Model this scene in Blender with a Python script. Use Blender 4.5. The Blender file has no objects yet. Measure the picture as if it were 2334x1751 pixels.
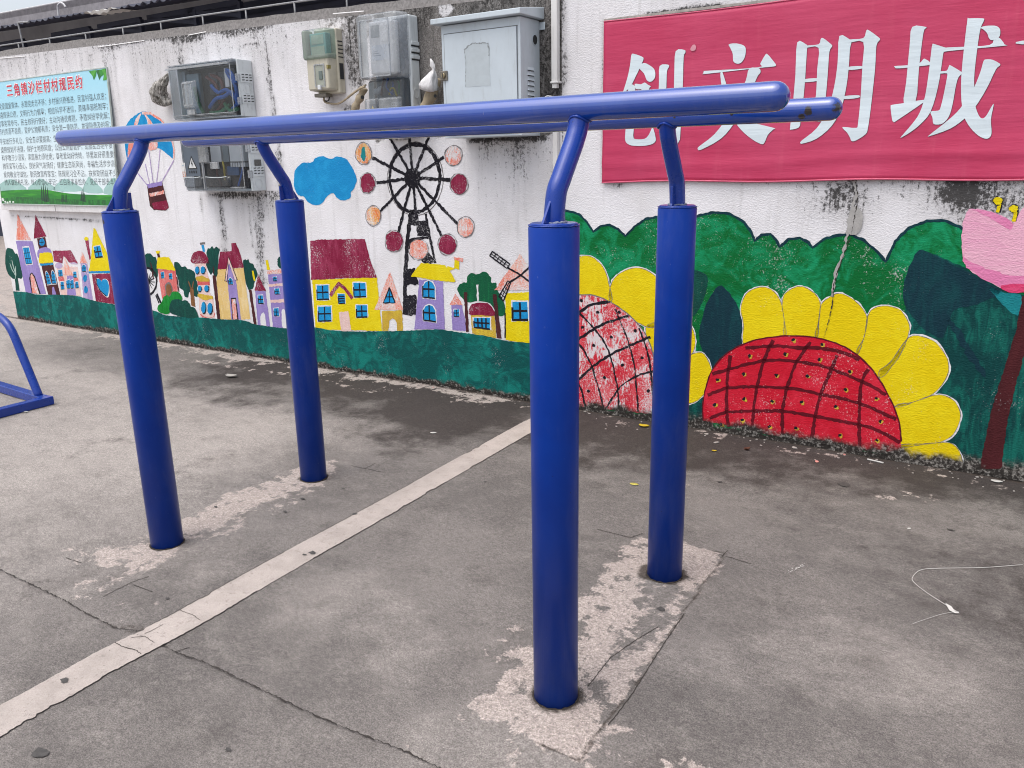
import bpy, bmesh, math, random
import numpy as np
from mathutils import Vector, Matrix
from mathutils.geometry import tessellate_polygon

random.seed(7)
SC = bpy.context.scene
COL = SC.collection

# ------------------------------------------------------------------ camera
CAM = np.array([0.93925, -1.57655, 1.35])
YAW, PITCH, ROLL = math.radians(-33.90166), math.radians(15.28648), math.radians(-1.06877)
FPX, PW, PH = 1748.93 * 2334 / 2211, 2334.0, 1751.0
_f = np.array([math.sin(YAW) * math.cos(PITCH), math.cos(YAW) * math.cos(PITCH), -math.sin(PITCH)])
_r = np.array([math.cos(YAW), -math.sin(YAW), 0.0])
_u = np.cross(_r, _f)
_c, _s = math.cos(ROLL), math.sin(ROLL)
RX, UX = _c * _r + _s * _u, -_s * _r + _c * _u
cd = bpy.data.cameras.new('camera')
cam = bpy.data.objects.new('camera', cd)
COL.objects.link(cam)
cd.sensor_width = 36.0
cd.lens = 36.0 * FPX / PW
cd.clip_start, cd.clip_end = 0.05, 1000.0
cam.matrix_world = Matrix(((RX[0], UX[0], -_f[0], CAM[0]), (RX[1], UX[1], -_f[1], CAM[1]),
                           (RX[2], UX[2], -_f[2], CAM[2]), (0, 0, 0, 1)))
SC.camera = cam

# ------------------------------------------------------------------ sky, sun, exposure (bright overcast noon)
SUN_EL, SUN_AZ = math.radians(68), math.radians(205)
w = bpy.data.worlds.new('World')
SC.world = w
w.use_nodes = True
wt = w.node_tree
bg = wt.nodes['Background']
sky = wt.nodes.new('ShaderNodeTexSky')
sky.sky_type = 'NISHITA'
sky.sun_disc = False
sky.sun_elevation, sky.sun_rotation = SUN_EL, SUN_AZ
sky.air_density, sky.dust_density, sky.ozone_density = 1.0, 4.0, 1.0
hs = wt.nodes.new('ShaderNodeHueSaturation')      # cloud cover takes the blue out of the sky
hs.inputs['Saturation'].default_value = 0.42
hs.inputs['Value'].default_value = 1.0
wt.links.new(sky.outputs[0], hs.inputs['Color'])
wt.links.new(hs.outputs[0], bg.inputs['Color'])
bg.inputs['Strength'].default_value = 0.15
sl = bpy.data.lights.new('sun', 'SUN')
sl.energy, sl.angle, sl.color = 0.9, math.radians(75), (1.0, 0.985, 0.96)
sun = bpy.data.objects.new('sun', sl)
COL.objects.link(sun)
_sd = Vector((math.cos(SUN_EL) * math.sin(SUN_AZ), math.cos(SUN_EL) * math.cos(SUN_AZ), math.sin(SUN_EL)))
sun.rotation_euler = _sd.to_track_quat('Z', 'Y').to_euler()
sun.location = (0, 0, 12)
SC.view_settings.view_transform = 'Standard'
SC.view_settings.look = 'None'
SC.view_settings.gamma = 1.0
SC.view_settings.exposure = 0.62
SC.view_settings.use_curve_mapping = False
SC.cycles.filter_width = 1.05

# ------------------------------------------------------------------ helpers: planes, colours, noise
def srgb(r, g, b):
    return tuple((x / 255 / 12.92 if x <= 10.3 else ((x / 255 + 0.055) / 1.055) ** 2.4) for x in (r, g, b))

def ray(u, v):
    u = u - PW / 2
    v = v - PH / 2
    return _f * FPX + RX * u - UX * v

class Plane:
    """A surveyed plane: o + s*t + z*up + lift*n, n towards the yard."""
    def __init__(self, o, t, up):
        self.o = np.array(o, float)
        self.t = np.array(t, float) / np.linalg.norm(t)
        self.up = np.array(up, float) / np.linalg.norm(up)
        self.n = np.cross(self.t, self.up)
    def at(self, s, z, lift=0.0):
        return self.o + self.t * s + self.up * z + self.n * lift
    def px(self, u, v, lift=0.0):
        d = ray(u, v)
        o = self.o + self.n * lift
        q = CAM + d * (((o - CAM) @ self.n) / (d @ self.n))
        return (float((q - o) @ self.t), float((q - o) @ self.up))

WALL = Plane((0, 2.27714, 0), (1, 0.0174, 0), (0, 0, 1))
def ground(u, v):
    d = ray(u, v)
    q = CAM + d * (-CAM[2] / d[2])
    return float(q[0]), float(q[1])

def zoom(x0, y0, k, plane=WALL):
    """points read off an enlargement of the survey photograph -> plane coordinates"""
    return lambda pts: [plane.px(x0 + a / k, y0 + b / k) for a, b in pts]

_lat = np.random.RandomState(3).rand(256, 256)
def vnoise(x, y):
    x = np.asarray(x, float); y = np.asarray(y, float)
    xi, yi = np.floor(x).astype(int), np.floor(y).astype(int)
    fx, fy = x - xi, y - yi
    fx, fy = fx * fx * (3 - 2 * fx), fy * fy * (3 - 2 * fy)
    g = lambda a, b: _lat[a % 256, b % 256]
    return (g(xi, yi) * (1 - fx) + g(xi + 1, yi) * fx) * (1 - fy) + (g(xi, yi + 1) * (1 - fx) + g(xi + 1, yi + 1) * fx) * fy
def fbm(x, y, n=4):
    r, a, t = 0, 0.5, 0
    for i in range(n):
        r = r + a * vnoise(x * 2 ** i + 17 * i, y * 2 ** i + 31 * i); t += a; a *= 0.5
    return r / t
def sstep(a, b, x):
    t = np.clip((x - a) / (b - a), 0, 1)
    return t * t * (3 - 2 * t)

# ------------------------------------------------------------------ helpers: node materials
class NT:
    def __init__(self, name):
        self.m = bpy.data.materials.new(name)
        self.m.use_nodes = True
        self.t = self.m.node_tree
        self.bsdf = self.t.nodes['Principled BSDF']
        self.out = self.t.nodes['Material Output']
    def new(self, typ, **kw):
        n = self.t.nodes.new(typ)
        for k, v in kw.items():
            setattr(n, k, v)
        return n
    def put(self, sock, val):
        if isinstance(val, bpy.types.NodeSocket):
            self.t.links.new(val, sock)
        elif isinstance(val, tuple) and sock.type == 'RGBA':
            sock.default_value = val + (1.0,) if len(val) == 3 else val
        else:
            sock.default_value = val
    def math(self, op, a, b=0.0, c=0.0, clamp=False):
        n = self.new('ShaderNodeMath', operation=op, use_clamp=clamp)
        self.put(n.inputs[0], a); self.put(n.inputs[1], b); self.put(n.inputs[2], c)
        return n.outputs[0]
    def pos(self):
        if not hasattr(self, '_p'):
            self._p = self.new('ShaderNodeNewGeometry').outputs['Position']
        return self._p
    def sep(self):
        if not hasattr(self, '_sx'):
            n = self.new('ShaderNodeSeparateXYZ'); self.put(n.inputs[0], self.pos()); self._sx = n.outputs
        return self._sx
    def scaled(self, sc, rot=(0, 0, 0)):
        n = self.new('ShaderNodeMapping')
        self.put(n.inputs['Vector'], self.pos())
        n.inputs['Scale'].default_value = sc
        n.inputs['Rotation'].default_value = rot
        return n.outputs[0]
    def noise(self, scale, detail=3.0, rough=0.55, vec=None, dist=0.0):
        n = self.new('ShaderNodeTexNoise')
        self.put(n.inputs['Vector'], vec if vec is not None else self.pos())
        n.inputs['Scale'].default_value = scale
        n.inputs['Detail'].default_value = detail
        n.inputs['Roughness'].default_value = rough
        n.inputs['Distortion'].default_value = dist
        return n.outputs['Fac']
    def voro(self, scale, vec=None, feature='F1'):
        n = self.new('ShaderNodeTexVoronoi', feature=feature)
        self.put(n.inputs['Vector'], vec if vec is not None else self.pos())
        n.inputs['Scale'].default_value = scale
        return n.outputs['Distance']
    def ss(self, a, b, x):
        n = self.new('ShaderNodeMapRange', interpolation_type='SMOOTHSTEP')
        self.put(n.inputs['Value'], x); self.put(n.inputs['From Min'], a); self.put(n.inputs['From Max'], b)
        return n.outputs[0]
    def mix(self, fac, a, b):
        n = self.new('ShaderNodeMix', data_type='RGBA')
        self.put(n.inputs['Factor'], fac); self.put(n.inputs[6], a); self.put(n.inputs[7], b)
        return n.outputs[2]
    def attr(self, name):
        return self.new('ShaderNodeAttribute', attribute_name=name).outputs['Fac']
    def bump(self, h, strength=0.5, dist=0.005, normal=None):
        n = self.new('ShaderNodeBump')
        n.inputs['Strength'].default_value = strength
        n.inputs['Distance'].default_value = dist
        self.put(n.inputs['Height'], h)
        if normal is not None: self.put(n.inputs['Normal'], normal)
        return n.outputs[0]
    def set(self, **kw):
        for k, v in kw.items():
            self.put(self.bsdf.inputs[k.replace('_', ' ')], v)
        return self.m

def stucco(nt, k=1.0):
    """relief of the hand-thrown render, shared by bare wall and by the paint on it"""
    a = nt.noise(55, 4, 0.6)
    b = nt.ss(0.35, 0.75, nt.noise(110, 3, 0.6, nt.scaled((1.0, 1.0, 1.6))))
    h = nt.math('ADD', nt.math('MULTIPLY', a, 0.7), nt.math('MULTIPLY', b, 0.6))
    return nt.bump(h, 0.45 * k, 0.006)

def rim(nt, height=0.07, amp=0.13):
    """mould creeping up from the ground, 0..1"""
    n = nt.noise(9, 5, 0.65, nt.scaled((1, 1, 1.0)))
    z = nt.math('ADD', nt.sep()[2], nt.math('MULTIPLY', nt.math('SUBTRACT', n, 0.5), amp))
    return nt.math('SUBTRACT', 1.0, nt.ss(height * 0.45, height, z))

MOULD = srgb(52, 48, 45)
def wall_mat():
    nt = NT('weathered_plaster')
    dirt = nt.noise(2.2, 5, 0.6)
    col = nt.mix(nt.ss(0.3, 0.75, dirt), srgb(236, 234, 237), srgb(219, 216, 217))
    col = nt.mix(nt.math('MULTIPLY', nt.ss(0.52, 0.72, nt.noise(3.0, 5, 0.6, nt.scaled((9, 9, 0.7)))), 0.22), col, srgb(168, 165, 163))
    bare = nt.attr('bare')
    nb = nt.noise(26, 6, 0.7)
    mb = nt.ss(0.38, 0.6, nt.math('ADD', bare, nt.math('MULTIPLY', nt.math('SUBTRACT', nb, 0.5), 0.9)))
    mb = nt.math('MULTIPLY', mb, nt.ss(0.02, 0.1, bare))
    conc = nt.mix(nt.ss(0.35, 0.65, nt.noise(160, 4, 0.7)), srgb(98, 94, 91), srgb(150, 146, 143))
    conc = nt.mix(nt.ss(0.45, 0.7, nt.noise(7, 4, 0.6, nt.scaled((3, 3, 0.6)))), conc, srgb(84, 82, 80))
    col = nt.mix(mb, col, conc)
    g = nt.attr('grime_shade')
    st = nt.noise(6, 4, 0.65, nt.scaled((11, 11, 0.9)))
    fn = nt.noise(62, 7, 0.82)
    e = nt.math('ADD', nt.math('MULTIPLY', nt.math('SUBTRACT', st, 0.5), 0.9), nt.math('MULTIPLY', nt.math('SUBTRACT', fn, 0.5), 2.3))
    mg = nt.ss(0.38, 0.86, nt.math('ADD', g, e))
    mg = nt.math('MULTIPLY', mg, nt.ss(0.01, 0.14, g))
    soft = nt.math('MULTIPLY', g, 0.42)
    mg = nt.math('MAXIMUM', mg, soft)
    col = nt.mix(nt.math('MULTIPLY', mg, 0.95), col, srgb(47, 45, 44))
    r = rim(nt)
    rcol = nt.mix(nt.ss(0.50, 0.66, nt.noise(60, 5, 0.7)), MOULD, srgb(150, 145, 139))
    col = nt.mix(r, col, rcol)
    return nt.set(Base_Color=col, Roughness=0.9, Specular_IOR_Level=0.2, Normal=stucco(nt))

def paint(name, c, c2=None, wear=0.3, brush='v', under=(222, 220, 221), patch=0.0, height=0.07, gloss=0.5):
    """emulsion paint on the stucco: brush marks, flecks where the brush skipped, worn patches, mould at the foot"""
    nt = NT(name)
    c = srgb(*c); c2 = srgb(*c2) if c2 else tuple(min(1, x * 1.5 + 0.012) for x in c)
    sc, rot = {'v': ((22, 22, 5), (0, 0.15, 0)), 'h': ((5, 5, 40), (0, 0, 0)), 'd': ((26, 26, 5), (0, math.radians(35), 0)), 'n': ((9, 9, 9), (0, 0, 0))}[brush]
    b = nt.noise(1.0, 6, 0.66, nt.scaled(sc, rot), 1.6)
    lo = nt.noise(3.1, 4, 0.6)
    f = nt.ss(0.44, 0.62, nt.math('ADD', nt.math('MULTIPLY', b, 0.55), nt.math('MULTIPLY', lo, 0.45)))
    col = nt.mix(f, c, c2)
    fl = nt.noise(130, 4, 0.72)
    mod = nt.noise(5.5, 3, 0.6)
    t = nt.math('ADD', fl, nt.math('MULTIPLY', nt.math('SUBTRACT', mod, 0.5), 0.55))
    th = 0.735 - 0.30 * wear
    col = nt.mix(nt.math('MULTIPLY', nt.ss(th, th + 0.12, t), 0.72), col, srgb(*under))
    if patch:
        q = nt.math('ADD', nt.noise(7, 5, 0.68), nt.math('MULTIPLY', nt.math('SUBTRACT', nt.noise(70, 4, 0.7, nt.scaled((1.6, 1.6, 0.5))), 0.5), 0.8))
        pt = 0.86 - 0.4 * patch
        col = nt.mix(nt.math('MULTIPLY', nt.ss(pt, pt + 0.1, q), 0.9), col, srgb(*under))
    r = rim(nt, height)
    rn = nt.math('ADD', nt.noise(60, 5, 0.7), nt.math('MULTIPLY', nt.ss(-1.0, 0.6, nt.sep()[0]), 0.04))
    rcol = nt.mix(nt.ss(0.50, 0.66, rn), MOULD, srgb(146, 141, 135))
    col = nt.mix(r, col, rcol)
    return nt.set(Base_Color=col, Roughness=0.75, Specular_IOR_Level=0.18, Normal=stucco(nt))

def plain(name, c, rough=0.5, var=0.12, scale=14, metallic=0.0, bump=0.0, dirt=None, spec=0.5):
    nt = NT(name)
    c = srgb(*c)
    col = nt.mix(nt.ss(0.3, 0.75, nt.noise(scale, 5, 0.6)), c, tuple(x * (1 - var * 2) for x in c))
    if dirt:
        col = nt.mix(nt.math('MULTIPLY', nt.ss(0.5, 0.78, nt.noise(scale * 1.7, 5, 0.7, nt.scaled((3, 3, 0.7)))), 0.6), col, srgb(*dirt))
    kw = dict(Base_Color=col, Roughness=rough, Metallic=metallic, Specular_IOR_Level=spec)
    if bump:
        kw['Normal'] = nt.bump(nt.noise(scale * 8, 4, 0.6), bump, 0.003)
    return nt.set(**kw)

def clear(name, tint, a=0.10, rough=0.12):
    """thin clear plastic: lets most light straight through, mirrors more at a slant"""
    nt = NT(name)
    tr = nt.new('ShaderNodeBsdfTransparent'); tr.inputs['Color'].default_value = srgb(*tint) + (1,)
    gl = nt.new('ShaderNodeBsdfGlossy'); gl.inputs['Roughness'].default_value = rough
    df = nt.new('ShaderNodeBsdfDiffuse'); df.inputs['Color'].default_value = srgb(205, 208, 210) + (1,)
    lw = nt.new('ShaderNodeLayerWeight'); lw.inputs['Blend'].default_value = 0.25
    m1 = nt.new('ShaderNodeMixShader'); m2 = nt.new('ShaderNodeMixShader')
    dust = nt.math('MULTIPLY', nt.math('ADD', 0.55, nt.math('MULTIPLY', nt.ss(0.3, 0.8, nt.noise(9, 4, 0.6, nt.scaled((1.3, 1.3, 0.8)))), 0.7)), a)
    nt.put(m1.inputs[0], dust); nt.put(m1.inputs[1], tr.outputs[0]); nt.put(m1.inputs[2], df.outputs[0])
    nt.put(m2.inputs[0], nt.math('ADD', nt.math('MULTIPLY', lw.outputs['Fresnel'], 0.8), 0.03))
    nt.put(m2.inputs[1], m1.outputs[0]); nt.put(m2.inputs[2], gl.outputs[0])
    nt.put(nt.out.inputs['Surface'], m2.outputs[0])
    return nt.m

# ------------------------------------------------------------------ helpers: meshes and objects
class MB:
    def __init__(self):
        self.v, self.f, self.mi, self.sm = [], [], [], []
    def add(self, verts, faces, mi=0, smooth=False):
        b = len(self.v)
        self.v += [tuple(float(c) for c in p) for p in verts]
        for f in faces:
            self.f.append([b + i for i in f]); self.mi.append(mi); self.sm.append(smooth)
        return self
    def box(self, s0, s1, z0, z1, o0, o1, plane=WALL, mi=0, top=None):
        """box on a plane; o = distance in front of it. top: (ds, do) shrink of the front face for draft"""
        d = top or 0.0
        P = plane.at
        vs = [P(s0, z0, o0), P(s1, z0, o0), P(s1, z1, o0), P(s0, z1, o0),
              P(s0 + d, z0 + d, o1), P(s1 - d, z0 + d, o1), P(s1 - d, z1 - d, o1), P(s0 + d, z1 - d, o1)]
        return self.add(vs, [(4, 5, 6, 7), (3, 2, 1, 0), (0, 1, 5, 4), (1, 2, 6, 5), (2, 3, 7, 6), (3, 0, 4, 7)], mi)
    def abox(self, a, b, mi=0):
        (x0, y0, z0), (x1, y1, z1) = a, b
        vs = [(x0, y0, z0), (x1, y0, z0), (x1, y1, z0), (x0, y1, z0), (x0, y0, z1), (x1, y0, z1), (x1, y1, z1), (x0, y1, z1)]
        return self.add(vs, [(3, 2, 1, 0), (4, 5, 6, 7), (0, 1, 5, 4), (1, 2, 6, 5), (2, 3, 7, 6), (3, 0, 4, 7)], mi)
    def bar(self, a, b, wd, ht, mi=0):
        """rectangular bar from a to b"""
        a, b = Vector(a), Vector(b)
        d = (b - a).normalized()
        ref = Vector((0, 0, 1)) if abs(d.z) < 0.9 else Vector((0, 1, 0))
        x = d.cross(ref).normalized() * wd / 2; y = x.cross(d).normalized() * ht / 2
        vs = [p + sx * x + sy * y for p in (a, b) for sx, sy in ((-1, -1), (1, -1), (1, 1), (-1, 1))]
        return self.add(vs, [(0, 1, 2, 3), (7, 6, 5, 4), (0, 4, 5, 1), (1, 5, 6, 2), (2, 6, 7, 3), (3, 7, 4, 0)], mi)
    def tube(self, path, r, n=16, caps='flat', mi=0):
        path = [Vector(p) for p in path]
        rr = r if isinstance(r, (list, tuple)) else [r] * len(path)
        if caps == 'round':
            d0, d1 = (path[0] - path[1]).normalized(), (path[-1] - path[-2]).normalized()
            pre = [(path[0] + d0 * rr[0] * math.sin(a), rr[0] * math.cos(a)) for a in (1.5, 1.2, 0.9, 0.6, 0.3)]
            post = [(path[-1] + d1 * rr[-1] * math.sin(a), rr[-1] * math.cos(a)) for a in (0.3, 0.6, 0.9, 1.2, 1.5)]
            path = [p for p, _ in pre] + path + [p for p, _ in post]
            rr = [q for _, q in pre] + list(rr) + [q for _, q in post]
        ring, nrm = [], None
        for i, p in enumerate(path):
            d = ((path[min(i + 1, len(path) - 1)] - path[max(i - 1, 0)])).normalized()
            if nrm is None:
                nrm = d.orthogonal().normalized()
            nrm = (nrm - d * nrm.dot(d)).normalized()
            bn = d.cross(nrm)
            ring.append([p + (nrm * math.cos(2 * math.pi * k / n) + bn * math.sin(2 * math.pi * k / n)) * rr[i] for k in range(n)])
        vs = [q for rg in ring for q in rg]
        fs = [(i * n + k, i * n + (k + 1) % n, (i + 1) * n + (k + 1) % n, (i + 1) * n + k) for i in range(len(path) - 1) for k in range(n)]
        self.add(vs, fs, mi, True)
        b = len(self.v) - len(vs)
        for q in (list(range(n))[::-1], [len(vs) - n + k for k in range(n)]):
            self.f.append([b + i for i in q]); self.mi.append(mi); self.sm.append(False)
        return self
    def poly(self, pts, plane=WALL, lift=0.001, mi=0):
        """a filled outline painted or printed on a plane"""
        t = tessellate_polygon([[Vector((a, b, 0)) for a, b in pts]])
        fs = []
        for a, b, c in t:
            (x0, y0), (x1, y1), (x2, y2) = pts[a], pts[b], pts[c]
            fs.append((a, b, c) if (x1 - x0) * (y2 - y0) - (x2 - x0) * (y1 - y0) > 0 else (a, c, b))
        return self.add([plane.at(a, b, lift) for a, b in pts], fs, mi)
    def build(self, name, mats, parent=None, base=None, bevel=0.0, seg=2, label=None):
        me = bpy.data.meshes.new(name)
        if base is None:
            base = Vector(parent['base']) if parent is not None and 'base' in parent else Vector((0, 0, 0))
        me.from_pydata([(x - base[0], y - base[1], z - base[2]) for x, y, z in self.v], [], self.f)
        for m in (mats if isinstance(mats, (list, tuple)) else [mats]):
            me.materials.append(m)
        me.polygons.foreach_set('material_index', self.mi)
        me.polygons.foreach_set('use_smooth', self.sm)
        me.update()
        o = bpy.data.objects.new(name, me)
        COL.objects.link(o)
        o['base'] = tuple(base)
        if parent is not None:
            o.parent = parent
        else:
            o.location = base
        if bevel:
            md = o.modifiers.new('edge', 'BEVEL'); md.width = bevel; md.segments = seg; md.limit_method = 'ANGLE'
        if label:
            o['label'] = label
        return o

def thing(name, label, cat, base, group=None):
    o = bpy.data.objects.new(name, None)
    COL.objects.link(o)
    o.empty_display_size = 0.1
    o.location = base
    o['base'] = tuple(float(x) for x in base)
    o['label'] = label; o['category'] = cat
    if group: o['group'] = group
    return o
def tag(o, label, cat, group=None):
    o['label'] = label; o['category'] = cat
    if group: o['group'] = group
    return o

def smooth(pts, n=6, closed=True):
    """Catmull-Rom curve through the points"""
    P = [np.array(p, float) for p in pts]; N = len(P); out = []
    rng = range(N) if closed else range(N - 1)
    for i in rng:
        p0 = P[(i - 1) % N] if closed or i > 0 else P[i]
        p1, p2 = P[i], P[(i + 1) % N]
        p3 = P[(i + 2) % N] if closed or i + 2 < N else p2
        for k in range(n):
            t = k / n
            out.append(tuple(0.5 * (2 * p1 + (p2 - p0) * t + (2 * p0 - 5 * p1 + 4 * p2 - p3) * t * t + (3 * p1 - p0 - 3 * p2 + p3) * t ** 3)))
    if not closed: out.append(tuple(P[-1]))
    return out
def ell(cx, cy, rx, ry, n=28, wob=0.04):
    ph = random.random() * 6
    return [(cx + rx * math.cos(a) * (1 + wob * math.sin(3 * a + ph)), cy + ry * math.sin(a) * (1 + wob * math.sin(2 * a + ph)))
            for a in (2 * math.pi * i / n for i in range(n))]
def rough(pts, step=0.012, amp=0.0016):
    """resample an outline (metres) and shake it: the edge a brush leaves"""
    out = []
    for i, a in enumerate(pts):
        b = pts[(i + 1) % len(pts)]
        L = math.hypot(b[0] - a[0], b[1] - a[1]); n = max(1, int(L / step))
        for k in range(n):
            t = k / n
            out.append((a[0] + (b[0] - a[0]) * t + random.uniform(-amp, amp), a[1] + (b[1] - a[1]) * t + random.uniform(-amp, amp)))
    return out
def stroke(pts, wd, amp=0.0014, step=0.012, taper=False):
    """brush stroke along points (metres) -> outline"""
    q = []
    for i in range(len(pts) - 1):
        a, b = pts[i], pts[i + 1]
        L = math.hypot(b[0] - a[0], b[1] - a[1]); n = max(1, int(L / step))
        q += [(a[0] + (b[0] - a[0]) * k / n, a[1] + (b[1] - a[1]) * k / n) for k in range(n)]
    q.append(pts[-1])
    L, R = [], []
    for i, p in enumerate(q):
        a, b = q[max(0, i - 1)], q[min(len(q) - 1, i + 1)]
        dx, dy = b[0] - a[0], b[1] - a[1]; l = math.hypot(dx, dy) or 1e-9
        h = wd / 2 * (1 - 0.7 * abs(2 * i / max(1, len(q) - 1) - 1) ** 3 if taper else 1)
        j, k = random.uniform(-amp, amp), random.uniform(-amp, amp)
        L.append((p[0] - dy / l * (h + j), p[1] + dx / l * (h + j)))
        R.append((p[0] + dy / l * (h + k), p[1] - dx / l * (h + k)))
    return L + R[::-1]

# ------------------------------------------------------------------ materials
M_WALL = wall_mat()
BLUE = None
def blue_mat(name, rust=None, coat=0.08, ro=0.30, spec=0.18, lift=0):
    nt = NT(name)
    n = nt.noise(5, 4, 0.6)
    col = nt.mix(nt.ss(0.35, 0.7, n), srgb(2 + lift // 3, 50 + lift, 142 + lift), srgb(4 + lift // 3, 56 + lift, 152 + lift))
    sc = nt.noise(1.0, 4, 0.6, nt.scaled((190, 190, 26)))
    col = nt.mix(nt.math('MULTIPLY', nt.ss(0.72, 0.78, sc), 0.30), col, srgb(70, 96, 176))
    low = nt.math('SUBTRACT', 1.0, nt.ss(0.0, 0.16, nt.math('ADD', nt.sep()[2], nt.math('MULTIPLY', nt.math('SUBTRACT', nt.noise(14, 4, 0.6), 0.5), 0.14))))
    col = nt.mix(nt.math('MULTIPLY', low, 0.12), col, srgb(60, 62, 84))
    sp = nt.ss(0.715, 0.74, nt.noise(60, 4, 0.66))
    col = nt.mix(nt.math('MULTIPLY', sp, 0.75), col, srgb(24, 26, 40))
    du = nt.math('MULTIPLY', nt.ss(0.50, 0.72, nt.noise(1.0, 6, 0.72, nt.scaled((9, 9, 2.2)))), 0.16)
    col = nt.mix(du, col, srgb(92, 104, 146))
    ch = nt.ss(0.715, 0.735, nt.noise(1.0, 4, 0.7, nt.scaled((95, 95, 70))))
    col = nt.mix(nt.math('MULTIPLY', ch, 0.55), col, srgb(122, 134, 176))
    if rust:
        for (p, r) in rust:
            vm = nt.new('ShaderNodeVectorMath', operation='DISTANCE')
            nt.put(vm.inputs[0], nt.pos()); vm.inputs[1].default_value = p
            d = nt.math('ADD', vm.outputs['Value'], nt.math('MULTIPLY', nt.math('SUBTRACT', nt.noise(70, 5, 0.7), 0.5), r * 1.5))
            col = nt.mix(nt.math('SUBTRACT', 1.0, nt.ss(r * 0.7, r * 1.05, d)), col, srgb(33, 24, 26))
    rg = nt.math('ADD', ro, nt.math('MULTIPLY', nt.noise(18, 4, 0.6), 0.12))
    return nt.set(Base_Color=col, Roughness=rg, Coat_Weight=coat, Coat_Roughness=0.06, Coat_IOR=1.5 + 0.16 * (coat > 0.7), Specular_IOR_Level=spec,
                  Normal=nt.bump(nt.noise(48, 4, 0.6), 0.06, 0.002))
M_BLUE = blue_mat('blue_enamel', None, 0.35, 0.22, 0.3)
M_RAIL = blue_mat('blue_enamel_rail', None, 1.0, 0.18, 0.4, 9)

def ground_mat():
    nt = NT('worn_concrete')
    P2 = nt.scaled((1, 1, 1))
    a = nt.noise(1.3, 6, 0.62)
    b = nt.noise(7.5, 6, 0.7, nt.scaled((1, 1.5, 1), (0, 0, 0.5)))
    c = nt.noise(260, 3, 0.75)
    base = nt.mix(nt.ss(0.36, 0.66, a), srgb(107, 102, 99), srgb(127, 121, 117))
    base = nt.mix(nt.math('MULTIPLY', nt.ss(0.48, 0.66, b), 0.45), base, srgb(137, 131, 126))
    base = nt.mix(nt.math('MULTIPLY', nt.ss(0.52, 0.68, nt.noise(4.2, 7, 0.75)), 0.45), base, srgb(82, 77, 74))
    warm = nt.attr('pale')
    base = nt.mix(nt.math('MULTIPLY', warm, nt.ss(0.2, 0.8, nt.math('ADD', b, nt.math('MULTIPLY', warm, 0.25)))), base, srgb(168, 160, 154))
    d = nt.attr('damp')
    dn = nt.math('ADD', d, nt.math('MULTIPLY', nt.math('SUBTRACT', nt.noise(5.5, 7, 0.7), 0.5), 1.1))
    md = nt.math('MULTIPLY', nt.ss(0.18, 0.62, dn), nt.ss(0.0, 0.15, d))
    base = nt.mix(nt.math('MULTIPLY', md, 0.90), base, srgb(58, 52, 50))
    gr = nt.voro(190)
    l = nt.attr('lime')
    ln = nt.math('ADD', nt.noise(16, 7, 0.72), nt.math('MULTIPLY', nt.math('SUBTRACT', nt.noise(3.6, 4, 0.6), 0.5), 0.6))
    ml = nt.ss(0.44, 0.60, nt.math('ADD', l, nt.math('MULTIPLY', nt.math('SUBTRACT', ln, 0.5), 2.3)))
    ml = nt.math('MULTIPLY', ml, nt.ss(0.0, 0.12, l))
    lime = nt.mix(nt.ss(0.35, 0.65, nt.noise(120, 4, 0.7)), srgb(158, 147, 140), srgb(190, 177, 170))
    base = nt.mix(nt.math('MULTIPLY', ml, 0.93), base, lime)
    k = nt.attr('moss')
    mk = nt.ss(0.4, 0.75, nt.math('ADD', k, nt.math('MULTIPLY', nt.math('SUBTRACT', nt.noise(34, 6, 0.72), 0.5), 1.1)))
    base = nt.mix(nt.math('MULTIPLY', mk, nt.math('MULTIPLY', nt.ss(0.0, 0.1, k), 0.85)), base, srgb(66, 58, 52))
    # mottling and grain: brightness of the sand and cement, several sizes at once
    m1 = nt.math('ADD', 0.77, nt.math('MULTIPLY', nt.ss(0.30, 0.70, nt.noise(52, 8, 0.80, nt.scaled((1, 1.5, 1), (0, 0, 0.6)))), 0.46))
    m2 = nt.math('ADD', 0.62, nt.math('MULTIPLY', nt.ss(0.30, 0.70, c), 0.76))
    m3 = nt.math('SUBTRACT', 1.22, nt.math('MULTIPLY', nt.ss(0.10, 0.34, gr), 0.30))
    k3 = nt.math('MULTIPLY', nt.math('MULTIPLY', m1, m2), m3)
    vm_ = nt.new('ShaderNodeVectorMath', operation='SCALE')
    nt.put(vm_.inputs[0], base); nt.put(vm_.inputs['Scale'], k3)
    base = vm_.outputs[0]
    h = nt.math('ADD', nt.math('MULTIPLY', c, 0.6), nt.math('MULTIPLY', gr, 0.5))
    return nt.set(Base_Color=base, Roughness=0.92, Specular_IOR_Level=0.25, Normal=nt.bump(h, 0.5, 0.003))
M_GROUND = ground_mat()

# ------------------------------------------------------------------ ground
def grid_mesh(name, X, Y, fn):
    nx, ny = X.shape
    v = np.stack(fn(X, Y), -1).reshape(-1, 3)
    i = np.arange(nx * ny).reshape(nx, ny)
    f = np.stack([i[:-1, :-1], i[1:, :-1], i[1:, 1:], i[:-1, 1:]], -1).reshape(-1, 4)
    me = bpy.data.meshes.new(name)
    me.vertices.add(len(v)); me.vertices.foreach_set('co', v.ravel())
    me.loops.add(f.size); me.loops.foreach_set('vertex_index', f.ravel().astype(np.int32))
    me.polygons.add(len(f)); me.polygons.foreach_set('loop_start', np.arange(0, f.size, 4, dtype=np.int32))
    me.update(calc_edges=True); me.validate()
    return me
def fattr(me, name, arr):
    a = me.attributes.new(name, 'FLOAT', 'POINT')
    a.data.foreach_set('value', np.ascontiguousarray(arr, dtype=np.float32).ravel())

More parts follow.
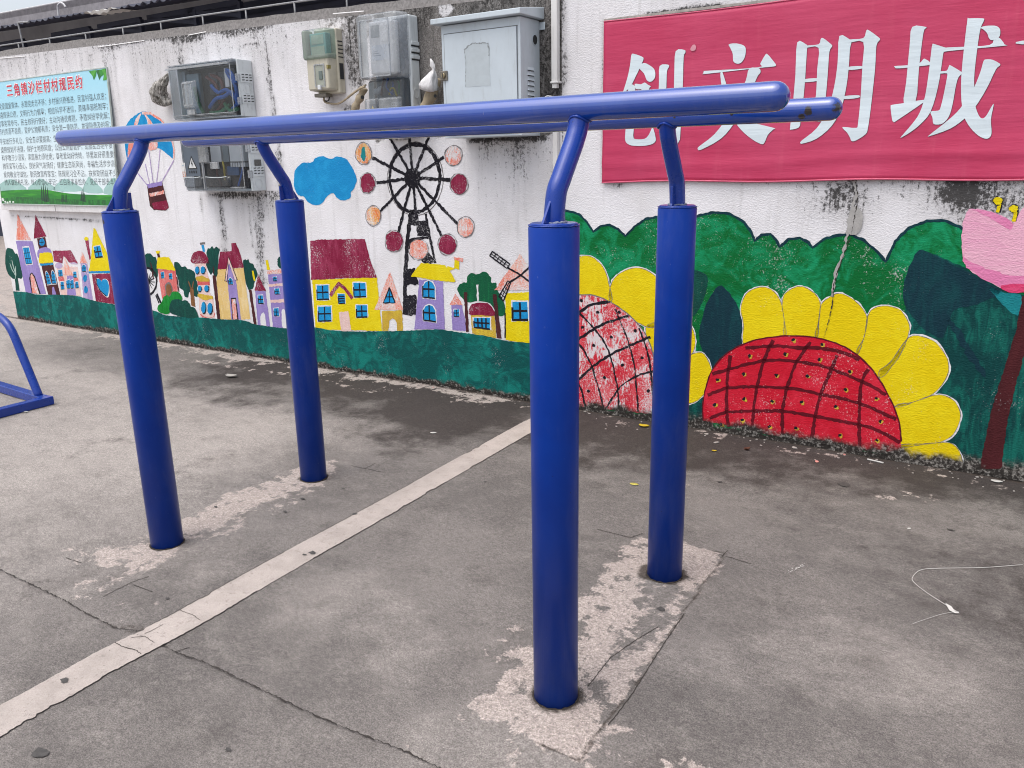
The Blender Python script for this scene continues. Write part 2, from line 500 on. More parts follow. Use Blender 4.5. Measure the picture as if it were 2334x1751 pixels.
def segd(x, y, pts):
    d = np.full(x.shape, 9e9)
    for (ax, ay), (bx, by) in zip(pts[:-1], pts[1:]):
        t = np.clip(((x - ax) * (bx - ax) + (y - ay) * (by - ay)) / ((bx - ax) ** 2 + (by - ay) ** 2 + 1e-12), 0, 1)
        d = np.minimum(d, np.hypot(x - ax - t * (bx - ax), y - ay - t * (by - ay)))
    return d
def rectd(x, y, cx, cy, hx, hy, ang=0.0):
    c, s = math.cos(ang), math.sin(ang)
    u, v = (x - cx) * c + (y - cy) * s, -(x - cx) * s + (y - cy) * c
    return np.maximum(np.abs(u) - hx, np.abs(v) - hy)
def blob(x, y, cx, cy, rx, ry, ang=0.0):
    c, s = math.cos(ang), math.sin(ang)
    return np.exp(-((((x - cx) * c + (y - cy) * s) / rx) ** 2 + ((-(x - cx) * s + (y - cy) * c) / ry) ** 2))

gx = np.concatenate([[-300, -120, -60, -35, -22, -15, -11], np.arange(-8.5, -4.2, 0.03), np.arange(-4.2, 1.3, 0.0115), [1.5, 2, 3, 5, 9, 18, 40, 100, 300]])
gy = np.concatenate([[-300, -100, -40, -20, -10, -5, -3, -2], np.arange(-1.4, 2.33, 0.0115), [2.5, 3, 4, 6, 9, 15, 30, 80, 300]])
GX, GY = np.meshgrid(gx, gy, indexing='ij')
POSTS = [(0.0, 0.0), (-1.687, 0.0), (-0.018, 0.748), (-1.705, 0.748)]
wy_ = 2.277 + 0.0174 * GX
dw = wy_ - GY                               # distance from the foot of the wall
big = fbm(GX * 1.7, GY * 1.7, 5)
med = fbm(GX * 9 + 3, GY * 9, 5)
# lime bloom round the two footings
p1 = -rectd(GX, GY, -0.028, 0.405, 0.158, 0.585, 0.055)
l1 = sstep(-0.05, 0.035, p1 + (med - 0.5) * 0.10) * (0.80 - 0.55 * blob(GX, GY, 0.05, 0.42, 0.055, 0.24, 0.15) - 0.35 * blob(GX, GY, -0.11, 0.25, 0.03, 0.2) - 0.35 * blob(GX, GY, 0.0, 0.70, 0.13, 0.10) - 0.25 * blob(GX, GY, 0.0, 0.03, 0.10, 0.09))
p2 = -rectd(GX, GY, -1.720, 0.335, 0.158, 0.60, 0.055)
l2 = sstep(-0.04, 0.07, p2 + (med - 0.5) * 0.14) * (0.70 - 0.35 * blob(GX, GY, -1.63, 0.42, 0.05, 0.3, 0.1) - 0.4 * blob(GX, GY, -1.60, 0.86, 0.12, 0.10) - 0.2 * blob(GX, GY, -1.62, 0.1, 0.05, 0.1))
halo = 0.34 * blob(GX, GY, 0.1, -0.1, 0.3, 0.30) + 0.32 * blob(GX, GY, -1.68, -0.28, 0.34, 0.2) + 0.25 * blob(GX, GY, -0.2, 0.3, 0.1, 0.5)
# lime along the foot of the wall
foot = sstep(0.28, 0.02, dw + (med - 0.5) * 0.30) * (0.30 + 0.34 * sstep(-1.2, -1.9, GX))
foot2 = 0.42 * sstep(0.10, 0.0, np.abs(dw - 0.30 + (big - 0.5) * 0.4)) * sstep(-2.0, -2.6, GX) * sstep(-5.5, -4.5, GX)
lime = np.clip(np.maximum.reduce([l1, l2, halo * (0.6 + 0.8 * med), foot, foot2]), 0, 1)
for (px_, py_, r_) in [(1840, 1303, 0.0), (2020, 1138, 0.10), (2090, 1130, 0.08), (1560, 1110, 0.1), (1130, 1300, 0.0)]:
    if r_: lime = np.maximum(lime, 0.5 * blob(GX, GY, *ground(px_, py_), r_, r_ * 0.6))
damp = 0.68 * sstep(1.05, 0.1, dw + (big - 0.5) * 1.0) * sstep(-1.55, -1.1, GX) + 0.7 * sstep(1.25, 0.35, dw + (big - 0.5) * 1.1) * sstep(-4.6, -3.4, GX) * sstep(-1.2, -1.6, GX)
damp = np.maximum(damp, 0.22 * sstep(0.55, 0.7, big) )
damp = np.maximum(damp, 0.36 * blob(GX, GY, 1.0, 1.3, 0.6, 0.7))
pale = np.clip(0.78 * sstep(-1.2, -2.6, GX) * sstep(0.55, 1.1, dw) * (0.5 + 0.9 * big) + 0.8 * sstep(-5.2, -6.5, GX), 0, 1)
pale = np.maximum(pale, 0.35 * sstep(0.5, 0.62, big) * sstep(0.9, 1.6, dw))
moss = np.zeros_like(GX)
for i, (ax, ay) in enumerate(POSTS):
    r = np.hypot(GX - ax, GY - ay)
    moss = np.maximum(moss, sstep(0.105, 0.06, r + (med - 0.5) * 0.05) * [0.75, 0.45, 0.85, 0.6][i])
moss = np.maximum(moss, 0.75 * sstep(0.06, 0.0, np.abs(dw)))
moss = np.maximum(moss, 0.66 * sstep(0.020, 0.0, np.abs(p1 + 0.006 + (med - 0.5) * 0.03)) * (0.35 + 0.65 * sstep(0.02, 0.10, GX + 0.03)))
moss = np.maximum(moss, 0.6 * blob(GX, GY, *ground(305, 1435), 0.09, 0.05))
relief = (fbm(GX * 2.2, GY * 2.2, 4) - 0.5) * 0.012 + (med - 0.5) * 0.002 + 0.002 * l1
relief = relief * sstep(9, 4, np.abs(GX)) * sstep(5, 3, np.abs(GY))
# shrinkage joints, sunk into the slab
JOINTS = [[ground(*q) for q in [(-90, 1262), (0, 1300), (80, 1338), (150, 1371), (205, 1404), (262, 1432), (330, 1440)]],
          [ground(*q) for q in [(360, 1462), (400, 1487), (470, 1510), (545, 1548), (600, 1575), (690, 1617), (760, 1648), (850, 1684), (930, 1716), (1010, 1758), (1150, 1830)]]]
jd = np.full(GX.shape, 9e9)
for J in JOINTS: jd = np.minimum(jd, segd(GX, GY, J))
relief = relief - 0.004 * sstep(0.012, 0.0, jd)
moss = np.maximum(moss, 0.42 * sstep(0.035, 0.0, jd + (med - 0.5) * 0.04))
gm = grid_mesh('ground', GX, GY, lambda X, Y: (X, Y, relief))
gm.materials.append(M_GROUND)
for n_, a_ in (('lime', lime), ('damp', damp), ('pale', pale), ('moss', moss)): fattr(gm, n_, a_)
gm.polygons.foreach_set('use_smooth', [True] * len(gm.polygons))
go = bpy.data.objects.new('ground', gm); COL.objects.link(go)
go['kind'] = 'structure'; go['base'] = (0, 0, 0)
GZ = Plane((0, 0, 0), (1, 0, 0), (0, 1, 0))
def gz(x, y):
    return float(((fbm(np.array(x * 2.2), np.array(y * 2.2), 4) - 0.5) * 0.012 + (fbm(np.array(x * 9 + 3), np.array(y * 9), 5) - 0.5) * 0.002))
def gstroke(pts, wd, mat, name, amp=0.004, step=0.02, lift=0.0018, mb=None):
    out = rough_strip(pts, wd, amp, step)
    m = mb or MB()
    L, R = out
    vs = [(x, y, gz(x, y) + lift) for x, y in L] + [(x, y, gz(x, y) + lift) for x, y in R]
    n = len(L)
    m.add(vs, [(i, n + i, n + i + 1, i + 1) for i in range(n - 1)])
    return m
def rough_strip(pts, wd, amp, step, cols=None):
    q = []
    for a, b in zip(pts[:-1], pts[1:]):
        n = max(1, int(math.hypot(b[0] - a[0], b[1] - a[1]) / step))
        q += [(a[0] + (b[0] - a[0]) * k / n, a[1] + (b[1] - a[1]) * k / n) for k in range(n)]
    q.append(pts[-1])
    L, R = [], []
    for i, p in enumerate(q):
        a, b = q[max(0, i - 1)], q[min(len(q) - 1, i + 1)]
        dx, dy = b[0] - a[0], b[1] - a[1]; l = math.hypot(dx, dy) or 1e-9
        w_ = wd if not callable(wd) else wd(i / len(q))
        m_ = random.uniform(-amp, amp)
        j = random.uniform(-amp, amp) * 0.4
        h1, h2 = w_ / 2 + m_ + j, w_ / 2 - m_ * 0.9
        L.append((p[0] - dy / l * h1, p[1] + dx / l * h1)); R.append((p[0] + dy / l * h2, p[1] - dx / l * h2))
    return L, R

# cracks and saw cuts: thin dark fissures standing in the slab
M_CRACK = plain('crack_dirt', (58, 52, 48), 0.95, 0.2, 60)
for J in JOINTS:
    o = gstroke(J, lambda t: 0.0034 + 0.002 * math.sin(t * 40) * math.sin(t * 97), None, 'crack', amp=0.0026, step=0.006).build('crack', M_CRACK, go)
CUTS = [[(1360, 1205), (1438, 1226), (1465, 1216)], [(1628, 1262), (1668, 1272), (1712, 1286)], [(1658, 1255), (1645, 1270)],
        [(150, 1272), (185, 1283)], [(235, 1362), (300, 1330), (340, 1316)], [(305, 1336), (348, 1352)], [(800, 1062), (872, 1076)], [(832, 1068), (858, 1056)],
        [(400, 1486), (432, 1476)], [(1386, 1654), (1440, 1585), (1512, 1470), (1560, 1400)], [(45, 972), (62, 970)], [(1340, 1565), (1392, 1500), (1450, 1460), (1500, 1430)]]
for c_ in CUTS:
    gstroke([ground(*q) for q in c_], 0.0026, None, 'saw_cut', amp=0.0012, step=0.008).build('saw_cut', M_CRACK, go)

# painted line running from the wall out into the yard
def line_mat():
    nt = NT('worn_line_paint')
    c = nt.mix(nt.ss(0.35, 0.7, nt.noise(9, 5, 0.65)), srgb(184, 173, 166), srgb(166, 156, 149))
    c = nt.mix(nt.math('MULTIPLY', nt.ss(0.55, 0.68, nt.noise(30, 6, 0.78)), 0.6), c, srgb(124, 115, 109))
    c = nt.mix(nt.math('MULTIPLY', nt.ss(0.40, 0.62, nt.noise(240, 3, 0.7)), 0.3), c, srgb(142, 132, 126))
    c = nt.mix(nt.ss(0.63, 0.67, nt.noise(75, 5, 0.78)), c, srgb(98, 92, 88))
    return nt.set(Base_Color=c, Roughness=0.85, Normal=nt.bump(nt.noise(200, 4, 0.7), 0.5, 0.003))
M_LINE = line_mat()
lc = [ground(*q) for q in [(1262, 941), (1208, 972), (1100, 1031), (1000, 1087), (860, 1167), (708, 1252), (560, 1336), (426, 1413), (250, 1503), (0, 1647), (-160, 1742)]]
L, R = rough_strip(lc, 0.128, 0.0016, 0.009)
for k0 in range(0, len(L) - 9, 9):
    if random.random() < 0.25:
        Q = random.choice((L, R))
        for k in range(k0, k0 + random.randint(3, 8)):
            c_ = ((L[k][0] + R[k][0]) / 2, (L[k][1] + R[k][1]) / 2); f_ = random.uniform(0.86, 0.97)
            Q[k] = (c_[0] + (Q[k][0] - c_[0]) * f_, c_[1] + (Q[k][1] - c_[1]) * f_)
mb = MB(); n = len(L); K = 6
vs = []
for a, b in zip(L, R):
    for k in range(K + 1):
        x, y = a[0] + (b[0] - a[0]) * k / K, a[1] + (b[1] - a[1]) * k / K
        vs.append((x, y, gz(x, y) + 0.0022))
mb.add(vs, [(i * (K + 1) + k, i * (K + 1) + k + 1, (i + 1) * (K + 1) + k + 1, (i + 1) * (K + 1) + k) for i in range(n - 1) for k in range(K)])
o = mb.build('painted_line', M_LINE, go)
for Q, a_, b_ in [(L, 0.05, 0.30), (L, 0.36, 0.62), (L, 0.70, 0.97), (R, 0.10, 0.26), (R, 0.33, 0.58), (R, 0.62, 0.80)]:
    gstroke(Q[int(a_ * len(Q)):int(b_ * len(Q))], 0.0022, None, 'edge', amp=0.0012, step=0.012, lift=0.003).build('saw_cut', M_CRACK, go)
for pts, wd in [([(262, 1466), (280, 1476), (312, 1484), (322, 1492)], 0.0024), ([(330, 1446), (345, 1440), (372, 1425)], 0.002), ([(405, 1392), (440, 1404), (455, 1415)], 0.0018),
                ([(300, 1455), (330, 1452), (352, 1466)], 0.0018)]:
    gstroke([ground(*q) for q in pts], wd, None, 'hairline', amp=0.0014, step=0.006, lift=0.0034).build('crack', M_CRACK, go)

# old gum and oil spots
M_SPOT = plain('dark_spot', (78, 75, 73), 0.8, 0.2, 80)
for u_, v_, r_ in [(712, 1262, .017), (694, 1267, .010), (148, 1553, .014), (808, 1173, .012), (690, 1138, .014), (650, 1168, .009), (782, 1114, .010), (492, 1158, .010), (92, 1722, .026), (1507, 1390, .016),
                   (520, 1710, .007), (1925, 1106, .028), (1640, 1100, .010), (2166, 1210, .012), (1106, 1099, .008), (382, 1368, .007)]:
    x, y = ground(u_, v_)
    pts = [(x + (a - x) * f, y + (b - y) * f) for (a, b), f in zip(ell(x, y, r_ * random.uniform(0.8, 1.2), r_ * random.uniform(0.55, 0.8), 22, 0.22), [random.uniform(.82, 1.12) for _ in range(22)])]
    m = MB(); m.add([(a, b, gz(a, b) + 0.0038) for a, b in pts], [tuple(range(len(pts)))]).build('gum_spot', M_SPOT, go)

# ------------------------------------------------------------------ wall coordinates helpers
S_END, S_PIPE = -7.235, -1.292
ztop = lambda s: 2.294 - 0.0223 * (s + 6.747)
def wxy(u, v): return WALL.px(u, v)

def wall_attrs(S, Z, left):
    n1 = fbm(S * 5, Z * 5, 5); n2 = fbm(S * 22 + 9, Z * 4 + 3, 4); n3 = fbm(S * 30, Z * 30, 4)
    g = np.zeros_like(S); b = np.zeros_like(S)
    if left:
        zt = ztop(S)
        d = zt - Z
        # mould under the coping, strongest between the notice board and the first meter boxes
        k = 0.45 + 0.55 * sstep(-5.6, -4.9, S) * sstep(-3.3, -3.5, S)
        g = np.maximum(g, k * 0.80 * sstep(0.085, 0.0, d + (n1 - 0.5) * 0.13))
        g = np.maximum(g, 0.44 * sstep(0.50, 0.0, d + (n2 - 0.5) * 0.55) * sstep(-2.9, -3.4, S))
        g = np.maximum(g, 0.30 * sstep(0.95, 0.1, d + (n2 - 0.5) * 0.9) * sstep(-5.2, -4.6, S) * sstep(-3.3, -3.7, S))
        # vertical mould runs and the long crack beside the meter boxes
        def run(pts, wd, a):
            nonlocal g
            q = [wxy(*p) for p in pts]
            g = np.maximum(g, a * sstep(wd, wd * 0.2, segd(S, Z, q) + (n3 - 0.5) * wd * 1.2))
        run([(404, 92), (411, 118), (414, 145)], 0.05, 0.72)
        run([(600, 62), (604, 90), (612, 150), (620, 200), (628, 260), (634, 320), (638, 350)], 0.020, 0.75)
        run([(612, 180), (620, 230), (632, 290)], 0.05, 0.55)
        run([(545, 108), (560, 103), (590, 100)], 0.014, 0.6)
        run([(532, 70), (540, 95), (548, 110)], 0.014, 0.5)
        # under the lower meter box
        s0, z0 = wxy(450, 447); s1, z1 = wxy(612, 444)
        g = np.maximum(g, 0.85 * sstep(0.055, 0.0, np.abs(Z - 1.165) + (n1 - 0.5) * 0.06) * sstep(s0 - 0.02, s0 + 0.2, S) * sstep(s1 + 0.06, s1 - 0.03, S))
        und = np.clip(1.19 - Z, 0, 2)
        msk = sstep(-4.0, -3.9, S) * sstep(-3.36, -3.48, S) * (Z < 1.19)
        g = np.maximum(g, msk * 0.56 * np.exp(-und / 0.32) * (0.4 + 1.2 * n2))
        run([(500, 448), (508, 500), (512, 560), (516, 620)], 0.055, 0.62)
        run([(592, 448), (592, 500), (594, 560), (598, 640)], 0.075, 0.66)
        run([(565, 450), (572, 520), (576, 560)], 0.02, 0.6)
        run([(458, 452), (460, 480)], 0.03, 0.5)
        run([(634, 350), (640, 420), (642, 520)], 0.06, 0.55)
        run([(610, 445), (640, 449)], 0.02, 0.7)
        # under the cabinet
        und = np.clip(1.49 - Z, 0, 2)
        msk = sstep(-2.0, -1.75, S) * sstep(-1.30, -1.36, S) * (Z < 1.49)
        g = np.maximum(g, msk * (0.60 * np.exp(-und / 0.35)) * (0.35 + 1.25 * n2))
        g = np.maximum(g, 1.0 * sstep(0.05, 0.0, np.abs(Z - 1.475) + (n1 - 0.5) * 0.03) * sstep(-1.95, -1.85, S) * sstep(-1.32, -1.4, S))  # dark band hugging the cabinet's lower edge: its shadow, painted into the mask
        g = np.maximum(g, 0.30 * sstep(0.09, 0.02, np.abs(S + 1.36)) * sstep(0.5, 1.2, Z) * (0.5 + n1))
        # raw render, never whitewashed, behind the right-hand boxes
        b = sstep(-2.62, -2.52, S + (n1 - 0.5) * 0.12) * sstep(1.44, 1.56, Z + (n1 - 0.5) * 0.12)
        g = np.maximum(g, 0.62 * b * sstep(0.30, 0.0, d + (n1 - 0.5) * 0.35))
        g = np.maximum(g, 0.60 * sstep(-1.62, -1.40, S) * sstep(1.5, 1.7, Z) * (0.55 + n1 * 0.7))
        b = np.maximum(b, 0.52 * sstep(-3.15, -2.9, S) * sstep(0.30, 0.02, d + (n1 - 0.5) * 0.3))
        col = sstep(0.11, 0.05, np.abs(S - (-2.70 + (2.2 - Z) * 0.01)) + (n1 - 0.5) * 0.06) * sstep(1.72, 1.85, Z + (n1 - .5) * 0.1)
        g = np.maximum(g, 0.62 * col); b = np.maximum(b, 0.5 * col)
        b = b * (1 - 0.9 * blob(S, Z, *wxy(1015, 20), 0.07, 0.05))
        g = np.maximum(g, 0.75 * blob(S, Z, *wxy(800, 248), 0.10, 0.05))
        # ragged outline round the notice board
        g = np.maximum(g, 0.42 * sstep(0.05, 0.0, np.abs(S + 5.20) + (n1 - 0.5) * 0.05) * sstep(1.3, 1.6, Z) * sstep(2.15, 2.1, Z))
        g = np.maximum(g, 0.8 * sstep(0.016, 0.0, segd(S, Z, [wxy(28, 493), wxy(150, 499), wxy(235, 505), wxy(262, 507)]) + (n3 - 0.5) * 0.02))
    else:
        # black mould spreading from under the banner
        zb = 1.25; und = zb - Z
        k1 = blob(S, Z, *wxy(1915, 440), 0.16, 0.13) * 0.84 + blob(S, Z, *wxy(1850, 450), 0.22, 0.10) * 0.3
        k2 = blob(S, Z, *wxy(2230, 450), 0.26, 0.15) * 0.72 + blob(S, Z, *wxy(2350, 460), 0.3, 0.2) * 0.25 + blob(S, Z, *wxy(2130, 425), 0.12, 0.08) * 0.4
        k3 = 0.45 * sstep(0.09, 0.0, und + (n1 - 0.5) * 0.16) * (und > -0.03) * sstep(-0.6, -0.1, S)
        g = np.maximum.reduce([g, k1 * (0.25 + 1.0 * n1), k2 * (0.25 + 1.0 * n1), k3])
        g = np.maximum(g, 0.7 * blob(S, Z, *wxy(1408, 424), 0.05, 0.02))
        g = np.maximum(g, 0.85 * sstep(0.02, 0.0, np.abs(Z - 2.017) + (n1 - 0.5) * 0.03) * sstep(-0.95, -0.8, S))
        g = np.maximum(g, 0.30 * sstep(0.14, 0.0, np.abs(Z - 2.06)) * sstep(-1.0, -0.7, S) * (0.3 + n1))
        g = np.maximum(g, 0.62 * sstep(0.055, 0.0, S - S_PIPE + (n1 - 0.5) * 0.09) * sstep(1.2, 1.5, Z))
        g = np.maximum(g, 0.5 * sstep(0.02, 0.0, np.abs(S + 1.058) + (n1 - 0.5) * 0.03) * sstep(1.2, 1.3, Z) * sstep(2.05, 2.0, Z))
    # flaking foot
    g = np.maximum(g, 0.35 * sstep(0.14, 0.03, Z + (n1 - 0.5) * 0.12))
    return np.clip(g, 0, 1.2), np.clip(b, 0, 1)

def wall_slab(name, s_vals, z_vals, top, thick, left, label, cat):
    S, T = np.meshgrid(s_vals, z_vals, indexing='ij')
    Z = T * top(S)
    g, b = wall_attrs(S, Z, left)
    base = WALL.at(s_vals[0], 0)
    def fn(S_, Z_):
        p = WALL.o + S_[..., None] * WALL.t + Z[..., None] * np.array([0, 0, 1.0])
        p = p - base
        return p[..., 0], p[..., 1], p[..., 2]
    me = grid_mesh(name, S, T, fn)
    fattr(me, 'grime_shade', g); fattr(me, 'bare', b)
    me.materials.append(M_WALL)
    o = bpy.data.objects.new(name, me); COL.objects.link(o)
    o.location = base; o['base'] = tuple(base)
    tag(o, label, cat)
    # the body of the wall behind its face
    m = MB()
    a, c = s_vals[0], s_vals[-1]
    P = WALL.at
    v = [P(a, -0.1, 0), P(c, -0.1, 0), P(c, float(top(np.array(c))), 0), P(a, float(top(np.array(a))), 0)]
    v += [P(a, -0.1, -thick), P(c, -0.1, -thick), P(c, float(top(np.array(c))), -thick), P(a, float(top(np.array(a))), -thick)]
    m.add(v, [(4, 7, 6, 5), (0, 3, 7, 4), (1, 5, 6, 2), (3, 2, 6, 7)])
    m.build('masonry', M_WALL, o)
    return o

sv = np.concatenate([np.arange(S_END, S_PIPE, 0.0145), [S_PIPE]])
WL = wall_slab('boundary_wall', sv, np.linspace(0, 1, 158), lambda s: ztop(s), 0.2, True,
               'low white boundary wall painted with a town, ferris wheel and cloud', 'wall')
sv = np.concatenate([[S_PIPE], np.arange(S_PIPE + 0.0145, 1.3, 0.0145), [1.6, 2.2, 3.2, 5, 7]])
WR = wall_slab('building_wall', sv, np.linspace(0, 1, 196), lambda s: 2.9 + 0 * s, 0.24, False,
               'taller white wall under the red banner, painted with sunflowers and a pink tulip', 'wall')
M_COPE = plain('rough_concrete', (142, 138, 136), 0.95, 0.22, 60, bump=0.8, dirt=(98, 95, 93))
m = MB()
cs = np.arange(S_END, S_PIPE, 0.11)
for i in range(len(cs) - 1):
    pass
vs = []; prof = []
for s in np.append(cs, S_PIPE - 0.003):
    j = (fbm(np.array(s * 6.0), np.array(1.0), 4) - 0.5)
    h = 0.058 + 0.02 * j + (0 if s > -6.3 else (s + 6.3) * 0.03)
    zt = float(ztop(s))
    vs += [WALL.at(s, zt + 0.003, -0.012), WALL.at(s, zt + h, -0.022 - 0.01 * j), WALL.at(s, zt + h + 0.004, -0.17), WALL.at(s, zt + 0.003, -0.19)]
nn = len(vs) // 4
m.add(vs, [(4 * i + k, 4 * (i + 1) + k, 4 * (i + 1) + (k + 1) % 4, 4 * i + (k + 1) % 4) for i in range(nn - 1) for k in range(4)] + [(0, 1, 2, 3), tuple(4 * (nn - 1) + k for k in (3, 2, 1, 0))])
m.build('coping', M_COPE, WL, label='rough grey concrete coping')
# thin bright lip of plaster where the whitewash stops
M_LIP = plain('plaster_lip', (228, 226, 226), 0.9, 0.1)
for u0, v0, u1, v1 in [(0, 133, 58, 128), (225, 107, 330, 92), (430, 80, 470, 72), (760, 31, 830, 25)]:
    a, b = wxy(u0, v0), wxy(u1, v1)
    MB().add([WALL.at(a[0], a[1] - .004, .001), WALL.at(b[0], b[1] - .004, .001), WALL.at(b[0], b[1] - .004, .006), WALL.at(a[0], a[1] - .004, .006),
              WALL.at(a[0], a[1] + .001, .001), WALL.at(b[0], b[1] + .001, .001), WALL.at(b[0], b[1] + .001, .004), WALL.at(a[0], a[1] + .001, .004)],
             [(3, 2, 1, 0), (4, 5, 6, 7), (0, 1, 5, 4), (1, 2, 6, 5), (2, 3, 7, 6), (3, 0, 4, 7)]).build('plaster_lip', M_LIP, WL)

# ------------------------------------------------------------------ the mural
PT = dict(
    hill=paint('paint_teal', (8, 80, 78), (16, 122, 112), wear=0.22, brush='n', height=0.05),
    tree=paint('paint_dark_green', (14, 66, 60), (18, 82, 70), wear=0.12),
    green=paint('paint_leaf_green', (16, 120, 40), (30, 142, 58), wear=0.12),
    mgreen=paint('paint_mid_green', (14, 88, 58), (20, 116, 66), wear=0.15),
    bush=paint('paint_emerald', (0, 102, 46), (20, 146, 96), wear=0.34, brush='n', height=0.06),
    leaf=paint('paint_deep_teal', (14, 50, 62), (16, 66, 72), wear=0.10, brush='v'),
    leafb=paint('paint_teal_strokes', (6, 62, 62), (18, 104, 92), wear=0.20, brush='v', height=0.10),
    lilac=paint('paint_lilac', (146, 128, 188), (160, 143, 200), wear=0.10),
    lilacw=paint('paint_worn_lilac', (160, 140, 190), (196, 176, 206), wear=0.55, patch=0.35),
    maroon=paint('paint_maroon', (128, 24, 58), (156, 58, 88), wear=0.50, brush='d'),
    brown=paint('paint_brown', (72, 34, 38), (88, 46, 48), wear=0.14),
    yellow=paint('paint_yellow', (226, 202, 8), (232, 212, 32), wear=0.14, brush='n'),
    petal=paint('paint_petal_yellow', (228, 200, 6), (234, 210, 20), wear=0.20, brush='n', patch=0.12, height=0.085),
    ochre=paint('paint_ochre', (196, 160, 60), (214, 184, 60), wear=0.3),
    peach=paint('paint_scribbled_peach', (228, 120, 98), (234, 186, 168), wear=0.85, brush='d', patch=0.78),
    pinkw=paint('paint_pale_pink', (226, 190, 182), (232, 206, 200), wear=0.5, patch=0.25),
    coral=paint('paint_coral', (204, 84, 86), (222, 128, 122), wear=0.45, patch=0.2),
    cream=paint('paint_cream', (222, 188, 118), (232, 206, 152), wear=0.45, brush='v'),
    blue=paint('paint_sky_blue', (22, 136, 196), (34, 152, 208), wear=0.12, brush='n'),
    black=paint('paint_black_dry', (26, 24, 32), (38, 36, 44), wear=0.48, brush='v'),
    line=paint('paint_black', (28, 26, 34), (36, 34, 42), wear=0.15),
    pencil=paint('paint_pencil', (110, 104, 104), (130, 124, 124), wear=0.35),
    red=paint('paint_red', (200, 22, 46), (216, 44, 66), wear=0.33, brush='n', patch=0.14, height=0.085),
    redw=paint('paint_worn_red', (206, 40, 58), (224, 96, 104), wear=0.75, brush='v', patch=0.90, height=0.07),
    dred=paint('paint_dark_red', (92, 14, 28), (110, 20, 36), wear=0.22, brush='n'),
    stem=paint('paint_stem', (72, 28, 32), (80, 32, 36), wear=0.12, height=0.05),
    pink=paint('paint_pink', (232, 176, 196), (226, 160, 188), wear=0.12, brush='h'),
    hpink=paint('paint_hot_pink', (222, 128, 172), (228, 146, 184), wear=0.16, brush='h'),
    rose=paint('paint_rose', (214, 62, 108), (222, 92, 134), wear=0.2, brush='h'),
    white=paint('paint_white', (228, 226, 227), (220, 218, 219), wear=0.1),
    tealb=paint('paint_turquoise', (24, 124, 132), (28, 140, 142), wear=0.2),
    bark=paint('paint_bark', (124, 84, 52), (140, 98, 64), wear=0.2),
    orange=paint('paint_orange_scribble', (222, 120, 60), (230, 186, 120), wear=0.8, brush='d', patch=0.72),
    paleg=paint('paint_pale_trunk', (150, 176, 166), (190, 206, 198), wear=0.3),
)
def art(name, items, parent, label=None):
    """items: (material key, lift, outline in wall metres) -> one painted piece"""
    keys = []
    m = MB()
    for k, lift, pts in items:
        if k not in keys: keys.append(k)
        m.poly(pts, WALL, lift, keys.index(k))
    return m.build(name, [PT[k] for k in keys], parent, label=label)
def R_(pts, amp=0.0025): return rough(pts, 0.012, amp)
def window(Z, quad, parent, n=1, m=1, fw=0.006, arch=False, lift=0.0022, name='painted_window', key='blue', white=True):
    """blue pane with brushed black glazing bars; quad TL TR BR BL in zoom units"""
    tl, tr, br, bl = [np.array(p, float) for p in quad]
    q = lambda a, b: tuple(tl * (1 - a) * (1 - b) + tr * a * (1 - b) + br * a * b + bl * (1 - a) * b)
    out = [q(0, 0), q(1, 0), q(1, 1), q(0, 1)] if not arch else [q(0, 1), q(0, .35), q(.2, .1), q(.5, 0), q(.8, .1), q(1, .35), q(1, 1)]
    it = []
    if white:
        cen = (tl + tr + br + bl) / 4
        big = [tuple(cen + (np.array(p) - cen) * 1.16) for p in out]
        it.append(('white', lift - 0.0003, R_(Z(big))))
    it.append((key, lift, R_(Z(out), 0.001)))
    for i in range(1, n + 1):
        if n: it.append(('line', lift + 0.0003, stroke(Z([q(i / (n + 1), 0.03), q(i / (n + 1), 0.97)]), fw, 0.0008)))
    for j in range(1, m + 1):
        it.append(('line', lift + 0.0004, stroke(Z([q(0.03, j / (m + 1)), q(0.97, j / (m + 1))]), fw, 0.0008)))
    it.append(('line', lift + 0.0005, stroke(Z([q(0, .3), q(0, 1), q(1, 1)]), fw, 0.0009)))
    return art(name, it, parent)

A = zoom(20, 470, 6.38); B = zoom(320, 540, 6.379); C_ = zoom(600, 300, 2.5516); E_ = zoom(1580, 640, 3.771)
F_ = zoom(1900, 430, 4.147); H_ = zoom(1200, 440, 1.9506); BL = zoom(0, 0, 3.318); DD = zoom(1240, 460, 3.071); SRC = zoom(0, 0, 1)
L1, L2, L3, L4, L5 = 0.0010, 0.0016, 0.0022, 0.0030, 0.0038

def grow(q, k):
    c = np.mean(np.array(q), 0)
    return [(c[0] + (a - c[0]) * k, c[1] + (b - c[1]) * k) for a, b in q]

# --- teal hill along the foot of the low wall
top_px = [(28, 664), (59, 666), (90, 672), (137, 672), (177, 675), (216, 686), (261, 694), (305, 700), (350, 708), (383, 719), (450, 723), (505, 728), (555, 730), (586, 740), (652, 748),
          (690, 746), (717, 746), (776, 755), (866, 755), (921, 754), (992, 751), (1031, 755), (1109, 766), (1149, 776), (1205, 782), (1245, 790)]
tp = SRC(top_px)
tp[0] = (S_END + 0.002, tp[0][1]); tp.append((S_PIPE - 0.004, tp[-1][1] + 0.005))
bot = []
s = S_PIPE - 0.004
while s > S_END:
    bot.append((s, 0.016 + 0.02 * (float(fbm(np.array(s * 4.0), np.array(2.0), 5)) - 0.5))); s -= 0.03
bot.append((S_END + 0.002, 0.016))
top_r = smooth(tp, 5, closed=False)
hill = R_(top_r + bot, 0.0022)
art('painted_hill', [('hill', L4, hill)], WL, 'teal hill painted along the foot of the wall')

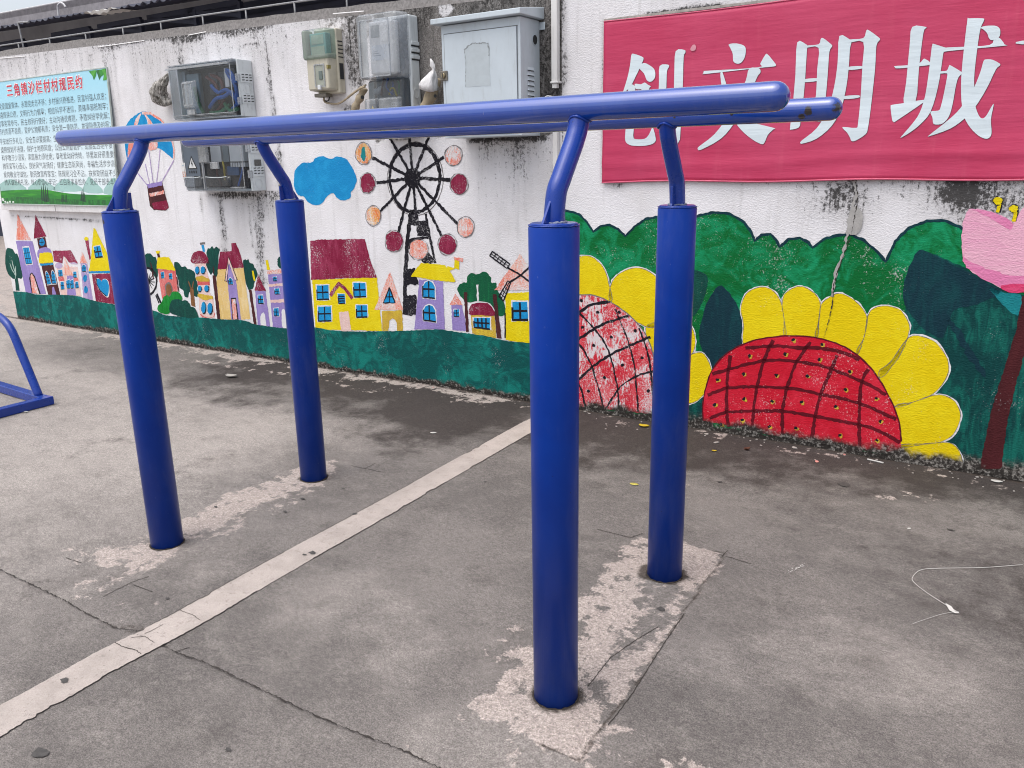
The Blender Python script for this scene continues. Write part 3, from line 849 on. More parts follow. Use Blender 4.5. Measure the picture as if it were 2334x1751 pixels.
# --- first tree and towers at the far end
art('painted_tree', [('tree', L1, R_(smooth(A([(-45, 700), (-30, 620), (10, 610), (60, 630), (95, 690), (120, 690), (150, 760), (175, 880), (205, 1000), (180, 1055), (120, 1045), (70, 1058), (20, 1020), (-20, 960), (-50, 830)]), 4))),
    ('tree', L2, R_(A([(88, 1030), (130, 1030), (160, 1230), (105, 1230)]))), ('paleg', L3, stroke(A([(104, 1060), (95, 960), (65, 860), (48, 780)]), 0.016, taper=True)),
    ('paleg', L3, stroke(A([(100, 1010), (50, 920), (18, 830)]), 0.013, taper=True)), ('paleg', L3, stroke(A([(108, 1020), (102, 930), (104, 870)]), 0.016, taper=True))], WL, 'dark green tree with pale forked trunk')
h = art('painted_house', [('lilac', L2, R_(A([(105, 505), (345, 510), (545, 1280), (250, 1260)])))], WL, 'tall lilac tower with pale pink spire')
art('painted_roof', [('peach', L2, R_(A([(128, 112), (322, 492), (112, 492)])))], h)
window(A, [(208, 606), (295, 600), (345, 832), (255, 842)], h, 2, 2, 0.006)
art('painted_door', [('line', L3, R_(A([(335, 1260), (302, 1060), (310, 985), (340, 962), (385, 1025), (468, 1280)]))), ('peach', L4 - .0004, R_(A([(350, 1262), (320, 1060), (322, 1000), (342, 985), (376, 1040), (448, 1280)])))], h)
h = art('painted_house', [('brown', L2, R_(A([(475, 860), (650, 855), (752, 1300), (572, 1285)]))), ('brown', L1, R_(A([(410, 470), (530, 450), (562, 605), (440, 625)])))], WL, 'brown clock tower with maroon spire and yellow band')
art('painted_roof', [('maroon', L2, R_(A([(390, 125), (550, 438), (365, 470)])))], h)
art('painted_window', [('blue', L2, R_(A(ell(485, 525, 40, 55)))), ('line', L3, stroke(A([(485, 472), (487, 578)]), 0.006)), ('line', L3, stroke(A([(448, 528), (522, 522)]), 0.006))], h)
art('painted_dome', [('lilac', L2, R_(smooth(A([(430, 750), (418, 680), (450, 620), (540, 598), (605, 630), (622, 690), (600, 750), (500, 770)]), 4)))], h)
art('painted_band', [('yellow', L3, R_(smooth(A([(450, 700), (480, 682), (600, 672), (635, 720), (642, 830), (560, 835), (452, 832)]), 4))), ('blue', L3, R_(A([(455, 832), (640, 820), (650, 850), (462, 868)])))], h)
window(A, [(528, 952), (572, 945), (622, 1130), (565, 1138)], h, 1, 3, 0.005, True)
window(A, [(614, 940), (662, 933), (696, 1122), (640, 1128)], h, 1, 3, 0.005, True)
art('painted_door', [('lilac', L3, R_(A([(635, 1195), (645, 1172), (662, 1180), (695, 1290), (635, 1285)])))], h)
h = art('painted_house', [('pinkw', L1, R_(A([(690, 880), (1000, 880), (1058, 1310), (758, 1290)]))), ('lilac', L2, R_(A([(850, 1015), (940, 1010), (985, 1300), (852, 1290)]))),
    ('coral', L2, R_(A([(715, 1030), (800, 1025), (812, 1090), (735, 1095)]))), ('coral', L2, R_(A([(945, 1045), (1005, 1040), (1015, 1090), (955, 1095)])))], WL, 'pink and lilac house with maroon roof')
art('painted_roof', [('maroon', L2, R_(A([(640, 648), (905, 643), (1008, 832), (880, 820), (800, 720), (780, 830), (662, 800)]))), ('peach', L3, R_(A([(815, 735), (940, 1010), (800, 1000)]))), ('lilacw', L3, R_(smooth(A(ell(730, 865, 52, 44))))),
    ('lilacw', L3, R_(smooth(A(ell(945, 862, 56, 46)))))], h)
for q in [[(722, 930), (778, 925), (790, 1015), (730, 1020)], [(940, 955), (982, 950), (992, 1035), (948, 1040)], [(755, 1102), (800, 1098), (814, 1205), (765, 1212)], [(970, 1102), (1010, 1098), (1022, 1185), (975, 1192)],
          [(838, 1085), (890, 1065), (898, 1195), (850, 1195)], [(895, 1085), (940, 1065), (957, 1192), (905, 1197)]]:
    window(A, q, h, 1, 1, 0.005)
h = art('painted_house', [('lilacw', L1, R_(A([(1045, 830), (1140, 838), (1228, 1372), (1085, 1335)])))], WL, 'slim lilac tower with peach spire')
art('painted_roof', [('peach', L2, R_(A([(1065, 652), (1145, 832), (1032, 832)])))], h)
window(A, [(1062, 850), (1122, 848), (1130, 948), (1072, 952)], h, 1, 1, 0.006, True)
art('painted_window', [('blue', L3, R_(A(ell(1112, 1050, 30, 50)))), ('line', L4, stroke(A([(1108, 1000), (1115, 1100)]), .004))], h)
art('painted_window', [('blue', L3, R_(A(ell(1125, 1215, 30, 54)))), ('line', L4, stroke(A([(1120, 1160), (1130, 1268)]), .004))], h)
h = art('painted_house', [('maroon', L2, R_(A([(1210, 990), (1482, 980), (1545, 1425), (1270, 1385)])))], WL, 'maroon house with blue heart window under a yellow pointed roof')
art('painted_roof', [('yellow', L2, R_(A([(1235, 318), (1262, 335), (1440, 700), (1482, 945), (1165, 952), (1200, 740)]))), ('blue', L3, R_(A([(1165, 950), (1478, 940), (1478, 970), (1170, 976)])))], h)
art('painted_chimney', [('maroon', L1, R_(A([(1110, 500), (1160, 495), (1197, 770), (1175, 780)]))), ('yellow', L2, R_(A(ell(1130, 475, 32, 28))))], h)
window(A, [(1240, 592), (1330, 576), (1370, 735), (1265, 748)], h, 1, 1, 0.012)
hp = smooth(A([(1352, 1090), (1320, 1062), (1285, 1062), (1283, 1120), (1330, 1220), (1420, 1308), (1450, 1290), (1460, 1180), (1440, 1090), (1402, 1062), (1370, 1072)]), 4)
art('painted_heart', [('white', L3 - .0002, R_(grow(hp, 1.10))), ('blue', L3, R_(hp)), ('line', L4, stroke(A([(1278, 1050), (1283, 1130), (1330, 1225), (1425, 1312)]), .010))], h)

# --- middle of the town
art('painted_tree', [('tree', L1, R_(smooth(B([(40, 330), (70, 260), (140, 240), (190, 290), (225, 300), (250, 400), (258, 540), (235, 620), (195, 560), (120, 460), (60, 420)]), 4))), ('brown', L2, stroke(B([(150, 370), (175, 480), (190, 620)]), .02, taper=True))], WL, 'dark tree behind the near left blue post')
el = ell(110, 650, 130, 195, 30, 0.02)
art('painted_wheel', [('line', L2, stroke(B(el + el[:1]), 0.018, .003)), ('line', L2, stroke(B([(225, 850), (272, 965)]), .014)), ('line', L2, stroke(B([(240, 830), (300, 960)]), .022))] +
    [('line', L2, stroke(B([(120, 650), (120 + 95 * math.cos(a), 650 + 130 * math.sin(a))]), .008, taper=True)) for a in np.arange(-2.2, 2.3, 0.45)], WL, 'black outlined cart wheel')
h = art('painted_house', [('coral', L2, R_(B([(255, 468), (512, 475), (545, 780), (520, 835), (320, 905), (280, 650)])))], WL, 'coral house with a yellow hipped roof')
art('painted_roof', [('yellow', L3, R_(B([(250, 300), (300, 295), (415, 296), (512, 470), (500, 492), (240, 457)]))), ('brown', L2, R_(B([(240, 235), (272, 232), (292, 300), (258, 300)]))), ('yellow', L3, R_(B([(223, 205), (292, 198), (278, 240), (240, 242)])))], h)
window(B, [(300, 516), (345, 512), (352, 598), (310, 604)], h, 1, 1, .004); window(B, [(420, 533), (462, 531), (470, 612), (427, 616)], h, 1, 1, .004)
art('painted_door', [('pencil', L3, R_(smooth(B([(365, 780), (362, 700), (410, 658), (455, 695), (470, 790), (430, 855), (380, 855)]), 4))), ('bark', L4, R_(smooth(B([(380, 780), (380, 715), (410, 685), (445, 712), (458, 790), (425, 850), (390, 850)]), 4)))], h)
art('painted_tree', [('tree', L1, R_(smooth(B([(490, 385), (522, 366), (570, 388), (600, 432), (650, 430), (690, 470), (745, 478), (795, 525), (805, 610), (842, 700), (845, 850), (800, 872), (725, 800), (690, 880), (640, 852), (628, 780), (570, 740), (555, 660), (545, 600), (510, 510)]), 4))),
    ('bark', L2, R_(B([(722, 735), (772, 735), (802, 1020), (740, 1000)]))), ('bark', L2, stroke(B([(740, 760), (700, 640)]), .014, taper=True)), ('bark', L2, stroke(B([(752, 760), (778, 640)]), .012, taper=True)), ('brown', L1, stroke(B([(530, 580), (560, 800)]), .014))], WL, 'leaning dark green tree with forked tan trunk')
art('painted_bush', [('green', L4 + .0003, R_(smooth(B([(252, 1055), (270, 990), (318, 950), (340, 880), (390, 845), (432, 868), (470, 800), (530, 793), (590, 838), (612, 910), (540, 965), (445, 1000), (440, 1075), (400, 1125), (300, 1105)]), 4)))], WL, 'bright green round bush')
art('painted_bush', [('tree', L4 + .0006, R_(smooth(B([(440, 1100), (428, 1010), (470, 922), (560, 903), (620, 930), (662, 918), (720, 968), (732, 1010), (790, 1028), (838, 1120), (838, 1172), (700, 1175), (560, 1150)]), 4)))], WL, 'dark green round bush')
h = art('painted_house', [('pinkw', L1, R_(B([(785, 390), (960, 385), (978, 540), (1012, 650), (1010, 800), (1062, 900), (1085, 1170), (1000, 1190), (870, 1160), (840, 800), (820, 600)]))),
    ('coral', L2, R_(B([(830, 640), (1005, 640), (1010, 700), (835, 705)]))), ('coral', L2, R_(smooth(B([(870, 1120), (900, 1160), (980, 1180), (1075, 1150), (1080, 1100), (1060, 1165), (960, 1170)]), 3))),
    ('ochre', L3, R_(smooth(B([(810, 585), (850, 575), (900, 562), (950, 590), (1000, 608), (1006, 642), (900, 652), (820, 632)]), 4))), ('ochre', L3, R_(smooth(B([(838, 835), (880, 825), (940, 842), (1050, 862), (1055, 902), (1000, 905), (950, 922), (850, 880)]), 4)))], WL, 'round pink tower with maroon dome')
art('painted_dome', [('maroon', L2, R_(smooth(B([(733, 345), (750, 280), (780, 230), (835, 208), (905, 213), (960, 265), (1002, 370), (980, 385), (780, 388), (745, 370)]), 4))), ('blue', L1, R_(B([(888, 125), (922, 118), (945, 225), (910, 215)]))), ('pencil', L2, stroke(B([(868, 100), (942, 92)]), .016))], h)
for cx, cy, rx, ry in [(828, 485, 33, 60), (912, 485, 37, 60), (865, 755, 30, 50), (967, 752, 38, 52), (922, 1030, 38, 88), (1015, 1042, 40, 88)]:
    art('painted_window', [('white', L3, R_(B(ell(cx, cy, rx * 1.15, ry * 1.1)))), ('line', L3 + .0003, R_(B(ell(cx + 4, cy + 4, rx, ry)))), ('blue', L3 + .0006, R_(B(ell(cx - 2, cy - 4, rx * .84, ry * .88))))], h)
art('painted_tree', [('tree', L2, R_(smooth(B([(962, 250), (980, 172), (1015, 165), (1042, 132), (1070, 168), (1102, 143), (1130, 160), (1155, 185), (1140, 250), (1132, 400), (1120, 560), (1082, 572), (1050, 520), (1030, 556), (985, 480), (958, 400), (990, 330)]), 4))), ('brown', L3, R_(B([(1050, 555), (1096, 560), (1168, 1200), (1120, 1200)]))), ('brown', L3, stroke(B([(1070, 560), (1065, 430)]), .012, taper=True))], WL, 'tall dark green tree on a brown trunk beside the cream house')
h = art('painted_house', [('cream', L1, R_(B([(1118, 470), (1505, 452), (1530, 660), (1602, 1200), (1165, 1200), (1108, 640)]))), ('lilac', L3, R_(B([(1288, 385), (1392, 630), (1468, 1200), (1328, 1200), (1268, 640)])))], WL, 'cream house with lilac gable tower')
art('painted_roof', [('maroon', L2, R_(B([(1160, 220), (1330, 208), (1325, 88), (1388, 88), (1442, 210), (1508, 448), (1125, 476)]))), ('line', L3, R_(B([(1285, 285), (1418, 630), (1375, 642), (1290, 385), (1268, 655), (1224, 640)]))), ('pinkw', L4, R_(B([(1288, 305), (1405, 622), (1380, 630), (1288, 368), (1258, 640), (1236, 632)])))], h)
art('painted_chimney', [('maroon', L3, R_(B([(1335, 95), (1382, 95), (1392, 150), (1338, 150)])))], h)
window(B, [(1280, 596), (1342, 598), (1352, 690), (1290, 690)], h, 1, 1, .006, True, lift=L4)
art('painted_door', [('line', L4, R_(B([(1318, 890), (1394, 886), (1430, 1200), (1345, 1200)]))), ('peach', L4 + .0004, R_(B([(1330, 905), (1384, 902), (1415, 1200), (1355, 1200)])))], h)
art('painted_tree', [('tree', L1, R_(smooth(B([(1495, 372), (1520, 328), (1546, 340), (1572, 323), (1592, 378), (1640, 398), (1660, 450), (1682, 470), (1704, 560), (1662, 650), (1642, 740), (1580, 772), (1545, 700), (1520, 600)]), 4))), ('yellow', L2, stroke(B([(1635, 492), (1648, 570), (1665, 640)]), .018)), ('brown', L2, R_(B([(1578, 768), (1616, 768), (1692, 1270), (1650, 1270)])))], WL, 'dark green tree with a yellow dash and thin trunk')
h = art('painted_house', [('lilac', L2, R_(B([(1670, 785), (1822, 788), (1888, 1300), (1708, 1285)])))], WL, 'small lilac tower with maroon pointed roof')
art('painted_roof', [('maroon', L3, R_(B([(1715, 552), (1830, 790), (1662, 780)])))], h)
window(B, [(1715, 853), (1782, 850), (1797, 970), (1720, 968)], h, 1, 1, .008)
art('painted_door', [('white', L3, R_(smooth(B([(1755, 1280), (1748, 1160), (1780, 1098), (1815, 1140), (1832, 1290), (1795, 1300)]), 3)))], h)
h = art('painted_house', [('lilac', L2, R_(B([(1855, 550), (2090, 538), (2185, 1330), (1930, 1320)]))), ('pinkw', L3, R_(B([(1865, 690), (2110, 670), (2116, 708), (1870, 728)]))), ('pinkw', L3, R_(B([(1890, 915), (2140, 900), (2146, 950), (1896, 960)]))), ('peach', L4, R_(B([(1960, 685), (2110, 675), (2112, 695), (1965, 705)])))], WL, 'three storey lilac house behind the far left blue post')
art('painted_roof', [('peach', L3, R_(B([(1840, 490), (2082, 470), (2092, 528), (1850, 542)]))), ('yellow', L2, R_(B([(1818, 340), (1855, 335), (1888, 475), (1845, 485)])))], h)
for q in [[(1930, 582), (1982, 578), (1990, 638), (1938, 642)], [(1952, 752), (2022, 745), (2030, 830), (1960, 834)], [(1940, 1040), (2010, 1034), (2022, 1150), (1948, 1146)]]: window(B, q, h, 1, 1, .006)
art('painted_door', [('white', L3, R_(smooth(B([(2065, 1300), (2058, 1100), (2080, 1050), (2110, 1100), (2125, 1320)]), 3)))], h)
art('painted_tree', [('tree', L1, R_(smooth(B(ell(2065, 370, 75, 100)), 2)))], WL, 'dark treetop over the lilac three storey house')

# --- cloud and ferris wheel
art('painted_cloud', [('blue', L2, R_(smooth(C_([(180, 280), (185, 230), (225, 185), (285, 180), (300, 155), (350, 143), (390, 160), (430, 146), (480, 158), (512, 200), (530, 232), (545, 280), (530, 330), (512, 352), (505, 385), (470, 402), (430, 388), (410, 360), (375, 372), (350, 410), (310, 430), (265, 415), (238, 380), (205, 370), (183, 330)]), 4)))], WL, 'bright blue cloud')
w_ = art('painted_ferris_wheel', [('black', L4, R_(C_(ell(870, 270, 47, 57)), .003))], WL, 'black ferris wheel with round cabins')
rm = ell(882, 272, 146, 198, 40, 0.015)
art('wheel_rim', [('black', L2, stroke(C_(rm[:30]), .021, .004)), ('black', L2, stroke(C_(rm[29:] + rm[:1]), .025, .005))], w_)
pr = ell(886, 275, 162, 212, 44, 0.01); art('pencil_rim', [('pencil', L1, stroke(C_(pr + pr[:1]), .005, .002))], w_)
for p in [(700, -30), (636, 152), (660, 298), (680, 465), (785, 590), (888, 480), (1038, 605), (1132, 538), (1088, 281), (1052, 150), (1000, -60), (846, -20)]:
    art('wheel_spoke', [('black', L3, stroke(C_([(870, 270), p]), .0185, .0035))], w_)
art('wheel_tower', [('black', L1, stroke(C_([(858, 470), (838, 640), (826, 860), (822, 1065)]), .031, .004)), ('black', L1, stroke(C_([(945, 478), (965, 590), (1000, 765)]), .018, .003)),
    ('black', L2, R_(C_([(848, 452), (895, 452), (905, 520), (955, 520), (968, 610), (898, 608), (890, 545), (850, 545)]), .004)), ('black', L2, R_(C_([(835, 628), (892, 618), (892, 612), (970, 610), (965, 620), (890, 640), (860, 680), (835, 690)]), .004)),
    ('black', L2, R_(C_([(920, 745), (965, 705), (1002, 760), (945, 775)]), .004)), ('black', L2, R_(C_([(835, 800), (882, 795), (905, 890), (835, 890)]), .005)), ('black', L2, R_(C_([(818, 955), (892, 950), (892, 1062), (860, 1070), (815, 1062)]), .005))], w_)
for cx, cy, rx, ry, k in [(585, 128, 48, 64, 'orange'), (608, 300, 46, 62, 'maroon'), (642, 490, 45, 58, 'orange'), (762, 637, 53, 66, 'maroon'), (905, 686, 58, 60, 'peach'), (1072, 657, 55, 62, 'maroon'), (1178, 555, 50, 62, 'peach'), (1140, 305, 53, 62, 'maroon'), (1108, 140, 51, 60, 'peach'), (690, -60, 50, 60, 'maroon'), (1010, -90, 50, 60, 'orange'), (845, -80, 50, 60, 'peach')]:
    o = art('wheel_cabin', [(k, L4 + .0002, R_(C_(ell(cx, cy, rx * .9, ry * .92)), .004)), ('pencil', L4 + .0004, stroke(C_(ell(cx, cy, rx, ry, 24) + [ell(cx, cy, rx, ry, 24, 0)[0]]), .004, .002))], w_)
art('wheel_cabin_mark', [('tealb', L5, R_(C_(ell(585, 130, 14, 40)), .004))], w_)

# --- yellow house, mushroom house and friends
h = art('painted_house', [('yellow', L2, R_(C_([(285, 862), (662, 848), (692, 1160), (305, 1150)])))], WL, 'big yellow house with a maroon roof')
art('painted_roof', [('maroon', L3, R_(C_([(275, 636), (330, 628), (590, 624), (622, 740), (662, 850), (470, 852), (280, 864)])))], h)
for q in [[(312, 895), (380, 893), (384, 975), (315, 977)], [(525, 880), (595, 880), (600, 960), (530, 962)], [(320, 1018), (395, 1017), (398, 1100), (322, 1103)], [(542, 1010), (605, 1010), (607, 1078), (545, 1080)]]: window(C_, q, h, 1, 1, .010, lift=L3)
art('painted_gable', [('maroon', L4, stroke(C_([(392, 955), (418, 915), (442, 884), (478, 915), (520, 970)]), .026))], h)
window(C_, [(435, 945), (475, 945), (478, 998), (440, 1000)], h, 0, 3, .008, lift=L3)
art('painted_door', [('pinkw', L3, R_(C_([(440, 1050), (496, 1045), (513, 1160), (455, 1160)])))], h)
h = art('painted_house', [('ochre', L2, R_(C_([(690, 1045), (808, 1040), (813, 1160), (780, 1160), (776, 1115), (768, 1095), (750, 1085), (735, 1100), (728, 1160), (695, 1160)])))], WL, 'narrow ochre house with pink gable')
art('painted_roof', [('peach', L3, R_(C_([(738, 815), (815, 1038), (648, 1036)])))], h)
art('painted_window', [('line', L4, R_(C_([(735, 900), (773, 998), (696, 1000)]))), ('blue', L4 + .0004, R_(C_([(735, 916), (764, 992), (705, 994)]))), ('line', L5 + .0004, stroke(C_([(735, 910), (737, 994)]), .006)), ('line', L5 + .0004, stroke(C_([(716, 962), (757, 960)]), .006))], h)
h = art('painted_house', [('lilac', L3, R_(C_([(908, 862), (1045, 868), (1057, 1150), (880, 1150)])))], WL, 'lilac house with a yellow cap roof and bent chimney')
art('painted_roof', [('yellow', L4, R_(C_([(862, 842), (890, 800), (920, 765), (990, 768), (1060, 778), (1090, 815), (1122, 872), (1108, 878), (1040, 868), (960, 858)])))], h)
art('painted_chimney', [('yellow', L3, stroke(C_([(1070, 800), (1125, 815), (1128, 745)]), .036)), ('peach', L4, R_(C_([(1110, 728), (1162, 738), (1160, 758), (1112, 745)])))], h)
window(C_, [(930, 868), (998, 866), (1000, 970), (930, 962)], h, 1, 1, .010, True, lift=L4); window(C_, [(932, 1008), (1000, 1006), (1006, 1106), (935, 1096)], h, 1, 1, .010, True, lift=L4)
h = art('painted_house', [('lilac', L2, R_(C_([(1095, 1005), (1155, 1005), (1190, 1160), (1100, 1155)])))], WL, 'tiny lilac house with peach roof')
art('painted_roof', [('peach', L3, R_(C_([(1120, 942), (1162, 1010), (1086, 1006)])))], h)
window(C_, [(1110, 1035), (1140, 1034), (1142, 1074), (1112, 1076)], h, 1, 1, .006, lift=L3)
art('painted_tree', [('mgreen', L1, R_(smooth(C_([(1130, 910), (1155, 882), (1185, 875), (1185, 845), (1212, 824), (1245, 830), (1290, 814), (1325, 850), (1328, 880), (1355, 880), (1362, 920), (1402, 1000), (1412, 1060), (1370, 1072), (1320, 1000), (1250, 985), (1190, 992), (1145, 955)]), 4))),
    ('white', L2, R_(C_([(1240, 890), (1252, 888), (1255, 990), (1245, 990)]))), ('brown', L3, R_(C_([(1168, 935), (1186, 935), (1197, 1165), (1180, 1165)]))), ('brown', L4, R_(C_([(1336, 945), (1356, 945), (1387, 1205), (1360, 1200)])))], WL, 'wide green tree on two brown trunks')
h = art('painted_house', [('ochre', L2, R_(C_([(1210, 1062), (1345, 1062), (1358, 1200), (1215, 1175)])))], WL, 'low yellow green house with a rounded maroon roof')
art('painted_roof', [('maroon', L3, R_(smooth(C_([(1198, 1060), (1215, 1005), (1290, 995), (1332, 1022), (1348, 1070), (1270, 1066)]), 4)))], h)
window(C_, [(1225, 1083), (1320, 1083), (1320, 1150), (1228, 1138)], h, 3, 1, .010, lift=L3)
h = art('painted_windmill', [('yellow', L2, R_(C_([(1408, 940), (1620, 930), (1640, 1245), (1410, 1212)]))), ('line', L3, stroke(C_([(1408, 1055), (1408, 1200)]), .010))], WL, 'yellow windmill with a peach cap and black sails')
art('painted_roof', [('peach', L3, R_(C_([(1495, 712), (1345, 922), (1640, 922)])))], h)
window(C_, [(1450, 990), (1536, 990), (1542, 1095), (1452, 1096)], h, 1, 1, .014, lift=L3)
def sail(p):
    (a, b, c, d) = [np.array(x, float) for x in p]
    it = [('line', L4, stroke(C_([tuple(a), tuple(b), tuple(c), tuple(d), tuple(a)]), .0085))]
    for i in range(1, 5):
        t = i / 5; it.append(('line', L4 + .0002, stroke(C_([tuple(a + (b - a) * t), tuple(d + (c - d) * t)]), .0055)))
    it.append(('line', L4 + .0003, stroke(C_([tuple((a + d) / 2), tuple((b + c) / 2)]), .005)))
    return it
art('windmill_sail', sail([(1318, 722), (1418, 795), (1436, 770), (1334, 697)]) + [('line', L4, stroke(C_([(1420, 790), (1500, 835), (1640, 940)]), .011))], h)
art('windmill_sail', sail([(1372, 960), (1425, 868), (1440, 882), (1398, 985)]) + [('line', L4, stroke(C_([(1430, 880), (1500, 835), (1600, 740)]), .012))], h)

# --- hot air balloon
h = art('painted_balloon', [('blue', L2, R_(smooth(BL([(945, 1080), (945, 980), (980, 910), (1060, 850), (1130, 850), (1200, 895), (1260, 960), (1300, 1050), (1312, 1130), (1318, 1205), (1260, 1160), (1195, 1120), (1120, 1128), (1040, 1160), (972, 1222), (953, 1150)]), 4)))], WL, 'blue and red striped hot air balloon')
art('balloon_stripe', [('peach', L3, R_(smooth(BL([(1070, 858), (1030, 900), (1000, 1000), (972, 1100), (970, 1200), (1005, 1185), (1040, 1100), (1040, 960)]), 4)))], h)
art('balloon_stripe', [('peach', L3, R_(smooth(BL([(1085, 858), (1110, 900), (1128, 1000), (1125, 1128), (1192, 1112), (1175, 980), (1125, 890)]), 4)))], h)
art('balloon_stripe', [('peach', L3, stroke(BL([(1075, 855), (1140, 858), (1220, 910), (1290, 1010), (1318, 1130), (1316, 1205)]), .018))], h)
for p in [[(970, 1220), (1110, 1395)], [(1100, 1240), (1132, 1390)], [(1212, 1130), (1200, 1260), (1185, 1385)], [(1315, 1215), (1225, 1375)], [(1125, 1130), (1160, 1390)]]:
    art('balloon_rope', [('lilacw', L2, stroke(BL(p), .009, .002))], h)
art('balloon_basket', [('brown', L2, R_(BL([(1112, 1395), (1226, 1375), (1278, 1570), (1258, 1592), (1165, 1588), (1135, 1560)]))), ('lilac', L3, R_(BL([(1108, 1395), (1226, 1372), (1230, 1402), (1125, 1425)]))), ('peach', L3, R_(BL([(1130, 1465), (1240, 1440), (1246, 1468), (1138, 1488)]))), ('maroon', L3, R_(BL([(1150, 1535), (1262, 1515), (1278, 1570), (1255, 1588), (1165, 1582)])))], h)

# --- bushes, sunflowers and tulip on the tall wall
bt = [(127, 70), (150, 72), (178, 78), (235, 95), (270, 130), (297, 172), (330, 147), (370, 142), (408, 160), (440, 193), (480, 150), (530, 115), (585, 106), (680, 130), (730, 130), (765, 100), (830, 86), (900, 92), (960, 122), (1000, 172), (1015, 212),
      (1045, 186), (1085, 183), (1112, 208), (1125, 240), (1165, 206), (1215, 199), (1255, 220), (1272, 243), (1320, 205), (1380, 188), (1440, 184), (1500, 210), (1560, 262), (1598, 306), (1640, 215), (1700, 155), (1780, 125), (1860, 123), (1925, 150), (2010, 220), (2250, 260)]
bq = H_(bt); bq[0] = (S_PIPE + 0.01, bq[0][1])
bq += [(1.6, 0.9), (2.6, 0.85), (2.6, 0.06)]
s = 2.5; bb = []
while s > S_PIPE + .02:
    bb.append((s, 0.02 + 0.02 * (float(fbm(np.array(s * 4.0), np.array(5.0), 5)) - 0.5))); s -= 0.04
h = art('painted_bush', [('bush', L1, R_(bq + bb + [(S_PIPE + .01, .02)]))], WR, 'emerald bush with scalloped top behind the sunflowers')
art('bush_outline', [('leaf', L2, stroke(H_(bt[:41]), .012, .002))], h)
h = art('painted_leaf', [('leafb', L2, R_(H_([(1735, 258), (1780, 262), (1835, 278), (1950, 335), (2100, 420), (2200, 452), (2330, 470), (2420, 600), (2420, 1330), (2000, 1235), (1500, 1120), (1640, 760), (1690, 500), (1672, 470), (1682, 380)]), .003))], WR, 'big teal leaf beside the tulip stem')
art('leaf_shade', [('leaf', L3, R_(smooth(H_([(1737, 262), (1790, 265), (1900, 320), (2050, 400), (2110, 440), (1990, 500), (1900, 520), (1850, 640), (1760, 600), (1700, 520), (1675, 470), (1684, 385)]), 4), .003))], h)
art('leaf_shade', [('leaf', L3, stroke(H_([(1880, 560), (1960, 690), (2040, 820)]), .03, .006, taper=True))], h)
art('leaf_tip', [('tealb', L3, R_(smooth(H_([(2060, 425), (2130, 445), (2196, 455), (2190, 540), (2140, 520)]), 4), .003))], h)
art('painted_leaf', [('leaf', L2, R_(smooth(H_([(865, 412), (920, 470), (955, 545), (968, 600), (966, 690), (900, 740), (820, 785), (790, 725), (768, 640), (785, 540), (820, 455)]), 4)))], WR, 'dark navy leaf left of the red seed head')
art('painted_leaf', [('tree', L2, R_(smooth(H_([(700, 350), (750, 343), (806, 372), (792, 462), (745, 545), (690, 520)]), 4)))], WR, 'dark green leaf behind the far right blue post')
art('painted_ground_tuft', [('leafb', L1 + .0003, R_(H_([(560, 900), (820, 880), (830, 1080), (560, 1020)]), .004))], WR)
tl_ = art('painted_tulip', [('pink', L4, R_(smooth(F_([(1210, 480), (1222, 340), (1260, 220), (1310, 190), (1430, 205), (1560, 240), (1660, 300), (1702, 325), (1760, 220), (1840, 160), (1930, 240), (2010, 310), (2120, 230), (2230, 190), (2290, 300), (2310, 500), (2230, 740), (2080, 900), (1900, 965), (1690, 978), (1590, 940), (1400, 850), (1260, 740), (1215, 620)]), 4)))], WR, 'large pink tulip with yellow stamens')
art('tulip_shade', [('hpink', L4 + .0004, R_(smooth(F_([(1222, 640), (1350, 720), (1600, 800), (1900, 830), (2150, 780), (2230, 730), (2080, 900), (1900, 955), (1700, 965), (1590, 935), (1400, 845), (1262, 738)]), 4), .004))], tl_)
art('tulip_shade', [('rose', L5 + .0002, R_(smooth(F_([(1575, 930), (1700, 905), (1900, 905), (2080, 880), (1900, 970), (1690, 982)]), 4), .003))], tl_)
art('tulip_petal_edge', [('hpink', L4 + .0004, R_(smooth(F_([(1312, 192), (1430, 206), (1560, 242), (1690, 322), (1662, 385), (1500, 285), (1400, 240)]), 4), .002))], tl_)
art('tulip_stem', [('stem', L4 - .0004, R_(smooth(H_([(2205, 460), (2265, 460), (2235, 640), (2195, 780), (2140, 1010), (2112, 1225)]), 4, closed=False) + smooth(H_([(2015, 1225), (2060, 1000), (2130, 760), (2180, 600)]), 4, closed=False)))], tl_)
for p, c in [([(1570, 135), (1562, 180), (1550, 225)], (1553, 118)), ([(1722, 200), (1718, 250), (1700, 312)], (1705, 192))]:
    art('tulip_stamen', [('line', L4, stroke(F_([(x + 5, y) for x, y in p]), .018)), ('yellow', L4 + .0004, stroke(F_(p), .012)), ('line', L4 + .0006, R_(F_(ell(c[0], c[1], 48, 42)))), ('yellow', L5, R_(F_(ell(c[0] - 2, c[1] - 2, 42, 36))))], tl_)
def flower(petals, Zp, label):
    fl = None
    for i, p in enumerate(petals):
        cen = np.mean(np.array(p), 0)
        q = smooth(Zp(p), 4)
        c2 = np.mean(np.array(q), 0)
        wq = [(c2[0] + (a - c2[0]) * 1.05, c2[1] + (b - c2[1]) * 1.05) for a, b in q]
        yield q, wq
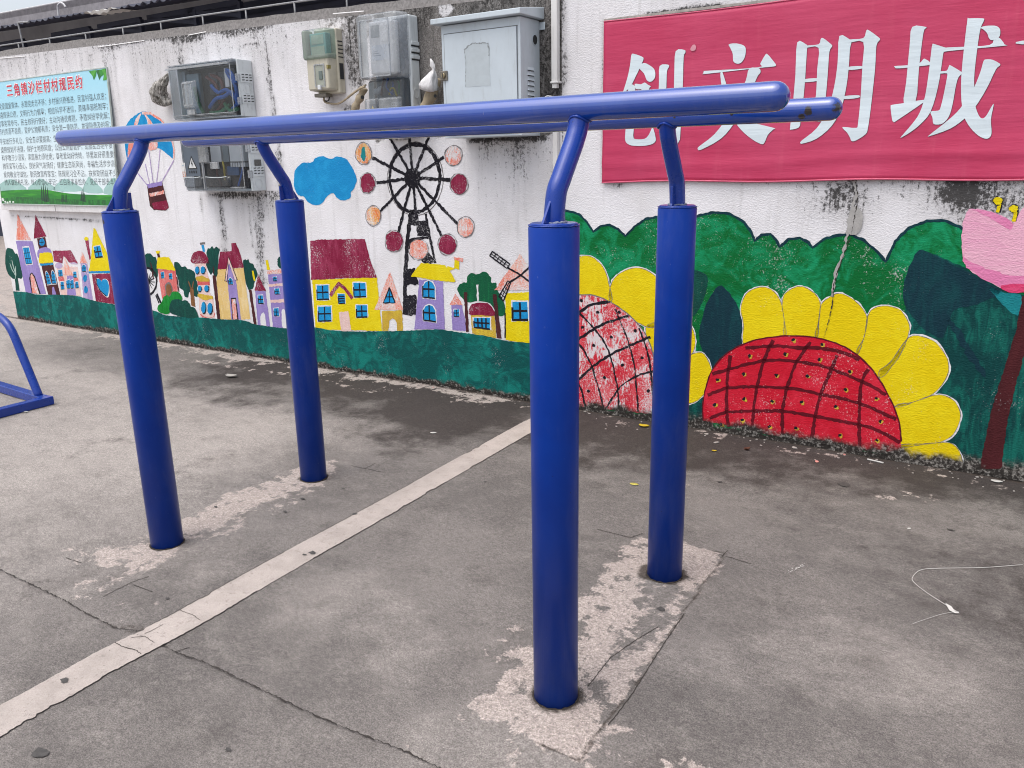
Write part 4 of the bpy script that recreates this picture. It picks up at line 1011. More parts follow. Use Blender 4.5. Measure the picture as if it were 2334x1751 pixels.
PETR = [[(440, 555), (434, 380), (410, 235), (450, 122), (530, 66), (620, 55), (702, 100), (756, 190), (782, 330), (790, 490), (640, 540)],
        [(790, 490), (782, 330), (765, 205), (792, 110), (880, 54), (960, 56), (1042, 110), (1092, 190), (1080, 350), (1058, 500), (900, 520)],
        [(1058, 500), (1080, 350), (1100, 205), (1180, 138), (1255, 108), (1360, 150), (1450, 232), (1497, 330), (1470, 480), (1402, 640), (1250, 600)],
        [(1402, 640), (1470, 490), (1500, 305), (1562, 233), (1680, 218), (1790, 262), (1857, 370), (1850, 460), (1800, 600), (1705, 740), (1590, 830)]]
PETH = [[(1565, 800), (1620, 750), (1690, 652), (1740, 634), (1820, 664), (1870, 735), (1872, 810), (1812, 890), (1720, 930), (1640, 950), (1600, 880)],
        [(1640, 948), (1720, 930), (1785, 905), (1850, 898), (1905, 928), (1930, 990), (1900, 1070), (1842, 1105), (1760, 1118), (1660, 1125), (1648, 1030)],
        [(1650, 1125), (1760, 1115), (1862, 1108), (1908, 1126), (1936, 1180), (1928, 1225), (1800, 1222), (1650, 1195)],
        [(690, 730), (722, 720), (780, 710), (815, 758), (824, 810), (800, 880), (760, 922), (715, 935), (660, 900)]]
# heads
hd = smooth(E_([(85, 1200), (85, 1060), (110, 920), (160, 775), (260, 650), (400, 560), (560, 504), (760, 476), (960, 478), (1150, 510), (1340, 590), (1500, 720), (1620, 880), (1720, 1070), (1772, 1230), (1787, 1380), (1780, 1460)]), 5, closed=False) + E_([(1690, 1490), (1430, 1455), (1000, 1385), (600, 1315), (200, 1225)])
sf = art('painted_sunflower', [('red', L4, R_(hd)), ('dred', L4 + .0003, stroke(hd[:76], .007, .0014))], WR, 'red dotted sunflower head with wide yellow petals')
for q, wq in flower(PETR, E_, ''):
    art('petal', [('white', L3 - .0003, R_(wq)), ('petal', L3, R_(q)), ('pencil', L3 + .0003, stroke(q + q[:1], .0022, .0010))], sf)
for q, wq in flower(PETH, H_, ''):
    art('petal', [('white', L3 - .0003, R_(wq)), ('petal', L3, R_(q)), ('pencil', L3 + .0003, stroke(q + q[:1], .0022, .0010))], sf)
GR = [[(450, 580), (700, 560), (900, 575), (1100, 580), (1300, 620), (1430, 680)], [(165, 800), (400, 735), (650, 685), (900, 695), (1150, 745), (1450, 865), (1660, 980)], [(125, 980), (290, 925), (550, 910), (870, 930), (1100, 975), (1420, 1050), (1745, 1190)],
      [(145, 1185), (290, 1130), (550, 1120), (760, 1120), (1050, 1165), (1420, 1235), (1600, 1290), (1780, 1390)], [(690, 510), (620, 660), (560, 870), (520, 1100), (510, 1310)], [(1010, 525), (900, 680), (830, 850), (770, 1100), (770, 1345)],
      [(1240, 640), (1180, 780), (1100, 970), (1050, 1160), (1020, 1395)], [(1510, 760), (1450, 870), (1430, 1100), (1430, 1465)], [(320, 640), (292, 900), (290, 1130), (305, 1255)]]
for p in GR:
    art('seed_grid_line', [('dred', L4 + .0005, stroke(smooth(E_(p), 4, closed=False), .016, .003))], sf)
for x, y in [(865, 512), (1112, 550), (490, 648), (797, 632), (1090, 678), (1350, 783), (213, 853), (438, 803), (718, 815), (985, 820), (1315, 937), (1575, 1012), (190, 1067), (443, 1017), (683, 1038), (937, 1045), (1228, 1083), (1612, 1210), (425, 1200), (660, 1255), (888, 1268), (1265, 1328), (1583, 1372), (245, 1238)]:
    art('seed_dot', [('ochre', L5, R_(E_(ell(x + 4, y + 4, 19, 17, 14, .2)))), ('line', L5 + .0003, R_(E_(ell(x - 4, y - 3, 15, 14, 12, .2))))], sf)
hd2 = smooth(H_([(137, 440), (232, 453), (300, 455), (380, 488), (460, 545), (520, 612), (556, 690), (575, 800), (572, 900)]), 5, closed=False) + H_([(566, 985), (400, 966), (240, 948), (140, 935)])
sf = art('painted_sunflower', [('redw', L4, R_(hd2)), ('pencil', L4 + .0003, stroke(hd2[:40], .006, .0014))], WR, 'worn red and white sunflower head between the two right blue posts')
for q, wq in flower([[(137, 300), (190, 285), (235, 281), (290, 283), (342, 330), (366, 400), (375, 490), (250, 500), (137, 480)], [(372, 485), (384, 390), (440, 345), (500, 333), (562, 360), (606, 420), (606, 540), (560, 600), (470, 560)], [(530, 600), (600, 570), (660, 560), (722, 580), (750, 640), (736, 715), (650, 740), (570, 720)]], H_, ''):
    art('petal', [('white', L3 - .0003, R_(wq)), ('petal', L3, R_(q)), ('pencil', L3 + .0003, stroke(q + q[:1], .0022, .0010))], sf)
for p, wd in [([(140, 570), (235, 530), (290, 497), (372, 484)], .014), ([(140, 700), (240, 645), (330, 588), (455, 545)], .014), ([(235, 830), (295, 772), (400, 705), (552, 640)], .013), ([(350, 965), (420, 860), (500, 810), (575, 790)], .009),
              ([(200, 500), (300, 600), (365, 700), (405, 860), (412, 972)], .010), ([(395, 515), (450, 650), (482, 780), (498, 972)], .009), ([(180, 620), (250, 690), (295, 780), (330, 900), (345, 960)], .010), ([(500, 600), (535, 690), (555, 800), (560, 900)], .010), ([(160, 800), (235, 850), (262, 950)], .012)]:
    art('seed_grid_line', [('black', L4 + .0005, stroke(smooth(H_(p), 4, closed=False), wd, .003))], sf)
for x, y in [(245, 478), (318, 530), (413, 530), (378, 640), (250, 597), (300, 677), (485, 612), (515, 732), (428, 765), (348, 820), (277, 880), (543, 880), (200, 735), (190, 640)]:
    art('seed_dot', [('line', L5, R_(H_(ell(x, y, 7.5, 7.5, 12, .15)), .001))], sf)

# --- repaired crack running down the tall wall, laid over the paint
M_PATCH = plain('cement_patch', (176, 173, 170), 0.95, 0.12, 40, bump=0.6)
m = MB()
cp = SRC([(1948, 412), (1952, 445), (1944, 470), (1936, 500), (1931, 536), (1928, 560), (1916, 592), (1908, 612), (1902, 640), (1897, 676)])
m.poly(stroke(cp, .011, .005, .01), WALL, L5 + .0010)
m.poly(R_(smooth(SRC([(1945, 470), (1958, 474), (1967, 492), (1964, 520), (1950, 535), (1932, 530), (1934, 505), (1938, 480)]), 4), .002), WALL, L5 + .0014)
m.build('crack_repair', M_PATCH, WR, label='grey cement smeared into a vertical crack')
cp2 = SRC([(1950, 415), (1956, 440), (1953, 470), (1941, 535), (1920, 590), (1909, 620), (1901, 650), (1898, 690), (1890, 730), (1878, 770)])
MB().poly(stroke(cp2, .0022, .003, .008), WALL, L5 + .0018).build('crack', M_CRACK, WR)

# ------------------------------------------------------------------ parallel bars
M_BLUE_R = blue_mat('blue_enamel_rusty', [((0.455, 0.613, 1.466), 0.022), ((0.375, 0.615, 1.462), 0.012), ((0.36, 0.62, 1.45), 0.010), ((0.18, 0.615, 1.462), 0.005), ((0.10, 0.615, 1.466), 0.005), ((0.02, 0.612, 1.462), 0.004)], 1.0, 0.18, 0.4, 9)
M_BLUE_P = blue_mat('blue_enamel_post', [((-1.700, -0.058, 1.185), 0.010)])
M_WELD_GLINT = plain('weld_bead', (150, 156, 176), 0.6, 0.3, 60, bump=0.5)  # weld bead; the whitish glints at the caps are put into its pale colour
M_SOIL = plain('soil_ring', (66, 58, 52), 0.95, 0.3, 90, bump=0.9)
pb = thing('parallel_bars', 'blue steel parallel bars on four thick round posts', 'parallel bars', (-0.85, 0.374, 0))
PR, PH_, BZ, BR, AR = 0.0575, 1.2137, 1.4656, 0.0288, 0.0232
INS = 0.1063
for i, (ax, ay) in enumerate(POSTS):
    m = MB()
    m.tube([(ax, ay, -0.05), (ax, ay, PH_ - 0.004), (ax, ay, PH_)], [PR, PR, PR - 0.002], 56)
    post = m.build('post', M_BLUE_P, pb)
    # cap plate with its weld, soil at the foot
    MB().tube([(ax, ay, PH_ + 0.0004), (ax, ay, PH_ + 0.0045), (ax, ay, PH_ + 0.006)], [PR - 0.004, PR - 0.004, PR - 0.007], 48).build('cap_plate', M_BLUE, post)
    ring = [(ax + (PR - .001) * math.cos(a), ay + (PR - .001) * math.sin(a), PH_ + .0006 + random.uniform(-.0005, .0008)) for a in np.linspace(0, 2 * math.pi, 40)]
    MB().tube(ring, [0.0014 + 0.0009 * random.random() for _ in ring], 6).build('weld_bead', M_BLUE, post)
    rg = [(ax + (PR + .002) * math.cos(a), ay + (PR + .002) * math.sin(a), gz(ax, ay) + .001 + random.uniform(-.001, .002)) for a in np.linspace(0, 2 * math.pi, 48)]
    MB().tube(rg, [0.0018 + 0.002 * random.random() for _ in rg], 6).build('soil_ring', M_SOIL, post)
    sy = 1 if i < 2 else -1
    xt = [0.006, -1.673, -0.014, -1.714][i]
    by = ay + sy * INS * (1.0) if i < 2 else ay - INS
    # cranked arm: out of the cap, leaning in towards the other bar, then straight up into the rail
    zc = [(0.0, 0.0), (0.0, 0.02), (0.03, 0.05), (0.14, 0.075), (0.50, 0.150), (0.74, 0.197), (0.88, 0.222), (0.96, 0.240), (1.0, 0.262)]
    pth = [(0.0, 0.0), (0.012, 0.02), (0.05, 0.045)] + [(0.12 + 0.60 * t, 0.075 + 0.095 * t) for t in (0, .25, .5, .75, 1)] + [(0.81, 0.186), (0.885, 0.200), (0.94, 0.214), (0.98, 0.228), (1.0, 0.240), (1.0, BZ - PH_)]
    P3 = smooth([(ax + (xt - ax) * a, ay + (by - ay) * a * 1.0, PH_ + h) for a, h in pth], 3, closed=False)
    P3 = [tuple(p) for p in P3]
    arm = MB().tube(P3, AR, 28).build('bent_arm', M_BLUE, pb)
    wr = [(P3[-1][0] + (AR + .002) * math.cos(a), P3[-1][1] + (AR + .002) * math.sin(a), BZ - BR * math.cos(min(1.3, abs(math.asin(max(-1, min(1, (AR * math.sin(a)) / BR)))))) - .001) for a in np.linspace(0, 2 * math.pi, 28)]
    MB().tube(wr, [0.0026 + 0.001 * random.random() for _ in wr], 6).build('weld_bead', M_BLUE, arm)
    wb = [(ax + (AR + .003) * math.cos(a) + (xt - ax) * .02, ay + (AR + .003) * math.sin(a) + sy * .002, PH_ + .0065 + random.uniform(-.0012, .0022)) for a in np.linspace(0, 2 * math.pi, 34)]
    MB().tube(wb, [0.0022 + 0.0016 * random.random() for _ in wb], 6).build('weld_bead', M_WELD_GLINT, arm)
    # gusset plates, welded to cap and arm
    for side in (-1, 1):
        y0 = ay + side * 0.008
        foot = ay + side * 0.050
        hgt = 0.088 if side == -sy else 0.062
        lean = (by - ay) * 0.30
        t = 0.003
        tri = [(y0 - side * 0.004, PH_ + .006), (foot, PH_ + .006), (foot - side * 0.004, PH_ + .012), (y0 + lean * (hgt / 0.088) + side * 0.016, PH_ + hgt), (y0 + lean * 0.8, PH_ + hgt)]
        m = MB()
        vs = [(ax - t, y, z) for y, z in tri] + [(ax + t, y, z) for y, z in tri]
        k = len(tri)
        m.add(vs, [tuple(range(k))[::-1], tuple(range(k, 2 * k))] + [(j, (j + 1) % k, k + (j + 1) % k, k + j) for j in range(k)])
        g = m.build('gusset_plate', M_BLUE, post, bevel=0.001)
    wl = [(ax + .004 + random.uniform(-.001, .001), ay - sy * (0.012 + 0.006 * k), PH_ + 0.078 - 0.006 * k) for k in range(9)]
for (x0, x1, y, mt) in [(-1.687 - 0.495, 0.466, INS, M_RAIL), (-1.705 - 0.495, 0.448, 0.748 - INS, M_BLUE_R)]:
    MB().tube([(x0 + 0.022, y, BZ), (x0 + .06, y, BZ)] + [(x0 + (x1 - x0) * t, y, BZ) for t in np.linspace(0.05, 0.95, 12)] + [(x1 - 0.06, y, BZ), (x1 - 0.025, y, BZ)], BR, 40, caps='round').build('handrail', mt, pb)

# ------------------------------------------------------------------ banner
M_BAN = NT('banner_cloth')
wr_ = M_BAN.noise(1.0, 5, 0.6, M_BAN.scaled((1.2, 1.2, 9), (0, math.radians(-7), 0)))
wr2 = M_BAN.noise(1.0, 3, 0.6, M_BAN.scaled((9, 9, 2.5)))
fine = M_BAN.noise(1.0, 2, 0.5, M_BAN.scaled((350, 350, 350)))
cb = M_BAN.mix(M_BAN.ss(0.3, 0.7, M_BAN.noise(2.1, 4, 0.6)), srgb(188, 52, 90), srgb(194, 66, 102))
cb = M_BAN.mix(M_BAN.math('MULTIPLY', M_BAN.ss(0.55, 0.75, M_BAN.noise(1.0, 4, 0.6, M_BAN.scaled((16, 16, 2)))), 0.25), cb, srgb(204, 92, 116))
hb = M_BAN.math('ADD', M_BAN.math('ADD', wr_, M_BAN.math('MULTIPLY', wr2, 0.25)), M_BAN.math('MULTIPLY', fine, 0.02))
BAN_N = M_BAN.bump(hb, 0.30, 0.025)
M_BAN.set(Base_Color=cb, Roughness=0.5, Specular_IOR_Level=0.35, Normal=BAN_N)
def white_print(name, c):
    nt = NT(name)
    a = nt.noise(1.0, 5, 0.6, nt.scaled((1.2, 1.2, 9), (0, math.radians(-7), 0))); b = nt.noise(1.0, 3, 0.6, nt.scaled((9, 9, 2.5)))
    col = nt.mix(nt.ss(0.3, 0.7, nt.noise(3.0, 4, 0.6)), srgb(*c), tuple(x * .93 for x in srgb(*c)))
    return nt.set(Base_Color=col, Roughness=0.42, Normal=nt.bump(nt.math('ADD', a, nt.math('MULTIPLY', b, .25)), 0.30, 0.02))
M_CHAR = white_print('banner_white', (214, 226, 232))
M_CHEDGE = plain('banner_grey_edge', (98, 70, 84), 0.5)
M_EYE = plain('steel_grey', (92, 90, 88), 0.5, metallic=0.6)
bx0 = -1.050; bz0, bz1 = 1.247, 2.003
bn = thing('banner', 'long red cloth banner with big white Chinese characters', 'banner', WALL.at(bx0, bz0, 0.01))
BS = np.concatenate([np.linspace(bx0, 1.3, 118), np.linspace(1.34, 4.2, 60)]); BZs = np.linspace(0, 1, 46)
def ban_pt(s, t):
    s = float(s); z0 = bz0 + 0.004 * math.sin(s * 7) + 0.006 * (s - bx0) * 0.5; z1 = bz1 + 0.003 * math.sin(s * 5 + 1)
    off = 0.012 + 0.004 * (float(fbm(np.array(s * 1.3 + 5), np.array(t * 7.0), 3)) - 0.5) * 2
    off += 0.006 * math.exp(-(t / 0.06) ** 2) * (0.5 + 0.5 * math.sin(s * 9))
    off += 0.004 * math.exp(-((t - 0.12 - 0.02 * math.sin(s * 3)) / 0.03) ** 2)
    return z0 + (z1 - z0) * t, max(off, 0.006)
vs = []
for s in BS:
    for t in BZs:
        z, o_ = ban_pt(s, t); vs.append(WALL.at(s, z, o_))
nt_ = len(BZs)
fs = [(i * nt_ + k, (i + 1) * nt_ + k, (i + 1) * nt_ + k + 1, i * nt_ + k + 1) for i in range(len(BS) - 1) for k in range(nt_ - 1)]
m = MB(); m.add(vs, fs, 0, True)
cl = m.build('cloth', M_BAN.m, bn)
sd = cl.modifiers.new('thick', 'SOLIDIFY'); sd.thickness = 0.002; sd.offset = -1
# folded hem along the bottom
hem = []
for s in BS:
    z, o_ = ban_pt(s, 0); hem.append(WALL.at(s, z - .001, o_))
M_HEM = plain('banner_hem', (214, 96, 126), 0.45)
MB().tube(hem, 0.004, 6).build('hem', M_HEM, bn)
hemt = []
for s in BS:
    z, o_ = ban_pt(s, 1); hemt.append(WALL.at(s, z + .001, o_))
MB().tube(hemt, 0.003, 6).build('hem', M_HEM, bn)
# rope edge of plaster strip above the banner
# characters, drawn stroke by stroke in source pixels of the enlargement
BN = zoom(1240, 0, 2.0219); CH = zoom(2000, 0, 3.608)
CHARS = [
 ('character_chuang', BN, [
   [(408, 255), (420, 250), (455, 262), (464, 272), (455, 296), (430, 350), (405, 400), (378, 425), (366, 432), (372, 420), (390, 360), (402, 300)],
   [(448, 300), (470, 292), (500, 308), (515, 325), (518, 355), (505, 375), (490, 378), (478, 368), (466, 340), (440, 312)],
   [(425, 388), (452, 390), (470, 382), (485, 392), (498, 400), (490, 412), (480, 470), (474, 540), (462, 560), (440, 556), (430, 538), (452, 532), (460, 500), (462, 420), (430, 412)],
   [(396, 400), (425, 400), (425, 480), (420, 590), (418, 632), (430, 642), (470, 640), (490, 620), (505, 588), (512, 600), (520, 632), (520, 650), (505, 664), (470, 672), (420, 672), (392, 664), (380, 645), (382, 600), (392, 480)],
   [(538, 306), (578, 300), (580, 312), (572, 330), (570, 400), (566, 540), (560, 575), (545, 570), (530, 560), (532, 480), (536, 380)],
   [(612, 238), (652, 232), (656, 245), (648, 268), (645, 400), (634, 620), (628, 650), (608, 684), (590, 684), (578, 668), (560, 640), (590, 640), (600, 610), (604, 480), (606, 330)]]),
 ('character_wen', BN, [
   [(856, 206), (890, 202), (925, 212), (934, 232), (928, 268), (910, 292), (890, 294), (876, 282), (874, 250), (862, 222)],
   [(742, 330), (752, 328), (990, 312), (1000, 296), (1022, 256), (1034, 252), (1066, 290), (1072, 300), (1062, 308), (980, 316), (752, 342), (740, 340)],
   [(818, 338), (828, 336), (848, 400), (872, 460), (905, 520), (950, 560), (1062, 590), (1060, 598), (1036, 622), (1020, 658), (1004, 664), (960, 640), (912, 598), (870, 540), (838, 460), (822, 390)],
   [(950, 318), (994, 316), (1002, 334), (990, 350), (974, 384), (930, 480), (880, 570), (820, 640), (730, 690), (714, 686), (722, 674), (790, 620), (850, 540), (900, 450), (935, 370)]]),
 ('character_ming', BN, [
   [(1170, 198), (1210, 206), (1216, 214), (1214, 240), (1208, 340), (1200, 440), (1186, 560), (1182, 582), (1170, 592), (1142, 598), (1138, 588), (1150, 480), (1162, 340)],
   [(1212, 212), (1268, 206), (1278, 182), (1290, 178), (1326, 206), (1330, 216), (1318, 240), (1312, 320), (1302, 440), (1290, 545), (1276, 560), (1250, 556), (1240, 540), (1256, 440), (1262, 320), (1268, 222), (1212, 222)],
   [(1204, 366), (1264, 362), (1264, 374), (1202, 380)], [(1190, 500), (1258, 494), (1256, 508), (1188, 514)],
   [(1364, 168), (1412, 184), (1420, 192), (1412, 230), (1408, 300), (1396, 400), (1372, 500), (1330, 580), (1260, 640), (1196, 662), (1186, 660), (1192, 648), (1262, 590), (1312, 500), (1340, 400), (1356, 290)],
   [(1414, 184), (1474, 178), (1488, 144), (1500, 142), (1544, 174), (1550, 186), (1534, 214), (1528, 320), (1508, 500), (1496, 590), (1484, 620), (1440, 648), (1420, 650), (1414, 636), (1400, 612), (1382, 594), (1384, 586), (1440, 590), (1450, 570), (1462, 440), (1470, 300), (1474, 196), (1412, 198)],
   [(1404, 310), (1466, 306), (1466, 318), (1402, 324)], [(1388, 444), (1452, 440), (1450, 452), (1386, 458)]]),
 ('character_cheng', CH, [
   [(290, 226), (400, 226), (402, 236), (380, 280), (345, 560), (316, 836), (220, 850), (240, 680), (268, 380)],
   [(148, 546), (250, 540), (345, 524), (380, 490), (395, 488), (432, 512), (432, 536), (345, 548), (250, 560), (160, 565), (148, 556)],
   [(112, 878), (125, 864), (220, 850), (385, 822), (384, 842), (160, 995), (140, 1002), (128, 995), (118, 940)],
   [(455, 370), (470, 366), (545, 390), (575, 400), (560, 412), (545, 440), (530, 540), (500, 720), (440, 920), (360, 1020), (280, 1085), (205, 1130), (202, 1122), (290, 1020), (350, 930), (395, 790), (425, 600), (445, 430)],
   [(545, 398), (720, 388), (925, 374), (960, 318), (975, 304), (1010, 320), (1048, 370), (1046, 380), (720, 410), (580, 424), (550, 428)],
   [(520, 590), (572, 584), (592, 545), (606, 542), (690, 592), (700, 606), (668, 640), (645, 720), (620, 860), (590, 960), (540, 1016), (490, 1026), (462, 1016), (456, 970), (440, 920), (500, 912), (520, 890), (545, 790), (575, 640), (572, 606), (520, 608)],
   [(742, 172), (755, 156), (860, 156), (880, 168), (852, 230), (830, 350), (800, 600), (798, 720), (805, 860), (830, 940), (855, 974), (880, 970), (905, 940), (950, 862), (956, 872), (935, 980), (940, 1090), (925, 1130), (890, 1142), (830, 1115), (765, 1050), (715, 960), (692, 820), (692, 640), (712, 420)],
   [(875, 505), (900, 492), (950, 496), (1006, 526), (1006, 545), (975, 575), (900, 730), (800, 890), (715, 980), (600, 1060), (440, 1118), (430, 1112), (560, 1010), (660, 920), (735, 820), (800, 715), (850, 590)],
   [(852, 232), (890, 218), (965, 216), (1000, 232), (1012, 262), (1000, 312), (945, 334), (920, 320), (905, 280), (880, 252)]]),
 ('character_shi', SRC, [
   [(2330, 94), (2460, 88), (2470, 96), (2330, 102)], [(2380, 60), (2410, 58), (2420, 85), (2400, 100)], [(2334, 268), (2345, 240), (2352, 150), (2385, 152), (2370, 260), (2350, 290)], [(2352, 150), (2480, 140), (2480, 150), (2352, 160)]])]
def ban_off(s, z, k):
    t = min(1, max(0, (z - bz0) / (bz1 - bz0)))
    return ban_pt(s, t)[1] + k
for nm, fr, strokes in CHARS:
    m = MB()
    for si, st in enumerate(strokes):
        q = smooth(fr(st), 3)
        q = rough(q, 0.02, 0.0)
        for kk, (dx, dz, lift) in enumerate([(0.0012, -0.0014, 0.0004), (0, 0, 0.0008 + 0.00006 * si)]):
            b = len(m.v)
            m.poly([(a + dx, c + dz) for a, c in q], WALL, 0.0, 1 - kk)
            for j in range(b, len(m.v)):
                x, y, z = m.v[j]
                s_ = float((np.array([x, y, 0]) - WALL.o) @ WALL.t)
                m.v[j] = tuple(float(c) for c in WALL.at(s_, z, ban_off(s_, z, lift + 0.0012)))
    m.build('character', [M_CHAR, M_CHEDGE], bn)
fw = [(690, 210), (700, 208), (706, 220), (700, 234), (684, 236), (680, 226)]
q = BN(fw); m = MB(); m.poly(smooth(q, 3), WALL, ban_off(q[0][0], q[0][1], .003)); m.build('scuff', plain('scuff_white', (216, 150, 164), 0.6), bn)
# lath nailed along the top of the banner
m = MB()
m.box(-1.05, 4.2, 2.006, 2.018, 0.001, 0.012, WALL)
m.build('top_lath', plain('weathered_lath', (178, 172, 166), 0.9, 0.2, 30, dirt=(70, 66, 62)), bn, bevel=.001)

# ------------------------------------------------------------------ notice board, leaning on a ledge
M_LEDGE = plain('ledge_board', (222, 219, 219), 0.8, 0.06, 8, dirt=(170, 166, 163))
ld = MB(); a0 = WALL.px(30, 470)[0]; 
ld.box(-7.06, -5.26, 1.020, 1.078, 0.001, 0.058, WALL); ledge = ld.build('ledge', M_LEDGE, WL, bevel=.002, label='white ledge board under the notice board')
MB().box(-6.165, -6.161, 1.021, 1.0775, 0.0585, 0.0592, WALL).build('joint', M_CRACK, ledge)
bup = np.array([0, 0, 1.0]); _bn = WALL.n
tilt = math.atan2(0.058, 1.02)
BP = Plane(WALL.at(0, 1.079, 0.066), WALL.t, np.array([0, 0, 1.0]) * math.cos(tilt) - _bn * math.sin(tilt))
br_ = BP.px(270, 468); tr_ = BP.px(243, 155); bl_ = BP.px(5, 463)
X0, X1, Y0, Y1 = bl_[0], (br_[0] + tr_[0]) / 2, 0.0, tr_[1]
def board_mat():
    nt = NT('board_print')
    t = nt.ss(1.35, 2.05, nt.sep()[2])
    x = nt.noise(1.2, 2, 0.5)
    c = nt.mix(t, srgb(220, 232, 236), srgb(160, 212, 230))
    return nt.set(Base_Color=c, Roughness=0.35)
nb = thing('notice_board', 'pale blue village notice board with red title and green hills', 'notice board', BP.at(X0, 0, 0))
m = MB()
m.box(X0, X1, Y0, Y1, -0.008, 0.0, BP); m.build('panel', board_mat(), nb, bevel=.0015)
m = MB()
for a, b, c, d in [(X0 - .006, X1 + .006, Y1, Y1 + .007), (X0 - .006, X1 + .006, Y0 - .007, Y0), (X0 - .007, X0, Y0, Y1), (X1, X1 + .007, Y0, Y1)]:
    m.box(a, b, c, d, -0.010, 0.003, BP)
m.build('edge_trim', plain('board_trim', (186, 196, 190), 0.4), nb)
BZ_ = zoom(0, 150, 4.741, BP)
def pr(name, mat, pts, lift, parent=None, label=None):
    return MB().poly(pts, BP, lift).build(name, mat, parent or nb, label=label)
def clampq(q): return [(min(max(a, X0 + .001), X1 - .001), min(max(b, Y0 + .001), Y1 - .001)) for a, b in q]
M_MT = plain('print_mountain', (164, 202, 196), 0.35, 0.1, 3)
M_HILL = NT('print_hill')
hcol = M_HILL.mix(M_HILL.ss(0.40, 0.62, M_HILL.noise(1.0, 4, 0.6, M_HILL.scaled((3, 3, 26)))), srgb(22, 120, 34), srgb(52, 152, 30))
M_HILL.set(Base_Color=hcol, Roughness=0.35)
M_HILL2 = NT('print_grass')
hcol = M_HILL2.mix(M_HILL2.ss(0.40, 0.66, M_HILL2.noise(1.0, 5, 0.7, M_HILL2.scaled((40, 40, 18)))), srgb(12, 88, 34), srgb(34, 128, 44))
M_HILL2.set(Base_Color=hcol, Roughness=0.35)
for pts in [[(-20, 1300), (60, 1240), (120, 1228), (180, 1250), (290, 1350), (-20, 1360)], [(300, 1350), (400, 1235), (440, 1222), (490, 1245), (600, 1340)], [(580, 1350), (660, 1240), (710, 1226), (760, 1245), (900, 1350)], [(900, 1360), (940, 1230), (965, 1200), (1010, 1240), (1120, 1370)], [(1120, 1380), (1190, 1240), (1250, 1215), (1330, 1300), (1370, 1400)]]:
    pr('mountain', M_MT, clampq(smooth(BZ_(pts), 3)), .0006)
pr('hill', M_HILL.m, clampq(smooth(BZ_([(-40, 1360), (120, 1345), (430, 1338), (560, 1350), (740, 1380), (1000, 1395), (1400, 1400)]), 4, closed=False) + [(X1, Y0), (X0, Y0)]), .0010)
pr('grass', M_HILL2.m, clampq(BZ_([(-40, 1430), (200, 1418), (420, 1425), (700, 1440), (1000, 1450), (1400, 1455)]) + [(X1, Y0), (X0, Y0)]), .0014)
M_CYP = plain('print_cypress', (22, 74, 46), 0.35, 0.2, 60)
for cx, y0, y1, wd in [(450, 1290, 1450, 10), (470, 1265, 1460, 14), (492, 1290, 1470, 18), (515, 1310, 1470, 16), (672, 1350, 1470, 10), (690, 1390, 1470, 12), (715, 1370, 1475, 12), (880, 1345, 1460, 9), (898, 1310, 1465, 14), (915, 1370, 1470, 14)]:
    pts = [(cx, y0)] + [(cx + wd * k / 6 * random.uniform(.7, 1.3), y0 + (y1 - y0) * k / 6) for k in range(1, 7)] + [(cx - wd * k / 6 * random.uniform(.7, 1.3), y0 + (y1 - y0) * k / 6) for k in range(6, 0, -1)]
    pr('cypress', M_CYP, clampq(BZ_(pts)), .0018)
M_WFL = plain('print_white_flower', (222, 230, 222), 0.4)
for x, y in [(38, 1455), (60, 1470), (110, 1470), (145, 1472), (30, 1440), (85, 1478)]:
    pr('flower', M_WFL, clampq(BZ_(ell(x, y, 11, 10, 10, .2))), .002)
M_LF = [plain('print_leaf', (38, 142, 34), 0.35, 0.2, 40), plain('print_leaf_light', (78, 170, 44), 0.35, 0.2, 40), plain('print_leaf_dark', (22, 108, 34), 0.35, 0.2, 40)]
for i, pts in enumerate([[(960, 62), (1010, 50), (1045, 60), (1040, 110), (1015, 158), (1000, 110)], [(985, 60), (1040, 45), (1010, 120), (990, 95)], [(1040, 50), (1110, 40), (1105, 90), (1075, 155), (1060, 110)], [(1070, 45), (1130, 38), (1120, 100), (1090, 120)],
                         [(1100, 40), (1180, 25), (1190, 90), (1180, 140), (1150, 155), (1115, 160), (1125, 100)], [(1140, 32), (1190, 28), (1200, 150), (1170, 150)], [(1160, 140), (1205, 130), (1222, 250), (1215, 300), (1200, 350), (1185, 280), (1160, 190)], [(1180, 130), (1215, 150), (1225, 240), (1200, 300), (1190, 220)]]):
    pr('leaf', M_LF[i % 3], clampq(BZ_(pts)), .0010 + .0003 * i)
